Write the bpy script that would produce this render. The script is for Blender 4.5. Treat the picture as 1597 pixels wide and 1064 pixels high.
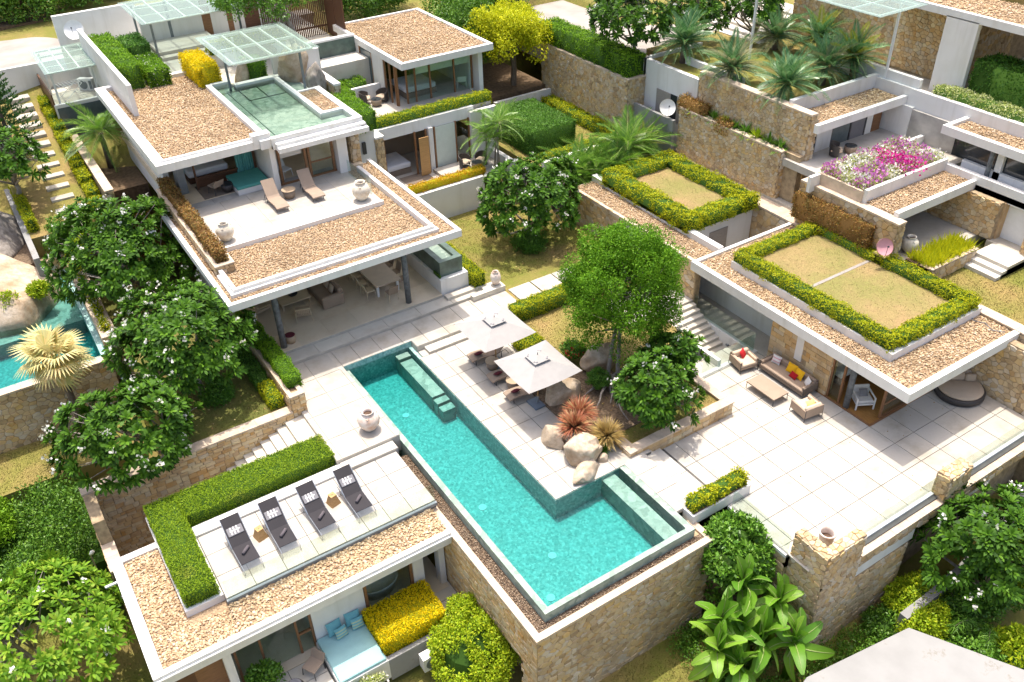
import bpy, math, random
import numpy as np
from mathutils import Vector, Matrix, noise
R = math.radians
random.seed(11)
RS = np.random.RandomState(7)
sc = bpy.context.scene
COL = sc.collection
for _o in list(bpy.data.objects):
    bpy.data.objects.remove(_o)

# ------------------------------------------------------------------ camera (drone, 26 m above the pool water)
YAW, PIT, ROL = 0.560360, 0.625965, -0.030823
f = Vector((math.sin(YAW)*math.cos(PIT), math.cos(YAW)*math.cos(PIT), -math.sin(PIT)))
r0 = Vector((math.cos(YAW), -math.sin(YAW), 0)); u0 = r0.cross(f)
rr = r0*math.cos(ROL) + u0*math.sin(ROL); uu = u0*math.cos(ROL) - r0*math.sin(ROL)
cam = bpy.data.cameras.new('camera'); cam.lens = 31.301; cam.sensor_width = 36; cam.clip_start = .5; cam.clip_end = 2000
co = bpy.data.objects.new('camera', cam); COL.objects.link(co)
co.matrix_world = Matrix(((rr.x, uu.x, -f.x, 0), (rr.y, uu.y, -f.y, 0), (rr.z, uu.z, -f.z, 26), (0, 0, 0, 1)))
sc.camera = co
# ------------------------------------------------------------------ sky and sun
SUN = Vector((.09, .235, 1)).normalized()
wd = bpy.data.worlds.new('World'); sc.world = wd; wd.use_nodes = True
nt = wd.node_tree; nt.nodes.clear()
wo = nt.nodes.new('ShaderNodeOutputWorld'); wb = nt.nodes.new('ShaderNodeBackground'); sky = nt.nodes.new('ShaderNodeTexSky')
sky.sky_type = 'NISHITA'; sky.sun_disc = False; sky.sun_elevation = math.asin(SUN.z); sky.sun_rotation = math.atan2(SUN.x, SUN.y)
sky.air_density = 1.0; sky.dust_density = 6; sky.ozone_density = .6
wb.inputs[1].default_value = .15
nt.links.new(sky.outputs[0], wb.inputs[0]); nt.links.new(wb.outputs[0], wo.inputs[0])
sl = bpy.data.lights.new('sun', 'SUN'); sl.energy = 2.45; sl.angle = R(.53); sl.color = (1, .945, .85)
so = bpy.data.objects.new('sun', sl); COL.objects.link(so); so.location = (20, 60, 80)
so.rotation_euler = SUN.to_track_quat('Z', 'Y').to_euler()
vs = sc.view_settings; vs.view_transform = 'Standard'; vs.look = 'None'; vs.gamma = 1; vs.use_curve_mapping = False
vs.exposure = .98
sc.cycles.use_denoising = True; sc.cycles.use_adaptive_sampling = False
sc.cycles.max_bounces = 10; sc.cycles.transparent_max_bounces = 24; sc.cycles.diffuse_bounces = 4
sc.cycles.caustics_reflective = False; sc.cycles.caustics_refractive = False

# ------------------------------------------------------------------ materials
MT = {}
class NT:
    def __init__(s, name):
        s.m = bpy.data.materials.new(name); s.m.use_nodes = True; s.t = s.m.node_tree; s.t.nodes.clear()
        s.out = s.t.nodes.new('ShaderNodeOutputMaterial'); MT[name] = s.m
    def n(s, k, **kw):
        x = s.t.nodes.new('ShaderNode'+k)
        for a, b in kw.items(): setattr(x, a, b)
        return x
    def l(s, a, b): s.t.links.new(a, b)
    def pos(s):
        if not hasattr(s, '_p'): s._p = s.n('NewGeometry')
        return s._p.outputs['Position']
    def isl(s):
        s.pos(); o = s.n('ObjectInfo'); a = s.n('Math', operation='ADD'); s.l(s._p.outputs['Random Per Island'], a.inputs[0]); s.l(o.outputs['Random'], a.inputs[1])
        b = s.n('Math', operation='FRACT'); s.l(a.outputs[0], b.inputs[0]); return b.outputs[0]
    def noise(s, scale, detail=3, rough=.55, stretch=None):
        v = s.pos()
        if stretch:
            mp = s.n('Mapping'); mp.inputs['Scale'].default_value = stretch; s.l(v, mp.inputs[0]); v = mp.outputs[0]
        x = s.n('TexNoise'); x.inputs['Scale'].default_value = scale; x.inputs['Detail'].default_value = detail; x.inputs['Roughness'].default_value = rough
        s.l(v, x.inputs['Vector']); return x.outputs['Fac']
    def ramp(s, fac, stops, interp='LINEAR'):
        x = s.n('ValToRGB'); x.color_ramp.interpolation = interp; e = x.color_ramp.elements
        while len(e) < len(stops): e.new(.5)
        for q, (p, c) in zip(e, stops): q.position = p; q.color = (*c, 1) if len(c) == 3 else c
        s.l(fac, x.inputs[0]); return x.outputs[0]
    def mix(s, fac, a, b, mode='MIX'):
        x = s.n('Mix', data_type='RGBA', blend_type=mode)
        for i, v in ((0, fac), (6, a), (7, b)):
            if isinstance(v, (int, float)): x.inputs[i].default_value = v
            elif isinstance(v, tuple): x.inputs[i].default_value = (*v, 1)
            else: s.l(v, x.inputs[i])
        return x.outputs[2]
    def bsdf(s, col, rough=.6, spec=.4, metal=0, bump=None, bstr=.3, bdist=.02, trans=0):
        p = s.n('BsdfPrincipled'); p.inputs['Roughness'].default_value = rough; p.inputs['Specular IOR Level'].default_value = spec; p.inputs['Metallic'].default_value = metal
        if isinstance(col, tuple): p.inputs[0].default_value = (*col, 1)
        else: s.l(col, p.inputs[0])
        if bump is not None:
            b = s.n('Bump'); b.inputs['Strength'].default_value = bstr; b.inputs['Distance'].default_value = bdist
            s.l(bump, b.inputs['Height']); s.l(b.outputs[0], p.inputs['Normal'])
        res = p.outputs[0]
        if trans:
            t = s.n('BsdfTranslucent'); x = s.n('MixShader'); x.inputs[0].default_value = trans
            if isinstance(col, tuple): t.inputs[0].default_value = (*col, 1)
            else: s.l(col, t.inputs[0])
            s.l(res, x.inputs[1]); s.l(t.outputs[0], x.inputs[2]); res = x.outputs[0]
        s.l(res, s.out.inputs[0]); return s.m

def plain(name, c, rough=.6, spec=.4, metal=0, var=.12, scale=3.):
    t = NT(name); nz = t.noise(scale, 4)
    d = tuple(x*(1-var*1.6) for x in c); b = tuple(min(1, x*(1+var*.6)) for x in c)
    return t.bsdf(t.ramp(nz, [(.3, d), (.7, b)]), rough, spec, metal, nz, .15, .01)
def leafmat(name, cols, rough=.45, spec=.35, trans=.25, patch=None):
    t = NT(name); i = t.isl(); n = len(cols)
    c = t.ramp(i, [((k+.5)/n, q) for k, q in enumerate(cols)])
    if patch:
        nz = t.noise(patch[1], 3); c = t.mix(t.ramp(nz, [(patch[2], (0, 0, 0)), (patch[2]+.22, (1, 1, 1))]), c, t.ramp(i, [(0, tuple(.8*q for q in patch[0])), (1, patch[0])]))
    return t.bsdf(c, rough, spec, trans=trans)

# painted render, slightly streaked by rain
t = NT('white_paint'); a = t.noise(.7, 5); b = t.noise(2.2, 4, stretch=(1, 1, .12))
c = t.mix(t.ramp(b, [(.5, (0, 0, 0)), (.75, (.75, .75, .75))]), t.ramp(a, [(.3, (.70, .685, .655)), (.6, (.76, .75, .73))]), (.62, .60, .55))
t.bsdf(c, .65, .3, bump=a, bstr=.06)
plain('soffit', (.76, .73, .68), .7)
# limestone paving, tint per slab, blotches
def paving(name, base, dark):
    t = NT(name); o = t.n('ObjectInfo'); a = t.noise(1.1, 6, .6); b = t.noise(9, 3)
    c = t.ramp(o.outputs['Random'], [(0, tuple(x*.86 for x in base)), (.3, tuple(x*.95 for x in base)), (.5, base), (.75, tuple(x*w for x, w in zip(base, (1.03, 1.0, .95)))), (1, tuple(x*w for x, w in zip(base, (.97, .99, 1.0))))])
    c = t.mix(t.ramp(a, [(.48, (0, 0, 0)), (.72, (.8, .8, .8))]), c, dark)
    c = t.mix(t.ramp(b, [(.45, (0, 0, 0)), (.8, (.2, .2, .2))]), c, dark)
    t.bsdf(c, .6, .3, bump=b, bstr=.08)
paving('limestone', (.475, .445, .40), (.345, .30, .24))
paving('step_stone', (.58, .55, .49), (.46, .41, .34))
plain('riser', (.50, .46, .40), .8)
paving('living_floor', (.70, .60, .46), (.56, .45, .32))
plain('grout', (.13, .125, .118), .9)
plain('concrete', (.42, .40, .37), .85, var=.2, scale=1.2)
plain('road_concrete', (.36, .325, .29), .9, var=.15, scale=.6)
# stone facing
def stonemat(name, cols):
    t = NT(name); i = t.isl(); a = t.noise(5, 5, .65); n = len(cols); g = t.noise(.8, 4, .6, (1, 1, .35))
    c = t.ramp(i, [((k+.5)/n, q) for k, q in enumerate(cols)])
    c = t.mix(t.ramp(a, [(.4, (0, 0, 0)), (.75, (.6, .6, .6))]), c, (.60, .46, .29))
    c = t.mix(t.ramp(g, [(.46, (0, 0, 0)), (.68, (.5, .5, .5))]), c, (.27, .20, .135))
    t.bsdf(c, .85, .2, bump=a, bstr=.9, bdist=.05)
stonemat('rubble', [(.40, .28, .155), (.66, .48, .265), (.52, .40, .26), (.70, .54, .32), (.54, .33, .125), (.60, .52, .41), (.68, .46, .18), (.57, .43, .26), (.66, .58, .46)])
stonemat('ashlar', [(.56, .33, .12), (.70, .51, .28), (.62, .41, .18), (.72, .58, .39), (.48, .32, .17), (.70, .46, .20), (.60, .51, .38), (.74, .60, .36)])
plain('mortar', (.40, .30, .185), .95, var=.25, scale=4)
plain('coping_stone', (.60, .48, .36), .8, var=.15, scale=2.5)
# gravel pebbles
t = NT('pebbles'); i = t.isl()
c = t.ramp(i, [(0, (.36, .23, .135)), (.16, (.46, .31, .18)), (.38, (.56, .40, .235)), (.6, (.63, .49, .325)), (.82, (.54, .37, .215)), (1, (.76, .64, .49))])
c = t.mix(1, c, t.ramp(t.noise(.55, 5, .65), [(.32, (.72, .70, .68)), (.5, (1, 1, 1)), (.68, (1.0, .97, .93))]), 'MULTIPLY')
t.bsdf(c, .8, .25)
t = NT('dark_pebbles'); t.bsdf(t.ramp(t.isl(), [(0, (.10, .065, .045)), (.5, (.26, .18, .12)), (1, (.46, .36, .26))]), .8, .2)  # dark brown gutter pebbles, with the gutter's shadow put into the colour too
plain('gravel_bed', (.44, .31, .19), .95, var=.4, scale=14)
# lawn
def lawn(name, dry, green, th):
    t = NT(name); a = t.noise(.35, 4, .6); b = t.noise(6, 6, .75); d = t.noise(45, 3, .7); e = t.noise(1.3, 4)
    c = t.mix(t.ramp(a, [(th-.1, (0, 0, 0)), (th+.14, (1, 1, 1))]), dry, green)
    c = t.mix(t.ramp(e, [(.5, (0, 0, 0)), (.75, (.6, .6, .6))]), c, tuple(.5*(x+y) for x, y in zip(dry, green)))
    c = t.mix(t.ramp(b, [(.35, (.5, .5, .5)), (.7, (0, 0, 0))]), c, tuple(.55*x for x in dry))
    c = t.mix(.35, c, t.ramp(d, [(.3, (.2, .2, .2)), (.7, (1, 1, 1))]), 'MULTIPLY')
    t.bsdf(c, .95, .15, bump=d, bstr=.8, bdist=.04)
lawn('lawn_dry', (.43, .305, .125), (.27, .27, .06), .46)
lawn('lawn_mix', (.40, .29, .11), (.22, .25, .045), .43)
lawn('lawn_green', (.32, .245, .09), (.15, .18, .04), .42)
lawn('lawn_roof', (.45, .315, .155), (.29, .285, .09), .46)
plain('soil', (.16, .105, .06), .95, var=.35, scale=5)
plain('mulch', (.20, .14, .09), .95, var=.4, scale=9)
# pool
t = NT('pool_stone'); a = t.noise(1.3, 4); v = t.n('TexVoronoi'); v.inputs['Scale'].default_value = 4.2; t.l(t.pos(), v.inputs['Vector'])
c = t.ramp(v.outputs['Color'], [(.2, (.18, .25, .21)), (.5, (.25, .33, .28)), (.8, (.33, .41, .35))])
c = t.mix(t.ramp(a, [(.4, (0, 0, 0)), (.75, (.6, .6, .6))]), c, (.30, .35, .29)); t.bsdf(c, .5, .4)
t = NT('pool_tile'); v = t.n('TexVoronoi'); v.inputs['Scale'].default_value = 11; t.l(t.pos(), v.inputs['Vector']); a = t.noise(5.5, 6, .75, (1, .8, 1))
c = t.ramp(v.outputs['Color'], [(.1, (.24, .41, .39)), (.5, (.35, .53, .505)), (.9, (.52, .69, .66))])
c = t.mix(.65, c, t.ramp(a, [(.34, (.50, .64, .62)), (.5, (.80, .9, .88)), (.66, (1, 1, 1))]), 'MULTIPLY'); t.bsdf(c, .5, .3)  # tile variation; its mottle also paints in the rippling light on the floor
def water(name, absc, dens, bscale, bstr):
    t = NT(name); a = t.noise(bscale, 3, .6); b = t.noise(bscale*3.1, 2); m = t.n('Math', operation='ADD'); t.l(a, m.inputs[0]); t.l(b, m.inputs[1])
    bp = t.n('Bump'); bp.inputs['Strength'].default_value = bstr; bp.inputs['Distance'].default_value = .07; t.l(m.outputs[0], bp.inputs['Height'])
    g = t.n('BsdfGlossy'); g.inputs['Roughness'].default_value = .04; t.l(bp.outputs[0], g.inputs['Normal'])
    tr = t.n('BsdfTransparent'); fr = t.n('Fresnel'); fr.inputs[0].default_value = 1.33; t.l(bp.outputs[0], fr.inputs['Normal'])
    x = t.n('MixShader'); t.l(fr.outputs[0], x.inputs[0]); t.l(tr.outputs[0], x.inputs[1]); t.l(g.outputs[0], x.inputs[2]); t.l(x.outputs[0], t.out.inputs[0])
    va = t.n('VolumeAbsorption'); va.inputs['Color'].default_value = (*absc, 1); va.inputs['Density'].default_value = dens; t.l(va.outputs[0], t.out.inputs['Volume'])
water('water', (.018, .735, .735), 1.0, 2.6, .3)
water('pond_water', (.35, .80, .60), .35, 2.0, .12)
# glass
t = NT('glass'); g = t.n('BsdfGlossy'); g.inputs['Roughness'].default_value = .02; tr = t.n('BsdfTransparent'); tr.inputs[0].default_value = (.88, .945, .915, 1)
fr = t.n('Fresnel'); t.pos(); iv = t.n('Mix', data_type='FLOAT'); t.l(t._p.outputs['Backfacing'], iv.inputs[0]); iv.inputs[2].default_value = 1.5; iv.inputs[3].default_value = 1/1.5; t.l(iv.outputs[0], fr.inputs[0]); x = t.n('MixShader'); t.l(fr.outputs[0], x.inputs[0]); t.l(tr.outputs[0], x.inputs[1]); t.l(g.outputs[0], x.inputs[2]); t.l(x.outputs[0], t.out.inputs[0])
t = NT('canopy_glass'); g = t.n('BsdfGlossy'); g.inputs['Roughness'].default_value = .08; tr = t.n('BsdfTransparent'); tr.inputs[0].default_value = (.84, .92, .88, 1)
df = t.n('BsdfDiffuse'); df.inputs[0].default_value = (.60, .70, .64, 1); y = t.n('MixShader'); y.inputs[0].default_value = .16; t.l(tr.outputs[0], y.inputs[1]); t.l(df.outputs[0], y.inputs[2])
x = t.n('MixShader'); x.inputs[0].default_value = .12; t.l(y.outputs[0], x.inputs[1]); t.l(g.outputs[0], x.inputs[2]); t.l(x.outputs[0], t.out.inputs[0])
# timber, metal, fabric
def wood(name, a, b, sc_=(1, 12, 12)):
    t = NT(name); n = t.noise(3, 4, .6, sc_); t.bsdf(t.ramp(n, [(.3, a), (.7, b)]), .5, .35, bump=n, bstr=.1)
wood('dark_timber', (.085, .04, .022), (.16, .075, .04))
wood('brown_timber', (.17, .085, .04), (.30, .15, .07))
wood('teak', (.36, .20, .075), (.52, .31, .13))
wood('pale_timber', (.50, .40, .26), (.64, .53, .37))
wood('floor_timber', (.24, .115, .03), (.40, .20, .06), (10, 1.2, 10))
wood('grey_timber', (.24, .21, .19), (.36, .33, .30))
plain('grey_metal', (.20, .225, .245), .45, .5, .2)
plain('dark_metal', (.045, .045, .05), .45, .5)
plain('steel', (.55, .56, .57), .3, .5, .8)
plain('white_metal', (.80, .80, .79), .4, .4, var=.04)
plain('grey_column', (.16, .175, .19), .55, var=.3, scale=5)
plain('bluestone', (.16, .20, .25), .7)
def fabric(name, c, rough=.9):
    t = NT(name); n = t.noise(60, 2); m = t.noise(3, 3); t.bsdf(t.mix(t.ramp(m, [(.35, (0, 0, 0)), (.75, (.5, .5, .5))]), c, tuple(x*.82 for x in c)), rough, .15, bump=n, bstr=.2)
fabric('taupe', (.36, .275, .21)); fabric('taupe_dark', (.22, .175, .14)); fabric('canvas', (.36, .345, .335)); fabric('charcoal', (.045, .042, .046)); fabric('cream_fabric', (.62, .50, .38))
fabric('sand_fabric', (.50, .40, .30)); fabric('linen', (.70, .68, .66)); fabric('maroon', (.115, .025, .035)); fabric('red', (.55, .03, .035)); fabric('crimson', (.36, .015, .02)); fabric('yellow', (.83, .46, .02))
fabric('straw_yellow', (.78, .55, .22)); fabric('aqua', (.17, .42, .47)); fabric('aqua_mattress', (.36, .60, .61)); fabric('teal', (.085, .30, .265)); fabric('curtain_teal', (.16, .46, .44)); fabric('stripe_green', (.44, .52, .36)); fabric('roller_blind', (.62, .68, .62))
fabric('grey_fabric', (.22, .215, .23)); fabric('pink_dish', (.62, .33, .36)); fabric('bed_white', (.74, .74, .76)); fabric('bed_throw', (.33, .43, .44)); fabric('towel', (.115, .10, .11))
wood('wicker', (.17, .125, .09), (.30, .23, .17), (30, 30, 60)); wood('wicker_dark', (.035, .03, .03), (.075, .065, .06), (30, 30, 60)); wood('rattan', (.34, .25, .16), (.50, .38, .26), (30, 30, 60))
# glazed jar
t = NT('jar_glaze'); a = t.noise(4, 5, .7); t.bsdf(t.ramp(a, [(.3, (.50, .42, .31)), (.5, (.68, .62, .51)), (.7, (.76, .73, .66))]), .6, .3, bump=a, bstr=.2)
t = NT('jar_pink'); a = t.noise(2.5, 5, .7); t.bsdf(t.ramp(a, [(.3, (.52, .34, .24)), (.5, (.70, .60, .53)), (.7, (.74, .71, .67))]), .6, .3, bump=a, bstr=.2)
plain('jar_inside', (.10, .06, .04), .9)
# rock
t = NT('boulder'); a = t.noise(.8, 6, .65); b = t.noise(4, 6, .7)
c = t.mix(t.ramp(b, [(.45, (0, 0, 0)), (.7, (.7, .7, .7))]), t.ramp(a, [(.35, (.36, .25, .15)), (.55, (.55, .45, .34)), (.75, (.62, .54, .45))]), (.27, .21, .15)); t.bsdf(c, .9, .2, bump=b, bstr=.7, bdist=.06)
t = NT('bark'); a = t.noise(6, 5, .7, (1, 1, .25)); t.bsdf(t.ramp(a, [(.3, (.085, .06, .045)), (.7, (.24, .19, .15))]), .9, .2, bump=a, bstr=.6, bdist=.03)
t = NT('grey_bark'); a = t.noise(5, 5, .7, (1, 1, .3)); t.bsdf(t.ramp(a, [(.3, (.17, .145, .125)), (.7, (.42, .38, .34))]), .9, .2, bump=a, bstr=.6, bdist=.03)
# foliage
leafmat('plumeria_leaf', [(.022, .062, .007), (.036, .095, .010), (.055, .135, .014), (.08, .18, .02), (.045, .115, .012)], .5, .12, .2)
leafmat('plumeria_young', [(.06, .15, .011), (.09, .205, .016), (.125, .255, .022)], .5, .12, .25)  # paler young upper leaves; also paints bright leaves over dark gaps
leafmat('plumeria_bright', [(.10, .23, .014), (.16, .32, .02), (.22, .38, .03), (.08, .19, .012), (.30, .42, .04)], .5, .15, .3)
leafmat('plumeria_dark', [(.02, .058, .007), (.034, .09, .010), (.055, .13, .014)], .5, .12, .2)
leafmat('ficus_leaf', [(.07, .19, .009), (.12, .28, .012), (.19, .38, .02), (.095, .23, .01)], .5, .15, .3)
leafmat('hedge_green', [(.13, .28, .012), (.18, .35, .016), (.24, .42, .024), (.10, .22, .010)], .5, .15, .3, ((.26, .36, .03), .7, .62))
leafmat('hedge_turf', [(.19, .31, .012), (.25, .37, .018), (.30, .42, .024), (.15, .25, .010)], .55, .15, .3, ((.40, .36, .08), .55, .60))
leafmat('hedge_lime', [(.36, .42, .012), (.47, .48, .014), (.29, .36, .012), (.54, .50, .016)], .5, .15, .3, ((.28, .38, .012), .8, .58))
leafmat('hedge_gold', [(.78, .60, .006), (.85, .68, .008), (.66, .55, .008), (.80, .58, .006)], .5, .15, .3, ((.48, .50, .01), 1.2, .62))
leafmat('hedge_orange', [(.62, .40, .01), (.60, .26, .012), (.50, .40, .012), (.66, .33, .01)], .5, .3, .3, ((.40, .42, .012), .6, .52))
leafmat('hedge_brown', [(0.26, 0.131, 0.036), (0.364, 0.188, 0.042), (0.182, 0.106, 0.036), (0.416, 0.25, 0.06), (0.208, 0.175, 0.042)], .5, .3, .2, ((.13, .15, .035), .7, .6))
leafmat('hedge_dark', [(0.056, 0.162, 0.0168), (0.091, 0.223, 0.0216), (0.126, 0.284, 0.0264)], .5, .35, .25)
leafmat('hedge_pale', [(.48, .52, .20), (.36, .43, .10), (.62, .64, .38), (.30, .38, .07)], .5, .25, .3)
leafmat('cover_leaf', [(0.0525, 0.14, 0.0144), (0.0825, 0.196, 0.0192), (0.12, 0.259, 0.024), (0.165, 0.308, 0.03)], .45, .35, .25)
leafmat('shrub_leaf', [(0.091, 0.225, 0.0198), (0.143, 0.312, 0.0275), (0.208, 0.388, 0.044), (0.065, 0.163, 0.0154)], .4, .4, .25)
leafmat('lime_leaf', [(.30, .44, .015), (.40, .52, .02), (.21, .34, .014), (.50, .55, .025)], .5, .2, .3)
leafmat('yellow_leaf', [(.62, .62, .015), (.50, .54, .015), (.74, .72, .03), (.38, .46, .02)], .5, .15, .35)
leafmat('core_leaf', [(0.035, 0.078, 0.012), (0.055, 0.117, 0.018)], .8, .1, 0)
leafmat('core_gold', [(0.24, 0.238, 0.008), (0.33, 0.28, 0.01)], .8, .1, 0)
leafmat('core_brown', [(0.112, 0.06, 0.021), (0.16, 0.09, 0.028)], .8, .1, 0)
leafmat('palm_leaf', [(0.098, 0.221, 0.03), (0.154, 0.299, 0.036), (0.224, 0.377, 0.054)], .4, .45, .3)
leafmat('palm_yellow', [(.34, .36, .05), (.24, .31, .035), (.44, .42, .07)], .45, .4, .3)
leafmat('cycad_leaf', [(0.0675, 0.182, 0.063), (0.105, 0.238, 0.084), (0.15, 0.308, 0.112), (0.225, 0.364, 0.182)], .35, .5, .2)
leafmat('cycad_old', [(.28, .30, .17), (.20, .25, .12), (.36, .33, .18)], .4, .4, .2)
leafmat('fan_leaf', [(0.598, 0.54, 0.24), (0.713, 0.632, 0.324), (0.46, 0.471, 0.18), (0.782, 0.598, 0.264)], .5, .3, .25)
leafmat('banana_leaf', [(.13, .30, .022), (.18, .37, .03), (.10, .25, .02), (.24, .43, .045)], .45, .35, .35)
leafmat('pine_leaf', [(0.035, 0.105, 0.026), (0.056, 0.14, 0.0325), (0.077, 0.182, 0.039)], .5, .3, .1)
leafmat('red_spike', [(.38, .12, .06), (.46, .20, .10), (.30, .085, .055), (.44, .30, .14)], .45, .35, .2)
leafmat('tan_spike', [(.44, .30, .10), (.36, .27, .08), (.50, .37, .15), (.30, .20, .07)], .45, .35, .2)
leafmat('white_petal', [(.82, .80, .74), (.86, .85, .82), (.80, .77, .66)], .6, .2, .25)
leafmat('pink_petal', [(.62, .20, .55), (.72, .36, .66), (.50, .12, .44)], .6, .2, .3)
leafmat('magenta_petal', [(.62, .02, .28), (.70, .05, .36), (.52, .02, .22)], .6, .2, .3)
leafmat('red_petal', [(.62, .03, .05), (.50, .02, .04)], .6, .2, .2)
leafmat('dry_leaf', [(.42, .26, .10), (.30, .18, .08), (.55, .42, .20), (.24, .22, .06)], .7, .1, 0)
plain('midrib', (.30, .36, .12), .5)
plain('black_glass', (.03, .035, .04), .1, .6)
plain('screen', (.10, .13, .14), .2, .5)
plain('green_tank', (.10, .15, .125), .35, .5, var=.3, scale=2)
plain('blue_plastic', (.05, .22, .30), .4)
t = NT('white_wall_old'); a = t.noise(.8, 5); b = t.noise(9, 4, .7)
c = t.mix(t.ramp(a, [(.56, (0, 0, 0)), (.68, (1, 1, 1))]), t.ramp(a, [(.3, (.26, .257, .25)), (.6, (.30, .297, .29))]), t.ramp(b, [(.42, (.22, .20, .17)), (.52, (.29, .285, .275))])); t.bsdf(c, .8, .2)
# ------------------------------------------------------------------ building helpers
def thing(name, label, cat, loc=(0, 0, 0), rz=0, group=None):
    o = bpy.data.objects.new(name, None); COL.objects.link(o); o.empty_display_size = .2
    o.location = loc; o.rotation_euler = (0, 0, rz); o['label'] = label; o['category'] = cat
    if group: o['group'] = group
    return o
def tag(o, label, cat, group=None):
    o['label'] = label; o['category'] = cat
    if group: o['group'] = group
    return o
def wmat(p):
    m = p.matrix_parent_inverse @ p.matrix_basis if p.parent else p.matrix_basis.copy()
    return wmat(p.parent) @ m if p.parent else m
def attach(o, parent, world):
    if parent is not None:
        o.parent = parent
        if world: o.matrix_parent_inverse = wmat(parent).inverted()
    COL.objects.link(o); return o
def mlist(mats): return [MT[m] for m in ([mats] if isinstance(mats, str) else mats)]
class G:
    "collects shapes and links them as ONE mesh object"
    def __init__(s): s.v = []; s.f = []; s.m = []
    def add(s, vs, fs, m=0):
        b = len(s.v); s.v += [tuple(p) for p in vs]; s.f += [[i+b for i in q] for q in fs]; s.m += [m]*len(fs); return s
    def box(s, x0, x1, y0, y1, z0, z1, m=0):
        return s.add([(x0, y0, z0), (x1, y0, z0), (x1, y1, z0), (x0, y1, z0), (x0, y0, z1), (x1, y0, z1), (x1, y1, z1), (x0, y1, z1)],
                     [(0, 3, 2, 1), (4, 5, 6, 7), (0, 1, 5, 4), (1, 2, 6, 5), (2, 3, 7, 6), (3, 0, 4, 7)], m)
    def soft(s, x0, x1, y0, y1, z0, z1, r=.05, m=0):
        "box with rounded-off edges (cushion)"
        vs = []; 
        for k in range(8):
            sx, sy, sz = (k & 1), (k >> 1 & 1), (k >> 2 & 1)
            X = (x0, x1)[sx]; Y = (y0, y1)[sy]; Z = (z0, z1)[sz]; dx = r*(1-2*sx); dy = r*(1-2*sy); dz = r*(1-2*sz)
            vs += [(X, Y+dy, Z+dz), (X+dx, Y, Z+dz), (X+dx, Y+dy, Z)]
        F = []
        c = lambda x, y, z: (x+2*y+4*z)*3
        for a in (0, 1):
            q = [c(a, 0, 0), c(a, 1, 0), c(a, 1, 1), c(a, 0, 1)]; F.append(q if a else q[::-1])
            q = [c(0, a, 0)+1, c(0, a, 1)+1, c(1, a, 1)+1, c(1, a, 0)+1]; F.append(q if a else q[::-1])
            q = [c(0, 0, a)+2, c(1, 0, a)+2, c(1, 1, a)+2, c(0, 1, a)+2]; F.append(q if a else q[::-1])
        for a in (0, 1):
            for b in (0, 1):
                F.append([c(0, a, b)+1, c(1, a, b)+1, c(1, a, b)+2, c(0, a, b)+2]); F.append([c(a, 0, b), c(a, 1, b), c(a, 1, b)+2, c(a, 0, b)+2]); F.append([c(a, b, 0), c(a, b, 1), c(a, b, 1)+1, c(a, b, 0)+1])
                for d in (0, 1): F.append([c(a, b, d), c(a, b, d)+1, c(a, b, d)+2])
        return s.add(vs, F, m)
    def lathe(s, prof, x=0, y=0, n=20, m=0, cap=True):
        vs = []; F = []
        for (r, z) in prof: vs += [(x+r*math.cos(2*math.pi*k/n), y+r*math.sin(2*math.pi*k/n), z) for k in range(n)]
        for a in range(len(prof)-1):
            for k in range(n): F.append((a*n+k, a*n+(k+1) % n, (a+1)*n+(k+1) % n, (a+1)*n+k))
        if cap: F.append(list(range(n))[::-1]); F.append([(len(prof)-1)*n+k for k in range(n)])
        return s.add(vs, F, m)
    def cyl(s, x, y, z0, z1, r, n=14, r2=None, m=0): return s.lathe([(r, z0), (r if r2 is None else r2, z1)], x, y, n, m)
    def tube(s, pts, r, n=6, m=0):
        pts = [Vector(p) for p in pts]; rs = r if isinstance(r, (list, tuple)) else [r]*len(pts); vs = []; F = []
        for i, p in enumerate(pts):
            d = (pts[min(i+1, len(pts)-1)]-pts[max(i-1, 0)]).normalized(); a = d.cross(Vector((.31, .17, .93))); a = a.normalized() if a.length > .05 else d.cross(Vector((1, 0, 0))).normalized(); b = d.cross(a)
            vs += [tuple(p+(a*math.cos(2*math.pi*k/n)+b*math.sin(2*math.pi*k/n))*rs[i]) for k in range(n)]
        for i in range(len(pts)-1):
            for k in range(n): F.append((i*n+k, i*n+(k+1) % n, (i+1)*n+(k+1) % n, (i+1)*n+k))
        F.append(list(range(n))[::-1]); F.append([(len(pts)-1)*n+k for k in range(n)])
        return s.add(vs, F, m)
    def bar(s, a, b, w=.04, m=0): return s.tube([a, b], w/2*1.2, 4, m)
    def prism(s, poly, z0, z1, m=0):
        n = len(poly); return s.add([(x, y, z0) for x, y in poly]+[(x, y, z1) for x, y in poly], [list(range(n))[::-1], list(range(n, 2*n))]+[(k, (k+1) % n, n+(k+1) % n, n+k) for k in range(n)], m)
    def quad(s, a, b, c, d, m=0): return s.add([a, b, c, d], [(0, 1, 2, 3)], m)
    def xf(s, M_):
        s.v = [tuple(M_ @ Vector(p)) for p in s.v]; return s
    def mesh(s, name, mats, smooth=False):
        me = bpy.data.meshes.new(name); me.from_pydata(s.v, [], s.f)
        for m in mlist(mats): me.materials.append(m)
        if any(s.m): me.polygons.foreach_set('material_index', s.m)
        if smooth: me.polygons.foreach_set('use_smooth', [True]*len(me.polygons))
        me.update(); return me
    def obj(s, name, mats, parent=None, world=True, smooth=False, kind=None, bevel=0):
        o = bpy.data.objects.new(name, s.mesh(name, mats, smooth)); attach(o, parent, world)
        if kind: o['kind'] = kind
        if bevel:
            b = o.modifiers.new('b', 'BEVEL'); b.width = bevel; b.segments = 2; b.limit_method = 'ANGLE'
        return o
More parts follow.
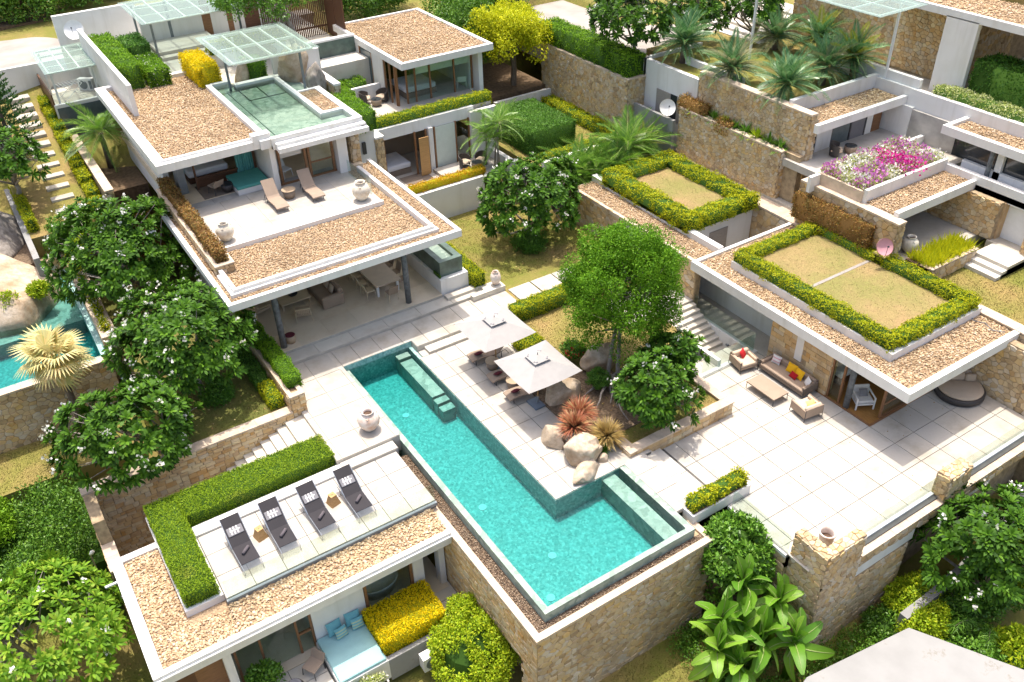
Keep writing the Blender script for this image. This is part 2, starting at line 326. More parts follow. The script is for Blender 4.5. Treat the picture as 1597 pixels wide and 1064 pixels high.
def npobj(name, V, F, mats, parent=None, world=True, mi=None, kind=None, smooth=False):
    "V (n,3), F list of int arrays (m,3)/(m,4)"
    me = bpy.data.meshes.new(name); V = np.asarray(V, np.float32); me.vertices.add(len(V)); me.vertices.foreach_set('co', V.ravel())
    li = np.concatenate([q.ravel() for q in F]).astype(np.int32); cnt = np.concatenate([np.full(len(q), q.shape[1]) for q in F]).astype(np.int32)
    me.loops.add(len(li)); me.loops.foreach_set('vertex_index', li); me.polygons.add(len(cnt))
    me.polygons.foreach_set('loop_start', np.concatenate([[0], np.cumsum(cnt)[:-1]]).astype(np.int32))
    try: me.polygons.foreach_set('loop_total', cnt)
    except Exception: pass
    for m in mlist(mats): me.materials.append(m)
    if mi is not None: me.polygons.foreach_set('material_index', np.asarray(mi, np.int32))
    if smooth: me.polygons.foreach_set('use_smooth', np.ones(len(cnt), bool))
    me.update(calc_edges=True); me.validate()
    o = bpy.data.objects.new(name, me); attach(o, parent, world)
    if kind: o['kind'] = kind
    return o
def struct(o): o['kind'] = 'structure'; return o
def copy_thing(root, loc, rz, label, group=None):
    c = root.copy(); COL.objects.link(c); c.location = loc; c.rotation_euler = (0, 0, rz); c['label'] = label
    if group: c['group'] = group
    for ch in root.children:
        d = ch.copy(); COL.objects.link(d); d.parent = c
        for g in ch.children:
            e = g.copy(); COL.objects.link(e); e.parent = d
    return c

# ---- stone facing: every stone its own block, joints recessed
def clip(poly, a, b, c):
    out = []; n = len(poly)
    for i in range(n):
        p = poly[i]; q = poly[(i+1) % n]; dp = a*p[0]+b*p[1]-c; dq = a*q[0]+b*q[1]-c
        if dp <= 0: out.append(p)
        if (dp < 0 < dq) or (dq < 0 < dp):
            t = dp/(dp-dq); out.append((p[0]+t*(q[0]-p[0]), p[1]+t*(q[1]-p[1])))
    return out
def crazy(w, h, cw, ch, jit=.42):
    nx = max(1, round(w/cw)); ny = max(1, round(h/ch)); cw = w/nx; ch = h/ny; S = {}
    for j in range(-2, ny+2):
        for i in range(-2, nx+2): S[i, j] = ((i+.5+(j % 2)*.4-.2+random.uniform(-jit, jit))*cw, (j+.5+random.uniform(-jit, jit))*ch)
    res = []
    for j in range(ny):
        for i in range(nx):
            x, y = S[i, j]; P = [(max(0, x-1.6*cw), max(0, y-1.6*ch)), (min(w, x+1.6*cw), max(0, y-1.6*ch)), (min(w, x+1.6*cw), min(h, y+1.6*ch)), (max(0, x-1.6*cw), min(h, y+1.6*ch))]
            for dj in (-2, -1, 0, 1, 2):
                for di in (-2, -1, 0, 1, 2):
                    if di == dj == 0: continue
                    X, Y = S.get((i+di, j+dj), (1e9, 0))
                    if X > 1e8 or not P: continue
                    k = ch/cw*1.0; a = (X-x)*k*k; b = Y-y; P = clip(P, a, b, a*(X+x)/2+b*(Y+y)/2)
            if len(P) >= 3: res.append(P)
    return res
def coursed(w, h, cw, ch):
    res = []; y = 0
    while y < h-.01:
        r = min(random.uniform(.7, 1.35)*ch, h-y); r = h-y if h-y-r < ch*.45 else r; x = -random.uniform(0, .6)*cw
        while x < w-.01:
            d = random.uniform(.5, 1.6)*cw; a = max(0, x); b = min(w, x+d)
            if w-b < cw*.3: b = w
            if b-a > .05:
                j = lambda q: random.uniform(-q, q)
                if random.random() < .25 and r > ch*.8:
                    m = y+r*random.uniform(.4, .6); res.append([(a, y), (b, y), (b, m+j(.02)), (a, m+j(.02))]); res.append([(a, m), (b, m), (b, y+r), (a, y+r)])
                else: res.append([(a+j(.02)*(a > 0), y+j(.015)*(y > 0)), (b+j(.02)*(b < w), y+j(.015)*(y > 0)), (b+j(.02)*(b < w), y+r), (a+j(.02)*(a > 0), y+r)])
            x += d
            if b >= w: break
        y += r
    return res
def facing(wall, org, u, w, h, cell, style='crazy', n_ind=300, mat='rubble', holes=(), v=(0, 0, 1), proud=.05, gap=.0065, name='stone'):
    "stones on the rectangle org + a*u + b*v, standing proud towards u x v"
    u = Vector(u); v = Vector(v); nn = u.cross(v).normalized(); org = Vector(org)
    P = crazy(w, h, *cell) if style == 'crazy' else coursed(w, h, *cell)
    items = []
    for p in P:
        cx = sum(q[0] for q in p)/len(p); cy = sum(q[1] for q in p)/len(p)
        if any(a < cx < b and c < cy < d for a, b, c, d in holes): continue
        A = abs(sum(p[k][0]*p[(k+1) % len(p)][1]-p[(k+1) % len(p)][0]*p[k][1] for k in range(len(p))))/2
        if A < .004: continue
        items.append((A, cx, cy, p))
    items.sort(key=lambda q: -q[0]); rest = G()
    for k, (A, cx, cy, p) in enumerate(items):
        sz = math.sqrt(A); s1 = max(.5, 1-2*gap/sz); s2 = max(.35, s1-.13); d = proud*random.uniform(.55, 1.25); n = len(p); ti = random.uniform(-.12, .12); tj = random.uniform(-.12, .12)
        ring = lambda s_, dd: [org+u*(cx+(x-cx)*s_)+v*(cy+(y-cy)*s_)+nn*(dd*(1+ti*(x-cx)/sz+tj*(y-cy)/sz)) for x, y in p]
        vs = ring(s1, -.02)+ring(s1, d*.55)+ring(s2, d)
        F = [(a*n+i, a*n+(i+1) % n, (a+1)*n+(i+1) % n, (a+1)*n+i) for a in (0, 1) for i in range(n)]+[[2*n+i for i in range(n)]]
        if k < n_ind: G().add(vs, F).obj(name, mat, wall)
        else: rest.add(vs, F)
    if rest.v: rest.obj('stone_facing', mat, wall, kind='stuff')
def stone_thing(name, label, cat, boxes, faces, core='mortar', caps=()):
    "boxes: solid cores; faces: dicts for facing(); caps: coping slabs (laid stone by stone along their length)"
    b0 = boxes[0]; t = thing(name, label, cat, ((b0[0]+b0[1])/2, (b0[2]+b0[3])/2, b0[4]))
    g = G()
    for b in boxes: g.box(*b)
    g.obj('wall_core', core, t)
    for q in faces: facing(t, **q)
    for c in caps:
        mat = c[6] if len(c) > 6 else 'coping_stone'; L = c[7] if len(c) > 7 else .8
        ax = 0 if c[1]-c[0] > c[3]-c[2] else 1; n = max(1, round((c[1]-c[0] if ax == 0 else c[3]-c[2])/L))
        for k in range(n):
            q = list(c[:6]); lo = c[2*ax]; d = (c[2*ax+1]-lo)/n; q[2*ax] = lo+d*k+.004; q[2*ax+1] = lo+d*(k+1)-.004
            q[5] += random.uniform(-.006, .006); G().box(*q).obj('coping', mat, t)
    return t
# ---- paving: every slab its own block over a grout bed
_pv = {}
def pave(parent, xs, ys, z, mat='limestone', gap=.026, th=.03, skip=None):
    for a, b in zip(xs, xs[1:]):
        for c, d in zip(ys, ys[1:]):
            if skip and skip((a+b)/2, (c+d)/2): continue
            k = (round(b-a, 3), round(d-c, 3), mat)
            if k not in _pv: _pv[k] = G().box(-(b-a-gap)/2, (b-a-gap)/2, -(d-c-gap)/2, (d-c-gap)/2, -th, 0).mesh('paver', mat)
            o = bpy.data.objects.new('paver', _pv[k]); o.location = ((a+b)/2, (c+d)/2, z+random.uniform(-.002, .002)); attach(o, parent, True)
def steps(a, b, n): return [a+(b-a)*k/n for k in range(n+1)]
def grid(a, b, s): return steps(a, b, max(1, round((b-a)/s)))
def slab(name, x0, x1, y0, y1, z0, z1, mat='grout'):
    return struct(G().box(x0, x1, y0, y1, z0, z1).obj(name, mat))
# ---- pebbles
_ico = None
def pebbles(parent, rects, z, size=.055, dens=120, oct=True, name='gravel', holes=(), mat='pebbles', zf=None):
    global _ico
    if _ico is None:
        p = (1+5**.5)/2; V = np.array([(-1, p, 0), (1, p, 0), (-1, -p, 0), (1, -p, 0), (0, -1, p), (0, 1, p), (0, -1, -p), (0, 1, -p), (p, 0, -1), (p, 0, 1), (-p, 0, -1), (-p, 0, 1)])/math.hypot(1, p)
        Fc = np.array([(0, 11, 5), (0, 5, 1), (0, 1, 7), (0, 7, 10), (0, 10, 11), (1, 5, 9), (5, 11, 4), (11, 10, 2), (10, 7, 6), (7, 1, 8), (3, 9, 4), (3, 4, 2), (3, 2, 6), (3, 6, 8), (3, 8, 9), (4, 9, 5), (2, 4, 11), (6, 2, 10), (8, 6, 7), (9, 8, 1)])
        k = V[:, 2]; _ico = (V, Fc)
    V, Fc = _ico; P = []; size *= .78; dens *= 1.6
    if oct: V = np.array([(1, 0, 0), (0, 1, 0), (-1, 0, 0), (0, -1, 0), (.25, .2, 1), (-.1, .1, -1)], float)*1.12; Fc = np.array([(0, 1, 4), (1, 2, 4), (2, 3, 4), (3, 0, 4), (1, 0, 5), (2, 1, 5), (3, 2, 5), (0, 3, 5)])
    for x0, x1, y0, y1 in rects:
        n = int((x1-x0)*(y1-y0)*dens); q = np.column_stack([RS.uniform(x0, x1, n), RS.uniform(y0, y1, n)])
        for a, b, c, d in holes: q = q[~((q[:, 0] > a) & (q[:, 0] < b) & (q[:, 1] > c) & (q[:, 1] < d))]
        P.append(q)
    P = np.concatenate(P); n = len(P); s = size*RS.uniform(.55, 1.35, (n, 1))*np.column_stack([RS.uniform(.8, 1.3, n), RS.uniform(.6, 1, n), RS.uniform(.35, .6, n)])
    an = RS.uniform(0, 6.283, n); B = V[None]*s[:, None, :]; tl = RS.uniform(-.5, .5, n)[:, None]
    zz = B[:, :, 2]+tl*B[:, :, 0]; x = B[:, :, 0]*np.cos(an)[:, None]-B[:, :, 1]*np.sin(an)[:, None]; y = B[:, :, 0]*np.sin(an)[:, None]+B[:, :, 1]*np.cos(an)[:, None]
    if zf: z = zf(P)[:, None]
    W = np.stack([x+P[:, :1], y+P[:, 1:2], zz+z+RS.uniform(-.01, .035, n)[:, None]], -1).reshape(-1, 3)
    F = (Fc[None]+len(V)*np.arange(n)[:, None, None]).reshape(-1, 3)
    return npobj(name, W, [F], mat, parent, kind='stuff')
# ---- leaves
def unit(v): return v/np.maximum(np.linalg.norm(v, axis=1, keepdims=True), 1e-9)
def leaves(P, D, L, Wd, fold=.25, face=None):
    "kite leaves: base points P, pointing D, length L, width Wd, upper side towards face -> verts, quads"
    n = len(P); D = unit(D); S = unit(np.cross(D, RS.normal(size=(n, 3)) if face is None else face+RS.normal(size=(n, 3))*.45)); N = np.cross(S, D)
    L = np.broadcast_to(np.asarray(L, float).reshape(-1, 1), (n, 1)); Wd = np.broadcast_to(np.asarray(Wd, float).reshape(-1, 1), (n, 1))
    m = P+D*L*.45
    V = np.stack([P, m+S*Wd*.5+N*Wd*fold, P+D*L, m-S*Wd*.5+N*Wd*fold], 1).reshape(-1, 3)
    return V, np.arange(4*n).reshape(-1, 4)
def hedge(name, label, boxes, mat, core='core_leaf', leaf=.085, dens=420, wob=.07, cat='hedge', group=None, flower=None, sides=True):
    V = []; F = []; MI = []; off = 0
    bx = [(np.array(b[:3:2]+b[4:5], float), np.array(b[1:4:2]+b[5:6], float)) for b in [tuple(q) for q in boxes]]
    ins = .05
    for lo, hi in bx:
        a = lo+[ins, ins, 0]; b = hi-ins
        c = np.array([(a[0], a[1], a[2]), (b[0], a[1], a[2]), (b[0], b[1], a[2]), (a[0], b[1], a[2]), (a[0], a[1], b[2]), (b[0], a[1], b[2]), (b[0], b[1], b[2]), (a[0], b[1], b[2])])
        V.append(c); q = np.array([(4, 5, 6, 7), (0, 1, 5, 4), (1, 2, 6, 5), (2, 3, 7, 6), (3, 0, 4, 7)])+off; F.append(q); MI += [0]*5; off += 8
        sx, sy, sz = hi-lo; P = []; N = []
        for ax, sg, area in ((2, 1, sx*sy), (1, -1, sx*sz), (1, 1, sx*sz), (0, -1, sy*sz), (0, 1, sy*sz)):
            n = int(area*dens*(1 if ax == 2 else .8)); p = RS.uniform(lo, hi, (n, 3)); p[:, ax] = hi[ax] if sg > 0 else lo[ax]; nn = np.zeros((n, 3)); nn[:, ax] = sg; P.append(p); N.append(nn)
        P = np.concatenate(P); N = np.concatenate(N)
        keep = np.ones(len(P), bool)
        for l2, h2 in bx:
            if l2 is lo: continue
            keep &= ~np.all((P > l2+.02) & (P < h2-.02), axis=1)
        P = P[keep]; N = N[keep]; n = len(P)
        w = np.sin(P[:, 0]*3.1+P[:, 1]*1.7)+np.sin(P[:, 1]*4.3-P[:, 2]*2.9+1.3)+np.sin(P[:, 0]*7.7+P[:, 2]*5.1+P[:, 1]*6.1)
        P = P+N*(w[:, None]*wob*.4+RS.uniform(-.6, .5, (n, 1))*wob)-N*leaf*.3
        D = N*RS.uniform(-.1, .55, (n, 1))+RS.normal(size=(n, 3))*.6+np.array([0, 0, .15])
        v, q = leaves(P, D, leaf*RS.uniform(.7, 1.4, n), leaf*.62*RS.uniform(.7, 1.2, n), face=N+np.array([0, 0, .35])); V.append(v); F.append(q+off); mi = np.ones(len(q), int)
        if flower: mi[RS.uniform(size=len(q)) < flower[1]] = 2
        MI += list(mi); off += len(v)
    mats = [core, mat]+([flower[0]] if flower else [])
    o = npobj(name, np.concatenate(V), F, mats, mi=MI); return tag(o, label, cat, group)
def blob_leaves(centres, rad, per, leaf, up=.3, shell=.55):
    "leafy clumps round the centres"
    n = len(centres)*per; c = np.repeat(centres, per, 0); r = np.repeat(np.broadcast_to(rad, (len(centres),)), per)[:, None]
    d = unit(RS.normal(size=(n, 3))); P = c+d*r*(shell+(1-shell)*RS.uniform(size=(n, 1))**.5)
    D = d*.5+RS.normal(size=(n, 3))*.7+np.array([0, 0, up*.4])
    return leaves(P, D, leaf*RS.uniform(.7, 1.4, n), leaf*.55*RS.uniform(.7, 1.2, n), face=d*1.0+np.array([0, 0, .35]))
def shell_points(n, rx, ry, rz, zmin=-.35, rough=.16, seed=0, inner=0.):
    q = unit(RS.normal(size=(n*3, 3))); q = q[q[:, 2] > zmin][:n]
    k = 1+np.array([rough*2*noise.noise(Vector(p)*1.7+Vector((seed, seed*.7, 0))) for p in q])
    if inner: k *= RS.uniform(1-inner, 1, len(q))
    return q*k[:, None]*np.array([rx, ry, rz]), q
def limbs(base, tips, trunk_r, fork, n1=6, bark='bark', parent=None, name='trunk', bend=.25):
    "tapered trunk that forks into limbs running to the tips"
    base = Vector(base); fork = Vector(fork); g = G(); m = (base+fork)/2+Vector((random.uniform(-bend, bend)*.4, random.uniform(-bend, bend)*.4, 0))
    g.tube([base-Vector((0, 0, .15)), base+Vector((0, 0, .06)), m, fork], [trunk_r*1.5, trunk_r*1.15, trunk_r*.95, trunk_r*.8], 9)
    idx = list(range(len(tips))); random.shuffle(idx); prim = [Vector(tips[i]) for i in idx[:n1]]; mids = []
    for p in prim:
        q = fork.lerp(p, .55)+Vector((random.uniform(-.2, .2), random.uniform(-.2, .2), -.15*(p-fork).length*.4)); mids.append(q)
        g.tube([fork-Vector((0, 0, .1)), fork.lerp(q, .5)+Vector((0, 0, -.05)), q, p], [trunk_r*.62, trunk_r*.5, trunk_r*.38, trunk_r*.12], 6)
    for i in idx[n1:]:
        p = Vector(tips[i]); q = min(mids, key=lambda z: (z-p).length); g.tube([q, q.lerp(p, .5)+Vector((0, 0, -.06)), p], [trunk_r*.3, trunk_r*.2, trunk_r*.08], 4)
    return g.obj(name, bark, parent, smooth=True)
def rosettes(C, N, L=.42, k=12, width=.26, droop=.16):
    "whorls of long leaves (6-vertex blades) at C facing N"
    n = len(C); N = unit(N); A = unit(np.cross(N, RS.normal(size=(n, 3)))); B = np.cross(N, A); V = []; 
    ph = RS.uniform(0, 6.28, n)
    for j in range(k):
        a = ph+j*2.39996; el = .22+.85*(j/k)+RS.uniform(-.12, .12, n); l = L*RS.uniform(.75, 1.2, n)*(1-.25*(j/k))
        d = (A*np.cos(a)[:, None]+B*np.sin(a)[:, None])*np.cos(el)[:, None]+N*np.sin(el)[:, None]; s = unit(np.cross(d, N)); up = np.cross(s, d); l = l[:, None]
        dz = np.array([0, 0, -1.])*droop*l
        p0 = C; p1 = C+d*l*.38; p2 = C+d*l*.74+dz*.25; p3 = C+d*l+dz*.7; w = l*width*.5
        V.append(np.stack([p0, p1+s*w*.85+up*w*.2, p1-s*w*.85+up*w*.2, p2+s*w+up*w*.2, p2-s*w+up*w*.2, p3], 1))
    V = np.concatenate(V).reshape(-1, 3); m = len(V)//6; o = 6*np.arange(m)[:, None]
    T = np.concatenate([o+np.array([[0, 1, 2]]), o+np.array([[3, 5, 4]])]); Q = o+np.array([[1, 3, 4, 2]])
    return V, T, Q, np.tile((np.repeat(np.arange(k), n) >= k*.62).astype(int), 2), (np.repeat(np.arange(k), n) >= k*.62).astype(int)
# ================================================================== TERRAIN
PADS = [(-2, 11.2, 19, 31.5, -3.8), (9.5, 19, 15, 34, -1.8), (18, 36.5, 11.5, 24, -.45), (7, 20, 33, 50, .6), (-1.3, 9, 31, 52, .45), (19, 28, 33, 44, .4), (14, 29, 20, 34, -.45),
        (26, 37, 24, 40, -.45), (19, 29, 43, 50, 1.8), (34, 46, 13, 30, 2.6), (28, 40, 34, 56, 2.2), (-12, 3, 38.5, 52, -1.2), (36, 50, 26, 42, 4), (6.5, 23, 43, 66, 4.3)]
def hill(x, y):
    t = .6*max(min(x, 60), -30)+y; K = [(-300, -9), (10, -5.6), (28, -5.05), (36, -3.6), (45, -2.2), (57, 1.6), (66, 5.0), (73, 6.8), (95, 8.2), (160, 14), (400, 30)]
    for (a, p), (b, q) in zip(K, K[1:]):
        if a <= t <= b: h = p+(q-p)*(t-a)/(b-a); break
    else: h = -9 if t < 0 else 30
    for x0, x1, y0, y1, z in PADS:
        if x0-1.2 < x < x1+1.2 and y0-1.2 < y < y1+1.2: h = min(h, z-.5)
    return h+.12*noise.noise(Vector((x*.25, y*.25, 0)))
gx = [-300, -150, -80, -50, -36]+list(range(-30, 71))+[80, 95, 120, 180, 300]; gy = [-200, -100, -50, -20]+list(range(-8, 96))+[105, 120, 150, 200, 300]
g = G(); g.v = [(x, y, hill(x, y)) for y in gy for x in gx]; nx = len(gx)
g.f = [(j*nx+i, j*nx+i+1, (j+1)*nx+i+1, (j+1)*nx+i) for j in range(len(gy)-1) for i in range(nx-1)]; g.m = [0]*len(g.f)
struct(g.obj('ground', 'lawn_mix', smooth=True))
def patch(name, x0, x1, y0, y1, z, mat, zt=None, d=.3):
    return struct(G().box(x0, x1, y0, y1, z-d, z).obj(name, mat))

# ================================================================== POOL
pool = thing('swimming_pool', 'long L-shaped swimming pool lined with green stone, loungers beside it', 'swimming pool', (12.8, 24, -1.6))
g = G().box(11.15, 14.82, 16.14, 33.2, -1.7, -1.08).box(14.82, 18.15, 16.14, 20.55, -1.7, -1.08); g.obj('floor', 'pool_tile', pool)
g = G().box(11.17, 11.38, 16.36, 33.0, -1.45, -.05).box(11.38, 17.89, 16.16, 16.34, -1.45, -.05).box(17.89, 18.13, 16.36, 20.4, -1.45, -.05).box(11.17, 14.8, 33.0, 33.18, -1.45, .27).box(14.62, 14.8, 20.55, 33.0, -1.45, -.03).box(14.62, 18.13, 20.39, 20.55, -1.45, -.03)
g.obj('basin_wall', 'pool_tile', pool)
for b in ((11.15, 11.40, 16.14, 33.0, -.6, 0), (11.40, 17.87, 16.14, 16.36, -.6, 0), (17.87, 18.15, 16.14, 20.39, -.6, 0)): G().box(*b).obj('border', 'pool_stone', pool)
G().box(16.95, 17.60, 16.34, 20.4, -1.45, -.20).obj('bench', 'pool_stone', pool)
G().box(13.82, 14.48, 29.15, 32.38, -1.45, -.26).obj('bench', 'pool_stone', pool)
for k, (a, b, z) in enumerate(((28.66, 29.06, -.34), (28.14, 28.56, -.44), (32.48, 32.86, -.14))): G().box(13.82, 14.48, a, b, -1.45, z).obj('step', 'pool_stone', pool)
wv = [(11.39, 16.35), (17.88, 16.35), (17.88, 20.40), (14.63, 20.40), (14.63, 33.01), (11.39, 33.01)]
struct(G().prism(wv, -1.5, -.012).obj('pool_water', 'water'))
for x, y in ((12.6, 29.6), (12.5, 22.6), (13.4, 18.9), (12.2, 17.3), (16.2, 17.0)):
    lt = G().lathe([(.17, -1.08), (.17, -1.05), (.05, -1.04)], x, y, 14).obj('floor_light', 'white_metal', pool)
# stone retaining wall round the pool, coping and gravel gutter
stone_thing('pool_retaining_wall', 'tall rubble stone wall with pale coping holding up the pool corner', 'stone wall',
    [(10.46, 18.66, 15.64, 16.16, -5.4, -.5), (10.46, 11.17, 16.16, 23.2, -2.5, -.5), (10.46, 11.17, 16.16, 16.6, -5.4, -2.5), (10.46, 11.17, 19.4, 23.2, -5.4, -2.5), (11.17, 11.4, 16.2, 23.2, -5.4, -1.7), (18.15, 18.66, 16.16, 20.4, -5.4, -.5)],
    [dict(org=(10.46, 15.64, -5.3), u=(1, 0, 0), w=8.2, h=4.85, cell=(.29, .21), n_ind=190), dict(org=(10.46, 23.2, -5.3), u=(0, -1, 0), w=7.56, h=4.85, cell=(.30, .19), style='coursed', mat='ashlar', holes=((3.8, 6.6, -1, 2.75),), n_ind=110),
     dict(org=(18.66, 15.64, -5.3), u=(0, 1, 0), w=4.7, h=4.85, cell=(.4, .3), n_ind=0)],
    caps=[(10.40, 10.68, 15.58, 23.2, -.5, -.38, 'coping_stone', 1.1), (10.68, 18.72, 15.58, 15.86, -.5, -.383, 'coping_stone', 1.1), (18.44, 18.72, 15.86, 16.9, -.5, -.386)])
gut = struct(G().box(10.68, 11.15, 15.86, 26.6, -.62, -.47).box(11.15, 18.44, 15.86, 16.14, -.62, -.47).obj('gutter_bed', 'mulch'))
pebbles(gut, [(10.7, 11.12, 15.9, 26.6), (11.1, 18.4, 15.9, 16.12)], -.46, .035, 420, name='gutter_pebbles', mat='dark_pebbles')

# ================================================================== DECKS AND PATHS
dk = slab('pool_deck', 8.2, 11.15, 27.15, 34.5, -.6, .27, 'riser'); pave(dk, [8.2, 8.46, 9.68, 10.94, 11.15], [27.15, 28.58, 30.35, 31.63, 32.9], .3)
for a, b in ((8.2, 11.15),):
    st = slab('deck_step', 8.3, 10.78, 26.6, 27.15, -.5, .12, 'riser'); pave(st, steps(8.3, 10.78, 2), [26.6, 27.15], .15, 'step_stone')
pt = struct(G().prism([(11.15, 33.19), (14.82, 33.19), (14.82, 32.4), (21.1, 32.4), (21.1, 34.5), (11.15, 34.5)], -.5, .26).obj('garden_path', 'riser')); pave(dk, [8.55, 9.7, 10.94], [32.9, 34.49], .3)
pave(pt, [11.15, 12.12, 13.28, 14.42, 15.55, 16.7, 17.85, 19.0, 20.1, 21.1], [33.0, 34.49], .3)
pave(pt, [14.82, 15.55, 16.7, 17.85, 19.0, 20.1, 21.1], [32.4, 33.02], .3)
st = slab('path_step', 15.2, 19.3, 31.85, 32.4, -.4, .12, 'riser'); pave(st, steps(15.2, 19.3, 3), [31.85, 32.4], .15, 'step_stone')
ld = slab('lounger_deck', 14.64, 19.6, 20.41, 31.85, -.6, -.03)
pave(ld, [14.64, 15.53, 16.6, 17.7, 18.8, 19.6], [20.41, 21.7, 22.75, 23.85, 25.05, 26.15, 27.4, 28.55, 29.7, 30.75, 31.85], 0)
pave(ld, [14.82, 15.2], [31.85, 32.4], 0)
ep = slab('pool_edge_walk', 18.15, 19.3, 17.2, 20.9, -.6, -.03, 'riser'); pave(ep, [18.15, 19.25], [17.2, 18.4, 19.6, 20.9], 0)
for k in (1, 2): s_ = slab('terrace_step', 18.15, 19.25+.5*k, 17.2, 20.6, -.7, -.03-.15*k, 'riser'); pave(s_, [19.25+.5*(k-1), 19.25+.5*k], [17.2, 18.9, 20.6], -.15*k, 'step_stone')
# right-hand terrace
rt = struct(G().prism([(20.75, 12.2), (35.0, 12.2), (35.0, 24.4), (18.7, 24.4), (18.7, 16.62), (20.42, 16.62), (20.42, 13.5), (20.75, 13.5)], -1.2, -.48).obj('terrace', 'grout'))
def tskip(x, y): return (x < 20.4)  or (y > 20.62 and x < 23.6) or (x > 28.84 and 16.6 < y < 22.6)
xs = [18.75, 20.45]+[21.1, 22.37, 23.66, 24.95, 26.27, 27.56, 28.84, 30.1, 31.4, 32.7, 34.0, 34.95]; ys = [12.5, 13.88, 15.2, 16.55, 17.88, 19.2, 20.6, 22.0, 23.2, 24.4]
pave(rt, xs, ys, -.45, skip=tskip)
# ================================================================== LOUNGER TERRACE ROOF BUILDING (lower left)
ll = thing('lower_villa', 'low white villa with gravel roof and four charcoal loungers on its terrace', 'villa', (4.7, 24.5, -3.8))
G().box(-1.0, 10.40, 21.62, 27.5, -.78, -.52).obj('roof_slab', 'white_paint', ll)
for b in ((-1.05, 10.42, 21.5, 21.72, -.86, -.27), (-1.05, -.66, 21.72, 27.6, -.86, -.273), (-.66, 1.2, 27.3, 27.6, -.86, -.276)): G().box(*b).obj('parapet', 'white_paint', ll)
G().box(-1.12, 10.44, 21.42, 21.5, -.5, -.40).obj('roof_trim', 'white_paint', ll)
pebbles(ll, [(-.62, 10.4, 21.75, 23.0), (-.62, .62, 23.0, 27.25)], -.365, .066, 200, oct=False, zf=lambda p: np.where(p[:, 0] > 2.05, -.365+.19*np.clip((p[:, 1]-22.0), 0, 1), -.365))
G().box(-.64, 10.38, 21.74, 27.28, -.52, -.38).obj('gravel_bed', 'gravel_bed', ll)
G().box(-1.5, -1.0, 26.62, 26.7, -.55, -.48).obj('rain_spout', 'white_metal', ll)
G().box(2.05, 10.66, 23.12, 26.6, -.5, -.03).obj('terrace_base', 'grout', ll)
pave(ll, [2.07, 3.2, 4.4, 5.65, 6.8, 7.75, 8.7, 9.66, 10.66], [23.14, 24.3, 25.5, 26.6], 0)
G().box(2.05, 10.66, 22.99, 23.10, -.18, -.02).obj('balustrade_rail', 'grey_metal', ll); G().add([(2.06, 22.0, -.5), (10.38, 22.0, -.5), (10.38, 23.02, -.5), (2.06, 23.02, -.5), (2.06, 22.0, -.378), (10.38, 22.0, -.378), (10.38, 23.02, -.19), (2.06, 23.02, -.19)], [(0, 3, 2, 1), (4, 5, 6, 7), (0, 1, 5, 4), (1, 2, 6, 5), (2, 3, 7, 6), (3, 0, 4, 7)]).obj('gravel_bed', 'gravel_bed', ll)
for a, b in ((2.1, 5.0), (5.02, 7.8), (7.82, 10.6)): G().box(a, b, 23.055, 23.07, .0, .98).obj('glass_panel', 'glass', ll)
g = G().box(.66, 2.05, 23.44, 28.9, -.52, -.06).box(2.05, 8.25, 27.15, 28.9, -.52, -.06); g.obj('hedge_planter', 'white_paint', ll)
G().box(2.05, 8.3, 26.62, 27.15, -.5, .10).obj('planter_ledge', 'white_paint', ll)
hedge('lawn_topped_hedge', 'clipped L-shaped green hedge round the charcoal lounger terrace', [(.74, 1.95, 23.55, 28.85, -.06, .62), (1.95, 8.2, 27.3, 28.85, -.06, .62)], 'hedge_turf', leaf=.06, dens=900, wob=.03)
# facade under the roof
YF = 22.25
G().box(-1.0, 10.3, 21.9, 27.4, -4.1, -3.80).obj('floor', 'living_floor', ll)
for b in ((4.62, 6.78, YF, YF+.25, -3.8, -.78), (8.92, 9.38, YF-.1, YF+.3, -3.8, -.78), (10.08, 10.34, YF-.1, YF+.3, -3.8, -.78), (1.2, 1.5, YF-.5, YF+2.2, -3.8, -.78), (-1.0, -.7, YF, 27.4, -5.1, -.78), (-1, 10.3, 27.1, 27.4, -3.8, -.78), (6.7, 6.9, YF+.25, 27.1, -3.8, -.78)): G().box(*b).obj('wall', 'white_paint', ll)
for x in (1.62, 2.55, 3.95, 4.52): G().box(x, x+.09, YF+.05, YF+.15, -3.8, -.8).obj('door_frame', 'brown_timber', ll)
for a, b in ((1.71, 2.55), (2.64, 3.95), (4.04, 4.52)):
    G().box(a, b, YF+.09, YF+.11, -3.8, -.8).obj('glass_panel', 'glass', ll)
G().box(4.04, 4.52, YF+.04, YF+.14, -2.75, -2.66).obj('door_frame', 'brown_timber', ll)
for x in (6.80, 8.80): G().box(x, x+.12, YF-.02, YF+.12, -3.8, -.8).obj('window_frame', 'brown_timber', ll)
G().box(6.92, 8.80, YF+.04, YF+.06, -3.8, -.8).obj('window_pane', 'glass', ll)
G().box(-.7, .2, YF, YF+.08, -3.8, -.8).obj('panel', 'dark_timber', ll); G().box(.2, 1.2, YF, YF+.08, -3.8, -.8).obj('panel', 'brown_timber', ll)
G().lathe([(.5, -3.8), (.62, -3.3), (.66, -3.2), (.58, -3.2), (.5, -3.55)], 7.8, 23.3, 18).xf(Matrix.Translation((7.8, 23.3, 0)) @ Matrix.Diagonal((1.35, .75, 1, 1)) @ Matrix.Translation((-7.8, -23.3, 0))).obj('bathtub', 'white_paint', ll, smooth=True)
pf = slab('patio', .6, 4.55, 19.4, 21.9, -4.3, -3.84); pave(pf, [.6, 1.9, 3.2, 4.5], [19.4, 20.2, 21.05, 21.9], -3.81, 'step_stone')
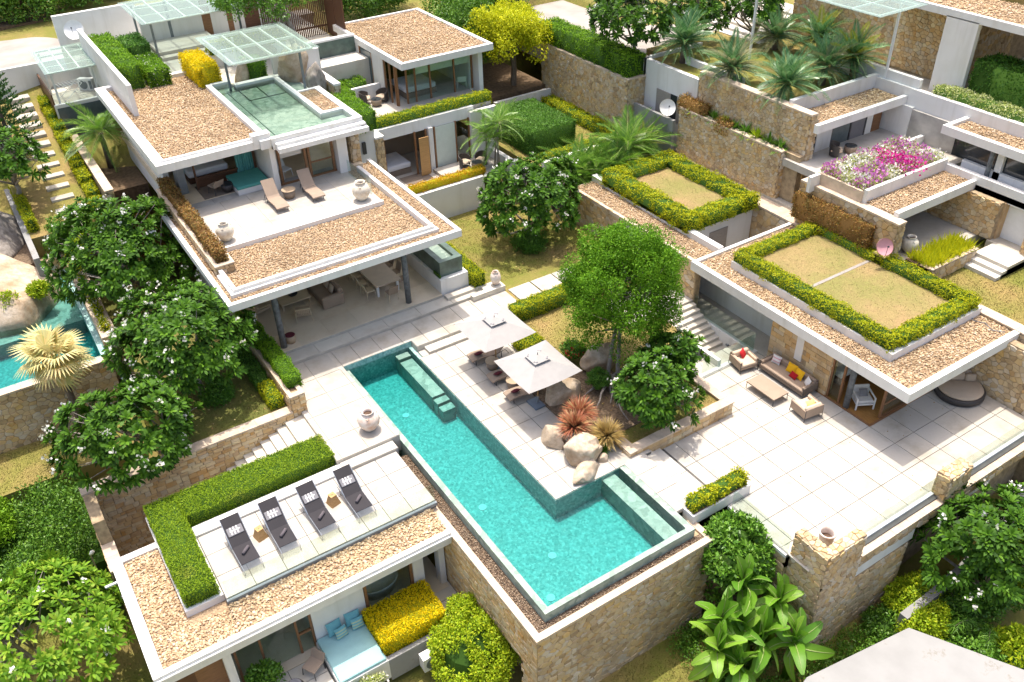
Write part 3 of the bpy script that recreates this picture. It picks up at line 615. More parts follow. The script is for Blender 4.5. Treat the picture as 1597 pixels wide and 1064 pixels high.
wk = slab('side_walkway', 9.3, 10.42, 20.6, 23.2, -4.3, -3.84); pave(wk, [9.32, 10.40], [20.6, 21.4, 22.2], -3.81, 'step_stone'); G().box(9.3, 10.4, 20.3, 20.62, -4.3, -3.76).obj('kerb', 'white_paint', wk)
be = thing('built_in_bench', 'pale aqua built-in daybed with low white front wall', 'daybed', (5.6, 21, -3.8))
G().box(4.56, 6.55, 19.95, YF, -4.6, -3.52).obj('base', 'white_paint', be); G().soft(4.6, 6.5, 20.0, YF-.02, -3.52, -3.36, .03).obj('mattress', 'aqua_mattress', be)
G().box(6.55, 9.3, 19.95, 20.15, -4.8, -3.55).obj('planter_wall', 'white_wall_old', be)
def cushion(name, label, w, h, d, loc, rot, mats, group=None, stripe=None):
    g = G(); n = 8; vs = []; F = []
    for sgn in (1, -1):
        b = len(vs)
        for j in range(n+1):
            for i in range(n+1):
                a = i/n*2-1; c = j/n*2-1; bul = (1-a*a)**.5*(1-c*c)**.5; pin = 1-.07*(abs(a)*abs(c))**0 * (1-abs(abs(a)-abs(c))) * 0
                k = 1-.10*(1-max(abs(a), abs(c)))*0-.06*(abs(a) > .99)*(1-c*c)-.06*(abs(c) > .99)*(1-a*a)
                vs.append((a*w/2*k, sgn*bul*d/2, c*h/2*k))
        for j in range(n):
            for i in range(n):
                q = (b+j*(n+1)+i, b+j*(n+1)+i+1, b+(j+1)*(n+1)+i+1, b+(j+1)*(n+1)+i); F.append(q if sgn < 0 else q[::-1])
    g.add(vs, F)
    if stripe: g.m = [1 if (k % 64)//8 in stripe else 0 for k in range(len(F))]
    o = g.obj(name, mats, None, smooth=True); o.location = loc; o.rotation_euler = rot; return tag(o, label, 'cushion', group)
cushion('cushion', 'plain aqua cushion against the white wall, farther from the yellow hedge', .62, .6, .2, (5.35, 22.1, -3.02), (R(-22), 0, R(4)), 'aqua')
cushion('cushion', 'plain aqua cushion nearest the yellow hedge on the daybed', .62, .6, .2, (6.12, 22.1, -3.0), (R(-22), 0, R(-6)), 'aqua')
cushion('cushion', 'small striped cushion before the aqua cushion, farther from the yellow hedge', .5, .46, .16, (5.5, 21.82, -3.1), (R(-28), 0, R(6)), ['aqua', 'stripe_green'], stripe=(1, 3, 5))
cushion('cushion', 'small striped cushion before the aqua cushion nearest the yellow hedge', .5, .46, .16, (6.2, 21.85, -3.08), (R(-28), 0, R(-3)), ['aqua', 'stripe_green'], stripe=(1, 3, 5))
hedge('golden_hedge', 'bright yellow clipped hedge beside the aqua daybed', [(6.52, 9.25, 20.2, 22.05, -3.7, -2.78)], 'hedge_gold', 'core_gold', leaf=.075, dens=800, wob=.05)
# stone wall, steps and sunken passage behind the lower villa
stone_thing('garden_retaining_wall', 'long golden ashlar wall behind the green clipped hedge', 'stone wall',
    [(-1.15, 7.85, 31.04, 31.5, -5.0, .40), (7.85, 8.5, 31.04, 31.5, -5.0, 1.2), (-1.15, -.7, 27.62, 31.04, -5.2, -.9), (-1.15, -.7, 29.2, 31.04, -.9, .40)],
    [dict(org=(-1.15, 31.04, -4.2), u=(1, 0, 0), w=9.0, h=4.6, cell=(.31, .21), style='coursed', mat='ashlar', n_ind=275), dict(org=(7.85, 31.04, -1.4), u=(1, 0, 0), w=.65, h=2.6, cell=(.31, .21), style='coursed', mat='ashlar', n_ind=25),
     dict(org=(-1.15, 31.04, -4.8), u=(0, -1, 0), w=3.4, h=3.9, cell=(.36, .24), style='coursed', mat='ashlar', n_ind=0), dict(org=(8.5, 31.04, .3), u=(0, 1, 0), w=6.5, h=.9, cell=(.4, .25), style='coursed', mat='ashlar', n_ind=0),
     dict(org=(7.85, 38, .45), u=(0, -1, 0), w=6.9, h=.75, cell=(.4, .25), style='coursed', mat='ashlar', n_ind=0)],
    caps=[(-1.18, 7.84, 31.0, 31.52, .40, .48), (7.82, 8.53, 31.0, 31.3, 1.2, 1.28), (7.82, 8.02, 31.3, 38, 1.2, 1.27), (8.33, 8.53, 31.3, 38, 1.2, 1.27), (-1.18, -.68, 27.6, 29.2, -.9, -.82)])
G().box(7.86, 8.49, 31.5, 38, -.5, 1.2).obj('planter_bed', 'soil', bpy.data.objects['garden_retaining_wall'])
for k in range(12): slab('passage_step', 7.8-.42*(k+1), 8.2-.42*k if k else 8.2, 28.95, 31.0, -4, .3-.18*(k+1), 'step_stone')
patch('passage', -.7, 5.7, 27.5, 31.0, -3.6, 'step_stone', d=1)
hedge('planter_hedge', 'clipped bright green hedge in the stone planter beside the living room steps', [(8.0, 8.72, 31.7, 35.3, 1.1, 1.75), (7.9, 8.6, 35.3, 38.2, 1.1, 1.8)], 'hedge_green', leaf=.07, dens=700)
hedge('lime_border', 'low lime and dark green border hedge along the shaded plumeria court', [(7.1, 7.72, 31.7, 33.3, .4, .95)], 'hedge_lime', leaf=.08, dens=500)
hedge('court_hedge', 'dark green border hedge inside the plumeria court, behind the lime one', [(7.05, 7.7, 33.3, 38.3, .4, .95)], 'hedge_dark', leaf=.08, dens=500)
patch('court_lawn', 2.72, 7.86, 31.5, 50, .42, 'lawn_green', d=1.2)
# ================================================================== LIVING PAVILION (two storeys, roof terrace)
lv = thing('living_pavilion', 'open living room under a gravel-edged roof terrace, beside the pool path', 'house', (13, 40, .6))
lf = slab('living_floor', 8.5, 17.95, 35.35, 44.6, -.3, .57, 'riser'); pave(lf, grid(8.5, 17.95, 1.6), grid(35.35, 44.6, 1.55), .6, 'living_floor', .006)
ls = slab('living_step', 8.75, 20.0, 34.5, 35.35, -.3, .42, 'riser'); pave(ls, grid(8.75, 20.0, 1.9), [34.5, 35.35], .45, 'step_stone')
g = G().box(19.15, 21.15, 34.2, 34.5, -.2, .6).box(20.0, 21.15, 34.5, 34.95, -.2, .6).box(18.0, 20.0, 34.88, 35.3, -.2, .6); ledge = struct(g.obj('jar_ledge', 'step_stone'))
G().box(17.95, 19.6, 35.42, 44.5, .0, 1.42).obj('tank_base', 'white_paint', lv)
g = G().box(18.1, 19.45, 35.7, 36.0, 1.42, 2.3).box(18.1, 18.42, 36.0, 44.3, 1.42, 2.3).box(19.13, 19.45, 36.0, 44.3, 1.42, 2.3); tk = g.obj('water_trough', 'green_tank', lv)
G().box(18.42, 19.13, 36.0, 44.3, 1.42, 2.12).obj('trough_bed', 'pool_stone', lv); G().box(18.41, 19.14, 35.99, 44.3, 2.0, 2.2).obj('trough_water', 'pond_water', lv)
G().box(18.0, 18.08, 35.6, 36.3, 1.43, 1.6).obj('planting', 'core_leaf', lv)
for x in (9.31, 16.16): G().cyl(x, 35.75, .6, 4.35, .155, 20).obj('column', 'grey_column', lv, smooth=True)
for b in ((8.2, 8.85, 38.0, 39.2, .6, 4.3),): 
    G().box(*b).obj('stone_pier', 'mortar', lv)
    facing(lv, org=(8.2, 38.0, .6), u=(1, 0, 0), w=.65, h=3.7, cell=(.33, .3), style='coursed', mat='ashlar', n_ind=40); facing(lv, org=(8.85, 38.0, .6), u=(0, 1, 0), w=1.2, h=3.7, cell=(.33, .3), style='coursed', mat='ashlar', n_ind=40)
G().box(8.0, 18.0, 44.3, 44.6, .6, 4.3).obj('back_wall', 'soffit', lv); G().box(7.9, 8.15, 39.2, 44.6, .2, 4.3).obj('side_wall', 'white_paint', lv)
# roof
G().box(7.0, 18.5, 34.35, 44.5, 4.28, 4.62).obj('roof_slab', 'white_paint', lv)
for b in ((6.88, 18.72, 34.2, 34.42, 4.38, 4.74), (6.88, 7.1, 34.42, 45, 4.38, 4.743), (18.5, 18.72, 34.42, 44.6, 4.38, 4.743)): G().box(*b).obj('fascia', 'white_paint', lv)
G().box(7.11, 18.49, 34.43, 44.4, 4.62, 4.645).obj('gravel_bed', 'gravel_bed', lv)
for b in ((7.42, 17.62, 34.98, 35.16, 4.63, 4.97), (7.42, 7.6, 35.16, 37.2, 4.63, 4.973), (17.44, 17.62, 35.16, 43.6, 4.63, 4.973)): G().box(*b).obj('roof_kerb', 'white_paint', lv)
for b in ((7.25, 17.8, 34.84, 34.98, 4.63, 4.82), (7.27, 7.42, 34.98, 36.9, 4.63, 4.823), (17.62, 17.78, 34.98, 43.8, 4.63, 4.823)): G().box(*b).obj('gutter_lip', 'white_paint', lv)
pebbles(lv, [(7.62, 17.42, 35.18, 39.0), (16.85, 17.42, 39.0, 43.4)], 4.66, .058, 190); pebbles(lv, [(7.12, 18.48, 34.44, 34.83), (17.8, 18.48, 34.84, 44.3), (7.12, 7.26, 34.84, 44)], 4.66, .055, 180)
pebbles(lv, [(7.28, 8.25, 37.5, 44)], 4.66, .055, 120)
G().box(8.3, 16.84, 39.05, 44.0, 4.63, 4.87).obj('terrace_base', 'white_paint', lv)
pave(lv, grid(8.32, 16.82, 1.42), [39.18, 40.4, 41.65, 42.9, 43.95], 4.9, gap=.01); G().box(8.3, 16.86, 39.02, 39.17, 4.63, 4.905).obj('terrace_edge', 'white_paint', lv)
for a, b in ((40.1, 41.6), (41.62, 43.1)): G().box(16.72, 16.735, a, b, 4.9, 5.75).obj('glass_panel', 'glass', lv)
# stone planter with brown hedge along the terrace
stone_thing('terrace_planter', 'narrow stone planter edging the roof terrace beside the plumerias', 'planter', [(7.35, 8.2, 37.1, 47.0, 4.62, 5.1)],
    [dict(org=(7.35, 37.1, 4.64), u=(1, 0, 0), w=.85, h=.45, cell=(.3, .2), n_ind=0), dict(org=(8.2, 37.1, 4.64), u=(0, 1, 0), w=9.8, h=.45, cell=(.35, .2), n_ind=0), dict(org=(7.35, 47, 4.64), u=(0, -1, 0), w=9.9, h=.45, cell=(.35, .2), n_ind=0)],
    caps=[(7.3, 8.25, 37.05, 37.3, 5.1, 5.16), (8.03, 8.25, 37.3, 47, 5.1, 5.157), (7.3, 7.5, 37.3, 47, 5.1, 5.157)])
hedge('brown_hedge', 'long russet brown hedge edging the roof terrace', [(7.5, 8.05, 37.4, 47.0, 5.05, 5.75)], 'hedge_brown', 'core_brown', leaf=.09, dens=420, wob=.09)
# ================================================================== MASTER BEDROOM STOREY
ms = thing('master_bedroom_wing', 'white upper bedroom wing with gravel roof and green rooftop pond', 'house', (12, 48, 4.9))
G().box(7.8, 18.0, 43.95, 57.2, 4.4, 4.88).obj('floor', 'living_floor', ms)
pave(ms, [8.2, 9.5, 10.8, 12.1, 13.4, 14.8, 16.3], [43.95, 44.6], 4.9, 'concrete', gap=.01)
# gravel roof
G().box(7.2, 12.85, 43.75, 56.6, 7.35, 7.62).obj('roof_slab', 'white_paint', ms)
for b in ((7.06, 13.0, 43.55, 43.85, 7.38, 7.80), (7.06, 7.36, 43.85, 57.0, 7.38, 7.803), (12.55, 12.85, 43.85, 53.1, 7.6, 7.93), (7.36, 12.85, 56.3, 56.7, 7.38, 7.9)): G().box(*b).obj('parapet', 'white_paint', ms)
for b in ((7.36, 12.55, 43.85, 44.0, 7.6, 7.9), (7.36, 7.55, 44.0, 56.3, 7.6, 7.9)): G().box(*b).obj('roof_kerb', 'white_paint', ms)
G().box(7.5, 12.6, 43.95, 56.4, 7.62, 7.66).obj('gravel_bed', 'gravel_bed', ms); pebbles(ms, [(7.56, 12.54, 44.02, 56.25)], 7.68, .062, 170)
for b in ((12.0, 12.95, 43.5, 44.0, 7.6, 8.12), (12.3, 13.1, 43.3, 43.55, 7.38, 7.85)): G().box(*b).obj('corner_block', 'white_paint', ms)
G().box(12.72, 13.0, 43.5, 46.4, 4.9, 7.36).obj('side_wall', 'white_paint', ms); G().box(7.9, 8.2, 47.4, 56.8, 3.2, 7.36).obj('side_wall', 'white_paint', ms)
G().box(8.2, 18.0, 56.5, 56.8, 4.4, 7.36).obj('back_wall', 'soffit', ms); G().box(12.85, 13.05, 46.4, 56.5, 4.9, 7.36).obj('wall', 'white_paint', ms)
G().box(8.35, 8.75, 46.0, 46.8, 4.9, 7.36).obj('pier', 'grey_metal', ms)
# pond roof
G().box(12.85, 17.75, 43.1, 52.6, 7.3, 7.5).obj('roof_slab', 'soffit', ms)
for b in ((12.98, 18.05, 42.55, 42.85, 7.25, 7.5), (12.98, 18.02, 42.85, 43.15, 7.3, 7.66), (12.85, 17.98, 43.15, 43.45, 7.3, 7.9), (17.62, 17.98, 43.45, 49.0, 7.3, 7.903), (16.32, 16.6, 44.9, 52.0, 7.3, 7.906), (16.6, 17.62, 44.9, 45.15, 7.3, 7.9), (14.0, 16.9, 52.0, 52.4, 7.3, 7.93), (12.85, 14.0, 52.9, 53.2, 7.3, 7.93), (16.6, 17.62, 48.8, 49.0, 7.3, 7.9)): G().box(*b).obj('parapet', 'white_paint', ms)
G().box(17.75, 18.05, 42.85, 49.2, 7.3, 7.55).obj('roof_ledge', 'white_paint', ms)
G().box(12.85, 17.63, 43.45, 52.1, 7.5, 7.56).obj('pond_floor', 'pool_stone', ms); G().box(12.86, 16.33, 52.0, 52.95, 7.4, 7.56).obj('pond_floor', 'pool_stone', ms)
struct(G().prism([(12.84, 43.44), (17.63, 43.44), (17.63, 44.91), (16.33, 44.91), (16.33, 52.0), (14.0, 52.0), (14.0, 52.95), (12.84, 52.95)], 7.52, 7.78).obj('pond_water', 'pond_water'))
G().box(16.6, 17.62, 45.15, 48.8, 7.5, 7.82).obj('gravel_bed', 'gravel_bed', ms); pebbles(ms, [(16.62, 17.6, 45.17, 48.78)], 7.83, .055, 180)
for b in ((13.42, 13.46, 43.5, 52.0, 7.56, 7.60), (14.1, 14.14, 50.0, 52.0, 7.56, 7.6), (15.2, 15.24, 50.0, 52.0, 7.56, 7.6), (14.1, 16.3, 49.98, 50.02, 7.56, 7.6)): G().box(*b).obj('pond_joint', 'green_tank', ms)
# terrace doors
G().box(16.42, 16.98, 43.4, 44.0, 4.9, 7.3).obj('pier', 'white_paint', ms)
for x in (13.2, 14.66, 14.86, 16.22): G().box(x, x+.13, 43.85, 43.97, 4.9, 7.0).obj('door_frame', 'brown_timber', ms)
for a, b in ((13.0, 14.66), (14.8, 16.4)): G().box(a, b, 43.86, 43.96, 4.88, 5.0).obj('door_frame', 'brown_timber', ms); G().box(a, b, 43.86, 43.96, 6.95, 7.05).obj('door_frame', 'brown_timber', ms)
G().box(14.99, 16.22, 43.88, 43.94, 5.72, 5.8).obj('door_frame', 'brown_timber', ms)
G().box(14.99, 16.22, 43.9, 43.92, 5.0, 6.95).obj('glass_panel', 'glass', ms); G().box(13.05, 16.45, 43.9, 43.95, 7.05, 7.3).obj('lintel', 'white_paint', ms); G().box(13.1, 14.6, 44.05, 44.07, 6.35, 6.95).obj('roller_blind', 'linen', ms)
# bedroom in view below the gravel roof
bd = thing('double_bed', 'white double bed with grey-green throw in the open upper bedroom', 'bed', (10.2, 48.2, 4.9))
G().box(9.1, 11.3, 46.9, 49.3, 4.95, 5.25).obj('base', 'dark_timber', bd); G().soft(9.1, 11.3, 46.9, 49.3, 5.25, 5.62, .07).obj('mattress', 'bed_white', bd); G().soft(9.05, 11.35, 47.6, 48.5, 5.3, 5.66, .05).obj('throw', 'bed_throw', bd)
for x in (9.25, 10.3): G().soft(x, x+.85, 48.75, 49.2, 5.62, 5.82, .07).obj('pillow', 'bed_white', bd)
fs = thing('wooden_screen', 'dark timber screen at the foot of the upper bed', 'screen', (10.4, 46.4, 4.9))
G().box(9.25, 9.35, 46.1, 46.2, 4.9, 7.3).obj('post', 'dark_timber', fs); G().box(9.35, 11.6, 46.12, 46.18, 5.45, 5.55).obj('rail', 'dark_timber', fs); G().box(9.35, 11.6, 46.3, 46.7, 4.9, 5.35).obj('cabinet', 'dark_timber', fs)
rug = tag(G().box(9.2, 11.4, 44.75, 46.6, 4.885, 4.9).obj('rug', 'taupe_dark'), 'brown rug before the bed in the upper bedroom', 'rug')
db = thing('daybed', 'teal mattress daybed at the edge of the upper bedroom', 'daybed', (11.7, 44.8, 4.9))
G().box(10.85, 12.6, 44.1, 45.95, 4.9, 5.2).obj('base', 'linen', db); G().soft(10.82, 12.62, 44.06, 45.98, 5.2, 5.36, .03).obj('mattress', 'teal', db)
cu = thing('curtain', 'teal curtain drawn beside the upper bedroom daybed', 'curtain', (12, 46.2, 4.9))
g = G(); n = 26
for k in range(n): 
    x0 = 11.55+k*.038; y0 = 46.15+.06*math.sin(k*1.9); x1 = x0+.038; y1 = 46.15+.06*math.sin((k+1)*1.9); g.quad((x0, y0, 4.95), (x1, y1, 4.95), (x1, y1, 7.3), (x0, y0, 7.3))
g.obj('drape', 'curtain_teal', cu); G().box(12.5, 12.62, 46.0, 46.12, 4.9, 7.3).obj('post', 'dark_timber', cu)
def slat_chair(name, label, loc, rz, mat, legs='dark_metal', w=.6, d=.6, cat='chair', back=.8, group=None):
    t = thing(name, label, cat, loc, rz, group)
    G().soft(-w/2, w/2, -d/2, d/2, .40, .47, .02).obj('seat', mat, t, False)
    G().add([(-w/2, d/2-.04, .45), (w/2, d/2-.04, .45), (w/2, d/2+.12, back), (-w/2, d/2+.12, back), (-w/2, d/2, .45), (w/2, d/2, .45), (w/2, d/2+.16, back), (-w/2, d/2+.16, back)], [(0, 1, 2, 3), (7, 6, 5, 4), (0, 4, 5, 1), (3, 2, 6, 7), (0, 3, 7, 4), (1, 5, 6, 2)]).obj('backrest', mat, t, False)
    for x in (-1, 1):
        for y in (-1, 1): G().bar((x*(w/2-.03), y*(d/2-.03), .42), (x*(w/2), y*(d/2), 0), .035).obj('leg', legs, t, False)
    return t
slat_chair('chair', 'dark chair with tan seat in the open upper bedroom', (10.0, 45.2, 4.9), R(200), 'taupe', cat='chair')
tb = thing('wicker_table', 'round black wicker table in the open upper bedroom', 'table', (10.55, 45.0, 4.9)); G().lathe([(.2, 0), (.32, .25), (.34, .42)], n=18).obj('basket', 'wicker_dark', tb, False, True); G().cyl(0, 0, .42, .45, .33, 18).obj('top', 'black_glass', tb, False)
dc = slat_chair('white_chair', 'white slatted chair just inside the upper terrace doors', (13.75, 44.9, 4.9), R(20), 'white_metal', 'white_metal', back=1.05)
# ================================================================== WHITE FIN WALL AND ENTRANCE COURT
fin = tag(G().box(7.95, 8.2, 51.2, 64.0, 6.5, 9.45).obj('fin_wall', 'white_paint'), 'white blade wall rising through the gravel roof near the hedges', 'wall')
patch('entrance_ground', 8.2, 23, 52.9, 74, 7.5, 'step_stone', d=2)
patch('drying_yard', 5.1, 7.95, 61.2, 66, 5.5, 'step_stone', d=1.5)
tag(G().box(6.95, 12.2, 66.0, 66.3, 5.4, 9.95).obj('yard_wall', 'white_paint'), 'tall white wall carrying a white satellite dish', 'wall')
tag(G().box(1.5, 6.95, 66.1, 66.35, 3.5, 7.25).obj('boundary_wall', 'white_paint'), 'low white boundary wall beside the road, behind the drying yard', 'wall')
yw = thing('courtyard_wall', 'white courtyard wall with dark mirror panel behind the palm', 'wall', (6, 61, 3)); G().box(5.0, 7.95, 61.0, 61.25, 2.5, 5.95).obj('wall', 'white_paint', yw); G().box(5.1, 7.9, 60.97, 61.0, 3.9, 5.75).obj('panel', 'screen', yw)
# glass canopies
def canopy(name, label, x0, x1, y0, y1, z, nx, ny, posts, zb, mat='white_metal', th=.1, ov=.35):
    t = thing(name, label, 'glass canopy', ((x0+x1)/2, (y0+y1)/2, zb))
    xs = steps(x0, x1, nx); ys = steps(y0, y1, ny)
    for x in xs: G().box(x-.05, x+.05, y0, y1, z-th, z).obj('beam', mat, t)
    for y in ys: G().box(x0-.05, x1+.05, y-.05, y+.05, z-th-.003, z-.003).obj('beam', mat, t)
    for i in range(nx):
        for j in range(ny):
            a = xs[i]-(ov if i == 0 else -.01); b = xs[i+1]+(ov if i == nx-1 else -.01); c = ys[j]-(ov if j == 0 else -.01); d = ys[j+1]+(ov if j == ny-1 else -.01)
            G().box(a, b, c, d, z+.012, z+.028).obj('glass_pane', 'canopy_glass', t)
    for p in posts: G().box(p[0]-.06, p[0]+.06, p[1]-.06, p[1]+.06, zb, z-th).obj('post', p[2] if len(p) > 2 else 'grey_metal', t)
    return t
canopy('glass_canopy', 'glass canopy on white beams over the drying yard', 5.2, 7.9, 60.3, 65.3, 8.2, 3, 4, [(5.4, 61.4, 'white_metal'), (7.8, 61.4, 'white_metal'), (5.4, 65.1, 'white_metal')], 5.5, ov=.25)
tag(G().box(5.0, 5.08, 61.2, 66.1, 5.2, 6.6).obj('yard_fence', 'dark_timber'), 'dark timber fence panel along the drying yard', 'fence')
canopy('glass_canopy', 'large glass canopy over the entrance doors by the road', 11.2, 17.2, 58.6, 64.0, 10.5, 5, 3, [(11.5, 58.9), (17, 58.9), (11.5, 63.6)], 7.5)
canopy('glass_canopy', 'glass canopy on white beams behind the rooftop pond', 13.2, 17.75, 48.6, 54.0, 10.3, 4, 2, [(13.75, 52.3), (17.35, 49.6), (14.8, 53.6, 'white_metal')], 7.5, th=.14)
en = thing('entrance_wall', 'white entrance wall with dark timber doors below the glass canopy', 'wall', (15, 64, 7.5))
for a, b, m in ((11.8, 13.6, 'white_paint'), (13.6, 13.8, 'grey_metal'), (13.8, 15.9, 'white_paint'), (15.9, 16.5, 'brown_timber'), (16.5, 17.6, 'white_paint'), (17.6, 18.0, 'brown_timber'), (18.0, 18.8, 'white_paint'), (18.8, 19.9, 'dark_timber'), (19.9, 21, 'white_paint')): G().box(a, b, 63.9, 64.15, 7.5, 10.2).obj('door' if 'timber' in m else 'wall_panel', m, en)
slab('entrance_step', 12.0, 16, 60.4, 63.9, 7.4, 7.7, 'step_stone'); slab('entrance_step', 12.0, 16, 61.0, 63.9, 7.6, 7.9, 'step_stone')
tag(G().box(14.2, 19.2, 57.2, 57.6, 7.0, 8.5).obj('planter_wall', 'white_paint'), 'low white planter wall below the entrance hedge', 'wall'); tag(G().box(16.6, 19.6, 52.5, 52.75, 7.3, 8.9).obj('pond_wall', 'white_paint'), 'white wall behind the rooftop pond canopy', 'wall')
for i, (x, w, lb) in enumerate(((15.2, .7, 'tan boulder under the pond canopy near the yellow hedge'), (17.9, .9, 'tan boulder leaning on the wall right of the pond canopy'))):
    pass
# ================================================================== GUEST WING
gw = thing('guest_wing', 'two-storey guest wing with gravel roof and shaded lower bedroom', 'house', (25, 50, 2))
G().box(19.0, 28.0, 43.9, 50, 1.5, 2.0).obj('floor', 'limestone', gw); G().box(19.9, 26.6, 46.6, 51.0, 4.85, 5.05).obj('slab', 'white_paint', gw)
G().box(19.9, 26.8, 46.4, 46.7, 4.75, 5.45).obj('parapet', 'white_paint', gw)
G().box(20.8, 28.2, 46.6, 58, 5.05, 5.4).obj('terrace_floor', 'limestone', gw)
G().box(20.2, 27.0, 49.6, 49.8, 2, 4.85).obj('wall', 'taupe', gw); G().box(23.45, 23.75, 46.2, 46.6, 2, 4.85).obj('pier', 'white_paint', gw); G().box(26.4, 28.3, 46.1, 46.4, 2, 5.2).obj('pier', 'white_paint', gw)
for x in (20.4, 22.5, 23.25, 23.85, 25.35, 26.3): G().box(x, x+.1, 46.3, 46.4, 2, 4.8).obj('door_frame', 'brown_timber', gw)
G().box(23.95, 25.35, 46.33, 46.36, 2.1, 4.75).obj('roller_blind', 'roller_blind', gw); G().box(22.6, 23.25, 45.9, 45.95, 2.05, 4.5).obj('door_leaf', 'teak', gw); G().box(23.9, 26.4, 46.3, 46.4, 1.98, 2.08).obj('door_frame', 'brown_timber', gw)
G().box(25.45, 26.3, 46.34, 46.36, 2.1, 4.75).obj('window_pane', 'glass', gw)
G().box(23.5, 26.9, 44.5, 46.1, 1.9, 2.2).obj('bench_step', 'limestone', gw)
# upper guest room
G().box(23.0, 29.2, 48.2, 57.8, 8.0, 8.25).obj('roof_slab', 'white_paint', gw)
for b in ((22.9, 29.4, 48.0, 48.25, 8.02, 8.42), (22.9, 23.15, 48.25, 58, 8.02, 8.423), (29.15, 29.4, 48.25, 58, 8.02, 8.423), (23.15, 29.15, 57.8, 58, 8.02, 8.42)): G().box(*b).obj('fascia', 'white_paint', gw)
G().box(23.15, 29.15, 48.25, 57.8, 8.25, 8.30).obj('gravel_bed', 'gravel_bed', gw); pebbles(gw, [(23.17, 29.13, 48.27, 57.75)], 8.32, .065, 120)
G().box(28.55, 28.85, 48.5, 49.3, 5.2, 8.0).obj('pier', 'white_paint', gw); G().box(28.3, 28.6, 49.3, 57.5, 5.2, 8.0).obj('wall', 'white_paint', gw); G().box(23.1, 28.5, 57.3, 57.5, 5.2, 8).obj('wall', 'white_paint', gw)
G().box(22.95, 23.15, 50.8, 52.3, 5.4, 8.0).obj('wall', 'white_paint', gw); G().box(22.95, 23.15, 54.2, 57.5, 5.4, 8.0).obj('wall', 'white_paint', gw); G().box(23.0, 23.05, 52.3, 54.2, 5.4, 7.9).obj('glass_panel', 'screen', gw)
for y in (52.3, 54.1): G().box(22.94, 23.08, y, y+.1, 5.4, 8).obj('door_frame', 'brown_timber', gw)
for x in (23.05, 23.7, 24.3, 25.35, 27.1, 28.4): G().box(x, x+.1, 49.2, 49.3, 5.4, 8).obj('door_frame', 'brown_timber', gw)
for x in (23.0,): 
    for y in (49.3, 50.0, 50.7): G().box(x, x+.1, y, y+.1, 5.4, 8).obj('door_frame', 'brown_timber', gw)
for a, b in ((23.8, 24.3), (24.4, 25.35), (25.45, 27.1), (27.2, 28.4)): G().box(a, b, 49.23, 49.25, 5.4, 7.95).obj('glass_panel', 'glass', gw)
for a, b in ((24.4, 25.35), (25.45, 27.1), (27.2, 28.4)): G().box(a, b, 49.32, 49.34, 7.1, 7.95).obj('roller_blind', 'roller_blind', gw)
bd = thing('guest_bed', 'white bed behind the glass of the upper guest room', 'bed', (25.2, 51.2, 5.4)); G().box(24.0, 26.2, 50.0, 52.2, 5.4, 5.75).obj('base', 'taupe_dark', bd); G().soft(24, 26.2, 50, 52.2, 5.75, 6.1, .07).obj('mattress', 'bed_white', bd)
bd = thing('guest_bed', 'white bed in the shaded lower guest room', 'bed', (21.6, 47.8, 2)); G().box(20.6, 22.4, 46.9, 48.9, 2.0, 2.35).obj('base', 'taupe_dark', bd); G().soft(20.6, 22.4, 46.9, 48.9, 2.35, 2.7, .07).obj('mattress', 'bed_white', bd)
tag(G().box(21.3, 23.1, 45.3, 46.5, 2.0, 2.02).obj('rug', 'taupe_dark'), 'brown rug at the door of the lower guest room', 'rug')
slat_chair('white_chair', 'white chair behind the glass at the far end of the upper guest room', (28.0, 49.9, 5.4), R(160), 'white_metal', 'white_metal')
ow = thing('outdoor_shower_wall', 'dark green tiled outdoor shower wall with white rim', 'wall', (21, 54, 5.4)); G().box(19.6, 22.9, 54.6, 54.85, 5.4, 8.5).obj('wall', 'green_tank', ow); G().box(19.5, 22.95, 54.55, 54.9, 8.5, 8.62).obj('coping', 'white_paint', ow); G().box(19.5, 22.9, 51.4, 51.6, 5.0, 6.3).obj('low_wall', 'white_paint', ow); G().lathe([(.05, 0), (.09, .05)], 21.2, 54.5, 10).obj('shower_head', 'steel', ow).location = (0, 0, 7.2); G().box(20.4, 20.46, 54.5, 54.6, 6.9, 7.6).obj('pipe', 'dark_metal', ow)
stone_thing('shower_stone_wall', 'stone wall with white top beside the outdoor shower', 'stone wall', [(19.0, 19.35, 49.2, 54, 5.0, 7.6)], [dict(org=(19.0, 49.2, 5.2), u=(1, 0, 0), w=.35, h=2.4, cell=(.25, .25), n_ind=0), dict(org=(19.0, 54, 5.2), u=(0, -1, 0), w=4.8, h=2.4, cell=(.35, .28), n_ind=0), dict(org=(19.35, 49.2, 5.2), u=(0, 1, 0), w=4.8, h=2.4, cell=(.35, .28), n_ind=0)], caps=[(18.95, 19.4, 49.15, 54, 7.6, 7.72, 'white_paint', 5)])
stone_thing('stone_gatepost', 'stone gate pier with white cap beside the lower guest bedroom', 'stone pier', [(19.65, 20.15, 45.6, 46.4, 1.5, 5.3)], [dict(org=(19.65, 45.6, 1.6), u=(1, 0, 0), w=.5, h=3.7, cell=(.25, .25), n_ind=60), dict(org=(19.65, 46.4, 1.6), u=(0, -1, 0), w=.8, h=3.7, cell=(.25, .25), n_ind=60)], caps=[(19.6, 20.2, 45.55, 47, 5.3, 5.42, 'white_paint', 2)])
stone_thing('stone_gatepost', 'stone pier with white cap beside the upper terrace doors', 'stone pier', [(17.55, 18.1, 44.3, 45.6, 2, 6.9)], [dict(org=(17.55, 44.3, 4.4), u=(1, 0, 0), w=.55, h=2.5, cell=(.26, .26), n_ind=60), dict(org=(17.55, 45.6, 4.4), u=(0, -1, 0), w=1.3, h=2.5, cell=(.26, .26), n_ind=60)], caps=[(17.5, 18.15, 44.25, 45.6, 6.9, 7.0, 'white_paint', 2)])
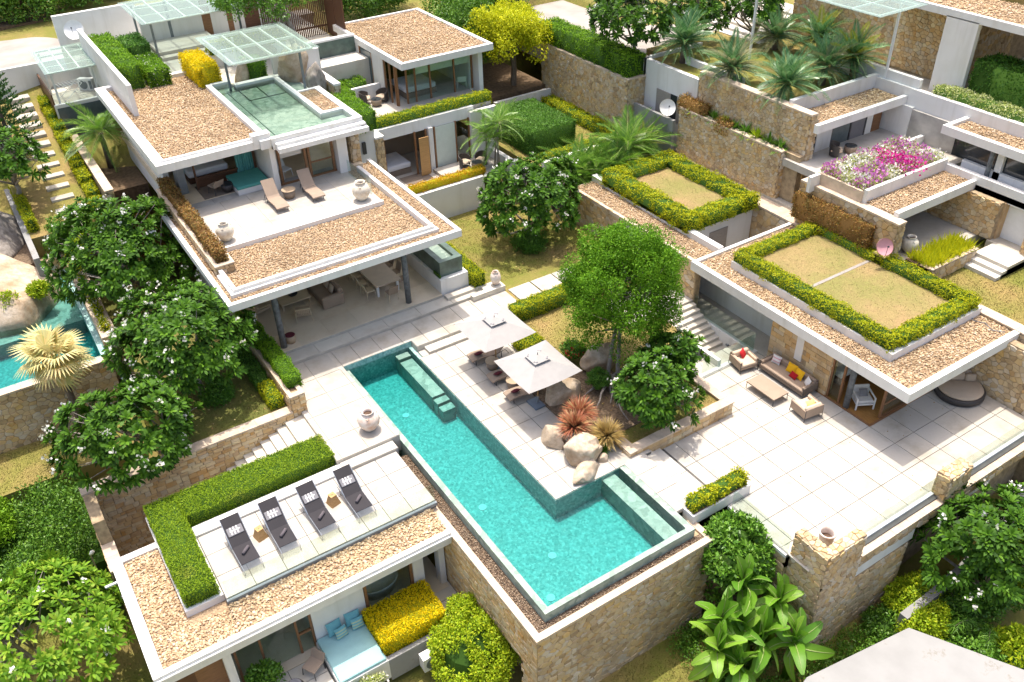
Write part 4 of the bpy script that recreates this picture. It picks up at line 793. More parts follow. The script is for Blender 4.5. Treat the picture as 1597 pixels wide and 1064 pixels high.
lw = thing('passage_wall', 'plain white wall with black lantern between two stone piers', 'wall', (19, 45.8, 2)); G().box(18.1, 19.65, 45.7, 46.0, 1.5, 6.8).obj('wall', 'white_paint', lw); G().box(18.8, 19.0, 45.55, 45.7, 4.6, 5.3).obj('lantern', 'dark_metal', lw)
# lawn beside the living room
patch('side_lawn', 19.6, 29.0, 33.0, 43.2, .30, 'lawn_mix', d=1); tag(G().box(19.0, 25.4, 43.1, 43.4, -.2, 2.34).obj('lawn_wall', 'white_paint'), 'white wall with orange hedge on top, behind the shaded lawn', 'wall')
for k, (x, y) in enumerate(((21.2, 32.66), (22.62, 32.66), (24.02, 32.66))): slab('stepping_slab', x+.05, x+1.38, y, y+1.42, .1, .37, 'limestone')
hedge('orange_hedge', 'orange and lime hedge on top of the white lawn wall', [(19.6, 25.7, 43.35, 43.95, 2.2, 2.75)], 'hedge_orange', 'core_gold', leaf=.08, dens=520)
hedge('tank_hedge', 'bright lime hedge beside the raised green water trough', [(19.68, 20.4, 34.9, 40.2, .3, 1.35)], 'hedge_lime', leaf=.08, dens=520)
hedge('parapet_hedge', 'lime yellow hedge spilling over the white guest wing parapet', [(20.3, 28.3, 46.6, 47.3, 5.2, 5.95)], 'hedge_lime', leaf=.09, dens=420, wob=.09)
# ================================================================== POOLSIDE PAVILION (right)
pv = thing('terrace_pavilion', 'stone pavilion whose flat gravel roof carries a hedged square lawn', 'house', (31.8, 21, -.45))
G().box(28.35, 35.5, 15.0, 27.5, 2.36, 2.62).obj('roof_slab', 'white_paint', pv)
for b in ((28.2, 35.75, 14.85, 15.12, 2.3, 2.78), (28.2, 28.47, 15.12, 27.75, 2.3, 2.783), (28.47, 35.3, 27.55, 27.75, 2.3, 2.78)): G().box(*b).obj('fascia', 'white_paint', pv)
G().box(28.47, 35.75, 15.12, 27.55, 2.62, 2.64).obj('gravel_bed', 'gravel_bed', pv)
for b in ((29.5, 35.75, 16.78, 17.0, 2.63, 3.05), (29.5, 29.72, 17.0, 26.3, 2.63, 3.053)): G().box(*b).obj('lawn_kerb', 'white_paint', pv)
pebbles(pv, [(28.5, 35.7, 15.35, 16.76), (28.5, 29.48, 16.76, 27.5), (29.48, 35.3, 26.35, 27.5)], 2.66, .062, 190); pebbles(pv, [(28.5, 35.7, 15.15, 15.4)], 2.655, .05, 60)
G().box(29.72, 35.75, 17.0, 26.3, 2.63, 3.12).obj('roof_lawn', 'lawn_roof', pv); G().box(30.4, 35.0, 22.25, 22.42, 3.1, 3.135).obj('drain', 'grey_timber', pv)
hedge('roof_hedge', 'golden green hedge framing the square lawn on the pavilion roof', [(29.55, 30.25, 17.0, 26.3, 3.0, 3.58), (30.25, 34.9, 16.9, 17.6, 3.0, 3.58), (34.9, 35.6, 16.9, 26.3, 3.0, 3.58), (30.25, 34.9, 25.65, 26.35, 3.0, 3.52)], 'hedge_lime', leaf=.085, dens=520, wob=.1)
# stone front wall of the pavilion
G().box(28.9, 29.3, 19.1, 22.7, -.45, 2.36).obj('wall_core', 'mortar', pv)
facing(pv, org=(28.9, 22.7, -.45), u=(0, -1, 0), w=3.6, h=2.8, cell=(.42, .3), style='coursed', mat='ashlar', n_ind=150, gap=.006, proud=.03, holes=((1.55, 2.0, .9, 2.4),)); facing(pv, org=(28.9, 19.1, -.45), u=(1, 0, 0), w=.4, h=2.8, cell=(.3, .3), style='coursed', mat='ashlar', n_ind=20, gap=.006, proud=.03)
G().box(28.84, 28.9, 20.72, 21.12, .5, 1.95).obj('slit_window', 'white_paint', pv)
G().box(30.3, 30.55, 22.7, 30.5, -1.8, 2.36).obj('corridor_wall', 'white_paint', pv); G().box(29.3, 30.3, 22.65, 22.9, -.45, 2.36).obj('corridor_wall', 'white_paint', pv)
for y in (23.2, 24.0): G().box(30.27, 30.3, y, y+.4, .6, 1.25).obj('small_window', 'black_glass', pv)
G().box(28.84, 35.3, 16.55, 22.6, -.9, -.43).obj('floor', 'floor_timber', pv); G().box(35.0, 35.3, 16.6, 22.7, -.45, 2.36).obj('back_wall', 'soffit', pv); G().box(29.3, 35, 22.4, 22.6, -.45, 2.36).obj('back_wall', 'soffit', pv)
for b in ((28.82, 28.92, 16.5, 19.1, -.43, -.405), (28.92, 31.3, 16.5, 16.6, -.43, -.407)): G().box(*b).obj('threshold', 'brown_timber', pv)
G().cyl(29.02, 18.0, -.43, 2.36, .14, 18).obj('column', 'grey_column', pv, smooth=True)
for y in (18.98, 18.35): G().box(28.94, 29.04, y, y+.1, -.43, 2.3).obj('door_frame', 'brown_timber', pv)
G().box(28.98, 29.0, 18.45, 18.98, -.43, 2.3).obj('glass_panel', 'glass', pv)
for x in (29.6, 31.3): G().box(x, x+.1, 16.62, 16.72, -.43, 2.3).obj('door_frame', 'brown_timber', pv)
G().box(29.7, 31.3, 16.64, 16.7, .25, .35).obj('door_frame', 'brown_timber', pv); G().box(29.7, 31.3, 16.66, 16.68, -.35, 2.25).obj('glass_panel', 'glass', pv); G().box(29.7, 31.3, 16.62, 16.72, -.43, -.33).obj('door_frame', 'brown_timber', pv)
G().box(31.4, 33.2, 16.62, 16.66, -.43, 2.3).obj('roller_blind', 'linen', pv)
ac = thing('armchair', 'white wooden armchair on the pavilion timber floor', 'armchair', (29.75, 17.75, -.43), R(-30))
G().soft(-.38, .38, -.38, .38, .32, .46, .04).obj('seat', 'linen', ac, False); G().soft(-.38, .38, .3, .42, .42, .85, .04).obj('backrest', 'linen', ac, False)
for x in (-.4, .4):
    G().box(x-.03, x+.03, -.42, .42, .58, .63).obj('armrest', 'white_metal', ac, False)
    for y in (-.39, .39): G().box(x-.03, x+.03, y-.03, y+.03, 0, .58).obj('leg', 'white_metal', ac, False)
G().box(-.4, .4, -.4, .4, .24, .3).obj('seat_frame', 'white_metal', ac, False)
cushion('cushion', 'grey cushion on the white wooden armchair', .4, .36, .14, (29.8, 17.8, .2), (R(-35), 0, R(-30)), 'grey_fabric')
bd = thing('pavilion_bed', 'white draped bed in the timber floored pavilion room', 'bed', (30.8, 19.6, -.43)); G().box(30.0, 32.0, 19.2, 21.3, -.43, .0).obj('base', 'dark_timber', bd); G().soft(29.9, 32.1, 19.1, 21.4, 0, .35, .08).obj('mattress', 'bed_white', bd)
# stair well with glass balustrade
patch('walkway', 28.86, 30.3, 22.7, 30.5, -.45, 'limestone', d=.4)
sw = thing('stairwell_wall', 'white stairwell wall topped by a glass balustrade', 'wall', (28.8, 26, -2.6)); G().box(28.62, 28.86, 23.4, 30.5, -3.2, -.44).obj('wall', 'white_paint', sw)
for a, b in ((23.42, 25.6), (25.62, 27.9)): G().box(28.72, 28.735, a, b, -.44, .62).obj('glass_panel', 'glass', sw)
for a, b in ((25.3, 27.0), (27.02, 28.7)): G().box(a, b, 23.42, 23.435, -.44, .62).obj('glass_panel', 'glass', sw)
for z, y in ((-1.2, 26.2), (-1.0, 24.9)): G().box(28.55, 28.62, y, y+.18, z, z+.1).obj('step_light', 'grey_metal', sw)
for k in range(15):
    s_ = slab('stair_step', 26.6, 28.62, 27.75-.30*k-.30, 27.75-.30*k+.06, -3.4, .18-.17*k, 'step_stone')
patch('stair_landing', 24.4, 28.62, 27.75, 30.4, .30, 'limestone', d=1.0); patch('stair_floor', 25.0, 28.62, 20.7, 24, -2.5, 'step_stone')
tag(G().box(26.4, 26.6, 23.5, 27.7, -2.6, -.1).obj('stair_wall', 'white_paint'), 'low white wall along the garden side of the stair', 'wall')
G().box(24.4, 28.9, 23.3, 23.5, -2.6, -.42).obj('terrace_kerb', 'white_paint')['kind'] = 'structure'
# ================================================================== TERRACE PARAPET AND PIERS
tp = stone_thing('terrace_parapet', 'rubble stone parapet wall below the terrace with a big corner pier', 'stone wall',
    [(20.6, 35.0, 11.95, 12.3, -1.15, -.62), (20.6, 22.7, 11.95, 12.38, -5.6, .66), (20.6, 21.05, 12.38, 13.5, -5.6, .66), (22.7, 26.0, 12.0, 12.4, -5.6, -1.85), (20.42, 20.7, 13.5, 16.62, -5.6, -.62), (27.65, 29.1, 11.95, 12.55, -1.15, .66), (26.0, 36, 12.6, 13.0, -5.6, -1.15), (22.7, 35, 12.35, 13, -1.9, -1.15)],
    [dict(org=(20.6, 11.95, -5.4), u=(1, 0, 0), w=2.1, h=6.05, cell=(.27, .2), n_ind=95), dict(org=(20.6, 13.5, -5.4), u=(0, -1, 0), w=1.55, h=6.05, cell=(.27, .2), n_ind=70), dict(org=(22.7, 11.95, -1.15), u=(1, 0, 0), w=12.3, h=.52, cell=(.34, .26), n_ind=60),
     dict(org=(22.7, 12.0, -5.4), u=(1, 0, 0), w=3.3, h=3.5, cell=(.3, .22), n_ind=40), dict(org=(27.65, 11.95, -.7), u=(1, 0, 0), w=1.45, h=1.35, cell=(.28, .22), n_ind=15), dict(org=(27.65, 12.55, -.7), u=(0, -1, 0), w=.6, h=1.35, cell=(.28, .22), n_ind=10),
     dict(org=(20.42, 16.62, -5.4), u=(0, -1, 0), w=3.1, h=4.75, cell=(.3, .22), n_ind=10), dict(org=(20.6, 11.95, .66), u=(1, 0, 0), v=(0, 1, 0), w=2.1, h=.43, cell=(.2, .2), n_ind=40, name='top_stone'), dict(org=(20.6, 12.38, .66), u=(1, 0, 0), v=(0, 1, 0), w=.45, h=1.12, cell=(.2, .2), n_ind=30, name='top_stone'), dict(org=(27.65, 11.95, .66), u=(1, 0, 0), v=(0, 1, 0), w=1.45, h=.6, cell=(.2, .2), n_ind=40, name='top_stone')],
    caps=[(22.75, 27.6, 11.9, 12.3, -.62, -.55, 'coping_stone', .5), (29.15, 35.0, 11.9, 12.3, -.62, -.55, 'coping_stone', .5), (20.36, 20.72, 13.52, 16.6, -.62, -.47, 'white_paint', 1.5)])
G().box(22.75, 26.2, 11.98, 12.02, -1.8, -1.2).obj('band', 'white_paint', tp); G().box(29.6, 31.6, 12.3, 12.34, -1.75, -1.2).obj('window', 'black_glass', tp); G().box(29.5, 31.7, 12.2, 12.3, -2.0, -1.78).obj('window_sill', 'white_paint', tp)
gb = thing('glass_balustrade', 'frameless glass balustrade along the terrace edge, left of the low pier', 'balustrade', (25, 12.45, -.45)); G().box(22.75, 27.6, 12.38, 12.52, -.5, -.40).obj('shoe', 'white_metal', gb)
for a, b in ((22.8, 24.4), (24.42, 26.0), (26.02, 27.6)): G().box(a, b, 12.43, 12.445, -.4, .5).obj('glass_panel', 'glass', gb)
gb = thing('glass_balustrade', 'frameless glass balustrade along the terrace edge, right of the low pier', 'balustrade', (32, 12.45, -.45)); G().box(29.15, 35.0, 12.38, 12.52, -.5, -.40).obj('shoe', 'white_metal', gb)
for a, b in ((29.2, 31.1), (31.12, 33.0), (33.02, 34.9)): G().box(a, b, 12.43, 12.445, -.4, .5).obj('glass_panel', 'glass', gb)
tag(G().box(20.5, 20.515, 13.55, 16.5, -.47, .45).obj('glass_screen', 'glass'), 'short glass screen between the bush and the corner pier', 'balustrade')
# stone wall closing the terrace on the right
stone_thing('terrace_end_wall', 'golden stone wall beside the round daybed under the pavilion roof', 'stone wall', [(35.0, 35.4, 13.6, 22.0, -2, 2.55), (35.0, 36.2, 12.0, 13.6, -4, .6), (35.75, 36.25, 11.5, 17.3, 2.0, 2.75)],
    [dict(org=(35.0, 17.5, -.5), u=(0, -1, 0), w=3.9, h=3.0, cell=(.28, .23), n_ind=200), dict(org=(35.0, 13.6, -.5), u=(0, -1, 0), w=1.6, h=1.1, cell=(.36, .3), n_ind=40), dict(org=(35.75, 17.3, 2.0), u=(0, -1, 0), w=5.8, h=.7, cell=(.32, .25), n_ind=60)],
    caps=[(34.95, 36.2, 12.0, 13.6, .6, .68, 'ashlar', .4), (35.7, 36.3, 11.5, 17.3, 2.75, 2.82, 'coping_stone', .45)])
tag(G().box(35.4, 36.6, 12.5, 14.6, -1, 1.9).obj('white_block', 'white_paint'), 'white wall block behind the stone wall at the far right edge', 'wall')
# garden wall by the pool steps
stone_thing('garden_planter_wall', 'low golden stone wall edging the plumeria bed beside the terrace steps', 'stone wall', [(18.62, 24.5, 20.62, 21.0, -.9, .18), (18.62, 19.0, 21.0, 22.6, -.9, .18), (24.12, 24.5, 21.0, 23.4, -.9, .18)],
    [dict(org=(18.62, 20.62, -.5), u=(1, 0, 0), w=5.88, h=.68, cell=(.4, .22), style='coursed', mat='ashlar', n_ind=120, gap=.007, proud=.03), dict(org=(24.5, 20.62, -.5), u=(0, 1, 0), w=2.8, h=.68, cell=(.4, .22), style='coursed', mat='ashlar', n_ind=40), dict(org=(18.62, 22.6, 0), u=(0, -1, 0), w=2, h=.18, cell=(.4, .18), style='coursed', mat='ashlar', n_ind=0)],
    caps=[(18.57, 24.55, 20.57, 21.03, .18, .25, 'coping_stone', .7), (18.57, 19.03, 21.03, 22.6, .18, .25, 'coping_stone', .7), (24.1, 24.55, 21.03, 23.3, .18, .25, 'coping_stone', .7)])
patch('rock_garden', 18.7, 24.2, 20.9, 27.0, .08, 'lawn_mix', d=.6); patch('garden_lawn', 19.5, 26.4, 25.2, 32.2, .10, 'lawn_dry', d=.6); patch('rock_bed', 17.6, 21.6, 22.0, 26.4, .12, 'mulch', d=.5)
hedge('path_hedge', 'low lime hedge between the stepping slabs and the garden lawn', [(20.0, 25.6, 31.4, 32.2, .1, .95)], 'hedge_lime', leaf=.08, dens=560)
hedge('deck_hedge', 'short lime hedge by the lounger deck between the two parasols', [(18.9, 20.1, 29.0, 30.2, .0, .6)], 'hedge_lime', leaf=.08, dens=560)
# white planter box at the pool corner
patch('bank_soil', 18.7, 20.42, 13.5, 16.62, -2.6, 'soil', d=2)
wp = thing('white_planter', 'white box planter with lime shrub at the pool corner', 'planter', (20, 17, -1))
G().box(18.5, 21.6, 16.62, 17.2, -1.0, .0).obj('box', 'white_paint', wp); G().box(18.6, 21.5, 16.7, 17.12, -.1, .03).obj('bed', 'soil', wp)
hedge('planter_shrub', 'lime green shrub clipped in the white box planter', [(18.6, 21.5, 16.72, 17.3, .0, .5)], 'hedge_lime', leaf=.1, dens=520, wob=.12)
# ================================================================== CORRIDOR, HEDGED BOX AND PASSAGE
cr = thing('gravel_corridor', 'long low corridor with gravel roof leading towards the pavilion', 'corridor', (29.6, 33, -.4))
G().box(28.6, 30.2, 27.75, 38.4, 2.3, 2.52).obj('roof_slab', 'coping_stone', cr); G().box(30.05, 30.4, 27.75, 38.4, 2.3, 2.9).obj('kerb', 'white_paint', cr); pebbles(cr, [(28.85, 30.03, 27.8, 38.2)], 2.55, .06, 150); G().box(28.8, 30.05, 27.8, 38.3, 2.52, 2.54).obj('gravel_bed', 'gravel_bed', cr)
for b in ((28.65, 29.0, 34.0, 38.4, -.2, 2.3), (28.65, 29.0, 27.75, 31.5, -.4, 2.3)): G().box(*b).obj('wall_core', 'mortar', cr)
G().box(29.0, 29.1, 31.5, 34.0, -.2, 2.3).obj('wall', 'white_paint', cr)
facing(cr, org=(28.65, 38.4, -.2), u=(0, -1, 0), w=4.4, h=2.75, cell=(.34, .26), n_ind=150); facing(cr, org=(28.65, 31.5, -.2), u=(0, -1, 0), w=3.7, h=2.75, cell=(.34, .26), n_ind=60); facing(cr, org=(28.65, 34.0, .0), u=(1, 0, 0), w=.35, h=2.5, cell=(.3, .26), n_ind=15)
bxh = thing('hedged_box_room', 'white box room with grey door under a hedged roof lawn', 'outbuilding', (32.5, 33, 0))
G().box(30.4, 35.2, 30.35, 37.6, -.5, 2.8).obj('walls', 'white_paint', bxh); G().box(32.0, 33.35, 30.31, 30.35, -.4, 2.0).obj('door', 'grey_timber', bxh); G().box(32.9, 33.15, 30.27, 30.31, .7, .74).obj('handle', 'steel', bxh); G().box(30.5, 35.1, 30.45, 37.5, 2.8, 2.98).obj('roof_lawn', 'lawn_roof', bxh)
hedge('box_hedge', 'golden hedge square framing the small roof lawn before the tall stone wall', [(30.0, 30.95, 30.0, 37.4, 2.7, 3.55), (30.95, 34.2, 30.0, 30.95, 2.7, 3.5), (34.2, 35.2, 30.0, 37.4, 2.7, 3.5), (30.95, 34.2, 36.4, 37.4, 2.7, 3.5)], 'hedge_lime', leaf=.1, dens=420, wob=.14)
patch('passage_floor', 30.4, 36.0, 27.7, 30.4, -.6, 'step_stone')
stone_thing('passage_stone_wall', 'rubble wall with pale top closing the passage beside the white box', 'stone wall', [(35.25, 36.3, 26.6, 38.0, -.6, 2.75)], [dict(org=(35.25, 31, -.5), u=(0, -1, 0), w=4.4, h=3.2, cell=(.34, .28), n_ind=150), dict(org=(35.3, 27, -.5), u=(1, 0, 0), w=1, h=3.2, cell=(.34, .28), n_ind=0)], caps=[(35.2, 36.25, 26.6, 37.6, 2.75, 2.85, 'coping_stone', .8)])
# ================================================================== TALL STONE WALLS
wa = stone_thing('tall_stone_wall', 'tall rubble wall with planted top behind the hedged box', 'stone wall', [(36.27, 36.6, 29.9, 38.0, 2.2, 5.7), (36.6, 37.0, 28.9, 30.2, 2.2, 5.7), (36.6, 36.98, 29.9, 38.0, 2.2, 5.3)],
    [dict(org=(36.27, 38.0, 2.6), u=(0, -1, 0), w=8.1, h=3.1, cell=(.23, .2), n_ind=270), dict(org=(36.27, 29.9, 2.6), u=(1, 0, 0), w=.75, h=3.1, cell=(.23, .2), n_ind=30)], caps=[(36.22, 36.62, 29.85, 38.0, 5.7, 5.8, 'coping_stone', .6)])
wb_ = stone_thing('upper_stone_wall', 'upper rubble wall holding the cycad garden', 'stone wall', [(36.98, 37.4, 28.9, 37.3, 2.6, 7.9)],
    [dict(org=(36.98, 37.3, 5.2), u=(0, -1, 0), w=8.4, h=2.7, cell=(.23, .2), n_ind=240), dict(org=(36.98, 28.9, 2.8), u=(1, 0, 0), w=.6, h=5.1, cell=(.23, .2), n_ind=60)], caps=[(36.93, 37.45, 28.85, 37.3, 7.9, 8.0, 'coping_stone', .6)])
wc = stone_thing('hedged_stone_wall', 'rubble wall crowned by a tall green hedge near the road', 'stone wall', [(35.5, 36.9, 42.0, 51.5, 1.8, 6.4)],
    [dict(org=(35.5, 51.5, 2.6), u=(0, -1, 0), w=9.5, h=3.85, cell=(.25, .22), n_ind=250), dict(org=(35.5, 42.0, 2.6), u=(1, 0, 0), w=1.4, h=3.85, cell=(.25, .22), n_ind=50)], caps=[(35.45, 36.95, 41.95, 51.5, 6.4, 6.5, 'coping_stone', .8)])
hedge('wall_top_hedge', 'tall green hedge growing on the stone wall by the road', [(35.6, 37.1, 42.2, 52.0, 6.45, 7.75)], 'hedge_green', leaf=.11, dens=330, wob=.12)
# white store with shutters
wx = thing('white_store', 'white store with brown shutters between two stone walls', 'outbuilding', (38, 40, 3))
G().box(36.9, 37.2, 37.3, 42.2, 2.5, 7.5).obj('wall', 'white_paint', wx); G().box(36.9, 38.6, 42.0, 42.3, 2.5, 7.5).obj('wall', 'white_paint', wx)
for a, b in ((37.6, 38.9), (39.5, 40.8)): G().box(36.84, 36.9, a, b, 4.4, 6.0).obj('shutter', 'grey_timber', wx)
G().box(36.86, 36.9, 38.9, 39.5, 4.4, 6.0).obj('opening', 'black_glass', wx)
tag(G().box(36.0, 36.2, 38.2, 41.9, 2.4, 4.9).obj('stained_wall', 'white_wall_old'), 'stained low white wall below the small satellite dish', 'wall')
# guest garden terrace
patch('guest_lawn', 28.3, 35.5, 41.6, 51.5, 2.6, 'lawn_dry', d=1.5); tag(G().box(28.6, 33.0, 41.3, 41.6, .2, 3.0).obj('guest_lawn_wall', 'white_paint'), 'low white wall behind the palms edging the upper guest lawn', 'wall'); tag(G().box(30.8, 35.5, 50.3, 50.55, 2.4, 3.5).obj('guest_end_wall', 'white_paint'), 'low white wall across the end of the upper guest lawn', 'wall')
tag(G().box(27.6, 27.9, 41.5, 46.1, 1.0, 2.6).obj('guest_court_wall', 'white_paint'), 'low white wall right of the lower guest court', 'wall')
patch('guest_bank', 29.4, 35.6, 51.0, 60, 3.6, 'soil', d=2)
hedge('dark_block_hedge', 'dark green block hedge behind the areca palm', [(28.9, 32.5, 43.3, 48.2, 2.6, 4.15)], 'hedge_dark', leaf=.09, dens=420, wob=.05)
hedge('guest_lawn_hedge', 'lime border hedge along the hedged stone wall', [(34.4, 35.35, 42.2, 50, 2.6, 3.2), (28.9, 34.4, 41.7, 42.4, 2.6, 3.15)], 'hedge_lime', leaf=.1, dens=380, wob=.1)
# ================================================================== RIGHT-HAND HOUSE
rh = thing('terraced_house', 'terraced white house with gravel roofs and a flower planter, at the right', 'house', (40, 26, 3))
G().box(36.2, 47, 21, 30.8, 1.5, 3.0).obj('floor', 'limestone', rh); G().box(36.4, 44.2, 24.0, 31, 5.0, 5.4).obj('floor', 'limestone', rh)
# lower gravel roof, planter box
G().box(35.9, 42.0, 22.2, 24.0, 5.05, 5.3).obj('roof_slab', 'white_paint', rh); G().box(35.9, 42.1, 22.05, 22.3, 5.05, 5.52).obj('fascia', 'white_paint', rh); pebbles(rh, [(35.95, 42.0, 22.32, 23.9)], 5.36, .06, 170); G().box(35.92, 42, 22.3, 24, 5.3, 5.34).obj('gravel_bed', 'gravel_bed', rh)
G().box(35.8, 42.1, 23.9, 24.1, 5.0, 6.0).obj('planter_front', 'white_paint', rh); G().box(35.7, 35.85, 24.1, 26.9, 5.0, 5.9).obj('planter_side', 'coping_stone', rh); G().box(35.85, 42.2, 24.1, 26.7, 5.0, 5.75).obj('planter_bed', 'soil', rh); G().box(35, 44, 26.7, 26.9, 5.0, 5.85).obj('planter_back', 'white_paint', rh)
# upper gravel roof
G().box(37.4, 44.2, 28.6, 30.7, 7.1, 7.32).obj('roof_slab', 'white_paint', rh); G().box(37.0, 44.4, 28.4, 28.65, 7.1, 7.56).obj('fascia', 'white_paint', rh); G().box(37.4, 44.2, 28.65, 30.6, 7.32, 7.36).obj('gravel_bed', 'gravel_bed', rh); pebbles(rh, [(37.45, 44.1, 28.68, 30.55)], 7.38, .062, 150)
G().box(37.4, 44.4, 30.6, 30.85, 7.0, 8.15).obj('garden_wall', 'white_paint', rh); G().box(44.2, 44.5, 18.5, 31, 6.5, 8.0).obj('terrace_wall', 'white_paint', rh)
# upper veranda
G().box(37.4, 44.6, 30.4, 30.7, 5.4, 7.1).obj('back_wall', 'white_paint', rh)
for x0, x1, m, n_ in ((37.5, 38.3, 'black_glass', 'window_pane'), (39.6, 41.0, 'screen', 'window_pane'), (41.15, 42.3, 'grey_fabric', 'window_pane'), (43.0, 43.7, 'brown_timber', 'door')): G().box(x0, x1, 29.4, 29.45, 5.4, 7.1).obj(n_, m, rh)
for x in (39.5, 41.05, 42.3): G().box(x, x+.1, 29.38, 29.48, 5.4, 7.1).obj('door_frame', 'dark_metal', rh)
G().box(38.3, 39.5, 29.36, 29.5, 5.4, 7.1).obj('wall', 'white_paint', rh); G().box(42.4, 42.9, 29.36, 29.5, 5.4, 7.1).obj('wall', 'white_paint', rh); G().box(43.95, 44.2, 27.8, 30.4, 5.4, 7.1).obj('wall', 'white_paint', rh); G().box(44.0, 44.2, 24.6, 27.8, 5.4, 7.0).obj('wall', 'concrete', rh)
# projecting roof with windows on the right
G().box(42.4, 44.2, 17.5, 24.7, 7.1, 7.3).obj('roof_slab', 'white_paint', rh); G().box(42.25, 42.55, 17.5, 24.8, 7.08, 7.52).obj('fascia', 'white_paint', rh); G().box(42.55, 44.2, 24.55, 24.8, 7.1, 7.52).obj('fascia', 'white_paint', rh); pebbles(rh, [(42.6, 44.15, 17.6, 24.5)], 7.36, .062, 130); G().box(42.55, 44.2, 17.6, 24.5, 7.3, 7.34).obj('gravel_bed', 'gravel_bed', rh)
G().box(42.7, 43.0, 17.5, 23.5, 5.0, 5.95).obj('wall', 'white_paint', rh); G().box(42.9, 43.0, 17.5, 24.3, 5.9, 7.1).obj('window_pane', 'black_glass', rh); G().box(42.7, 43, 21.4, 21.75, 5.4, 7.1).obj('wall', 'white_paint', rh); G().box(42.7, 43, 18.4, 18.8, 5.4, 7.1).obj('wall', 'white_paint', rh); G().cyl(42.55, 21.95, 5.3, 7.1, .12, 12).obj('column', 'grey_column', rh)
G().box(42.0, 42.3, 17, 24.1, 4.95, 5.75).obj('band', 'white_paint', rh); G().box(42.0, 42.9, 17, 24.1, 5.0, 5.3).obj('ledge', 'white_paint', rh)
# lower porch
G().box(41.6, 41.9, 20.3, 26, 3.0, 5.05).obj('stone_wall', 'mortar', rh); G().box(41.6, 41.9, 16, 18.7, 2.4, 5.05).obj('stone_wall', 'mortar', rh)
facing(rh, org=(41.6, 26, 3.0), u=(0, -1, 0), w=5.7, h=2.05, cell=(.26, .22), n_ind=200, mat='ashlar'); facing(rh, org=(41.6, 18.7, 2.4), u=(0, -1, 0), w=2.7, h=2.65, cell=(.26, .22), n_ind=100, mat='ashlar')
G().box(42.3, 42.4, 18.7, 20.3, 3.0, 5.0).obj('door', 'white_metal', rh); G().box(41.9, 42.3, 20.2, 20.35, 3, 5).obj('door_reveal', 'ashlar', rh); G().box(41.5, 42.4, 17, 20.4, 2.4, 3.0).obj('porch_floor', 'limestone', rh)
G().box(40.0, 41.3, 25.4, 25.5, 3.0, 5.0).obj('window_pane', 'screen', rh); G().box(36.3, 41.6, 25.9, 26.1, 3.0, 5.0).obj('back_wall', 'taupe_dark', rh)
for k in range(3): slab('porch_step', 39.1+.42*k, 41.6, 18.2, 20.0, 2.0, 2.5+.17*(k+1), 'step_stone')
patch('right_lawn', 36.3, 48, 8, 21.2, 2.48, 'lawn_mix', d=1.5)
stone_thing('porch_planter', 'low stone planter with yellow grasses beside the porch steps', 'planter', [(36.4, 39.9, 19.9, 20.6, 2.2, 3.2)], [dict(org=(36.4, 19.9, 2.45), u=(1, 0, 0), w=3.5, h=.72, cell=(.34, .26), n_ind=40), dict(org=(39.9, 19.9, 2.45), u=(0, 1, 0), w=.7, h=.72, cell=(.34, .26), n_ind=6)], caps=[(36.35, 39.95, 19.86, 20.1, 3.2, 3.28, 'coping_stone', .7)])
stone_thing('planter_flank_wall', 'sloping line of pale-topped stone wall before the flower planter', 'stone wall', [(35.42, 35.9, 21.6, 27.6, 2.2, 5.2)], [dict(org=(35.42, 27.6, 2.8), u=(0, -1, 0), w=6.0, h=2.45, cell=(.34, .28), n_ind=80), dict(org=(35.42, 21.6, 2.4), u=(1, 0, 0), w=.55, h=2.85, cell=(.3, .26), n_ind=30)], caps=[(35.36, 35.95, 21.55, 27.6, 5.2, 5.3, 'coping_stone', .7)])
hedge('russet_hedge', 'russet brown hedge before the flower planter wall', [(34.98, 35.4, 22.7, 27.6, 3.3, 4.75)], 'hedge_brown', 'core_brown', leaf=.1, dens=420, wob=.14)
# flower planter
fl = thing('flower_planter_bed', 'bed of white, pink and magenta flowers in the white planter', 'flower bed', (38.6, 25.3, 5.75))
n = 5600; P = np.column_stack([RS.uniform(35.75, 42.1, n), RS.uniform(24.1, 26.9, n), RS.uniform(5.7, 6.25, n)]); v, q = leaves(P, RS.normal(size=(n, 3))*.6+[0, 0, .6], .13, .09); npobj('foliage', v, [q], 'hedge_pale', fl, kind='stuff')
pat = np.array([noise.noise(Vector((p[0]*.9, p[1]*.9, 3.1))) for p in P]); 
for nm, sel, mt in (('white_flowers', pat < -.06, 'white_petal'), ('pink_flowers', (pat > -.1), 'pink_petal')):
    p = P[sel]; p = p[RS.uniform(size=len(p)) < .5]+[0, 0, .1]; v, q = leaves(p, RS.normal(size=(len(p), 3))*.5+[0, 0, .8], .14, .12); npobj(nm, v, [q], mt, fl, kind='stuff')
p = np.column_stack([RS.normal(39.4, .4, 420), RS.normal(25.0, .6, 420), RS.uniform(6.0, 6.5, 420)]); v, q = leaves(p, RS.normal(size=(420, 3)), .15, .13); npobj('magenta_flowers', v, [q], 'magenta_petal', fl, kind='stuff')
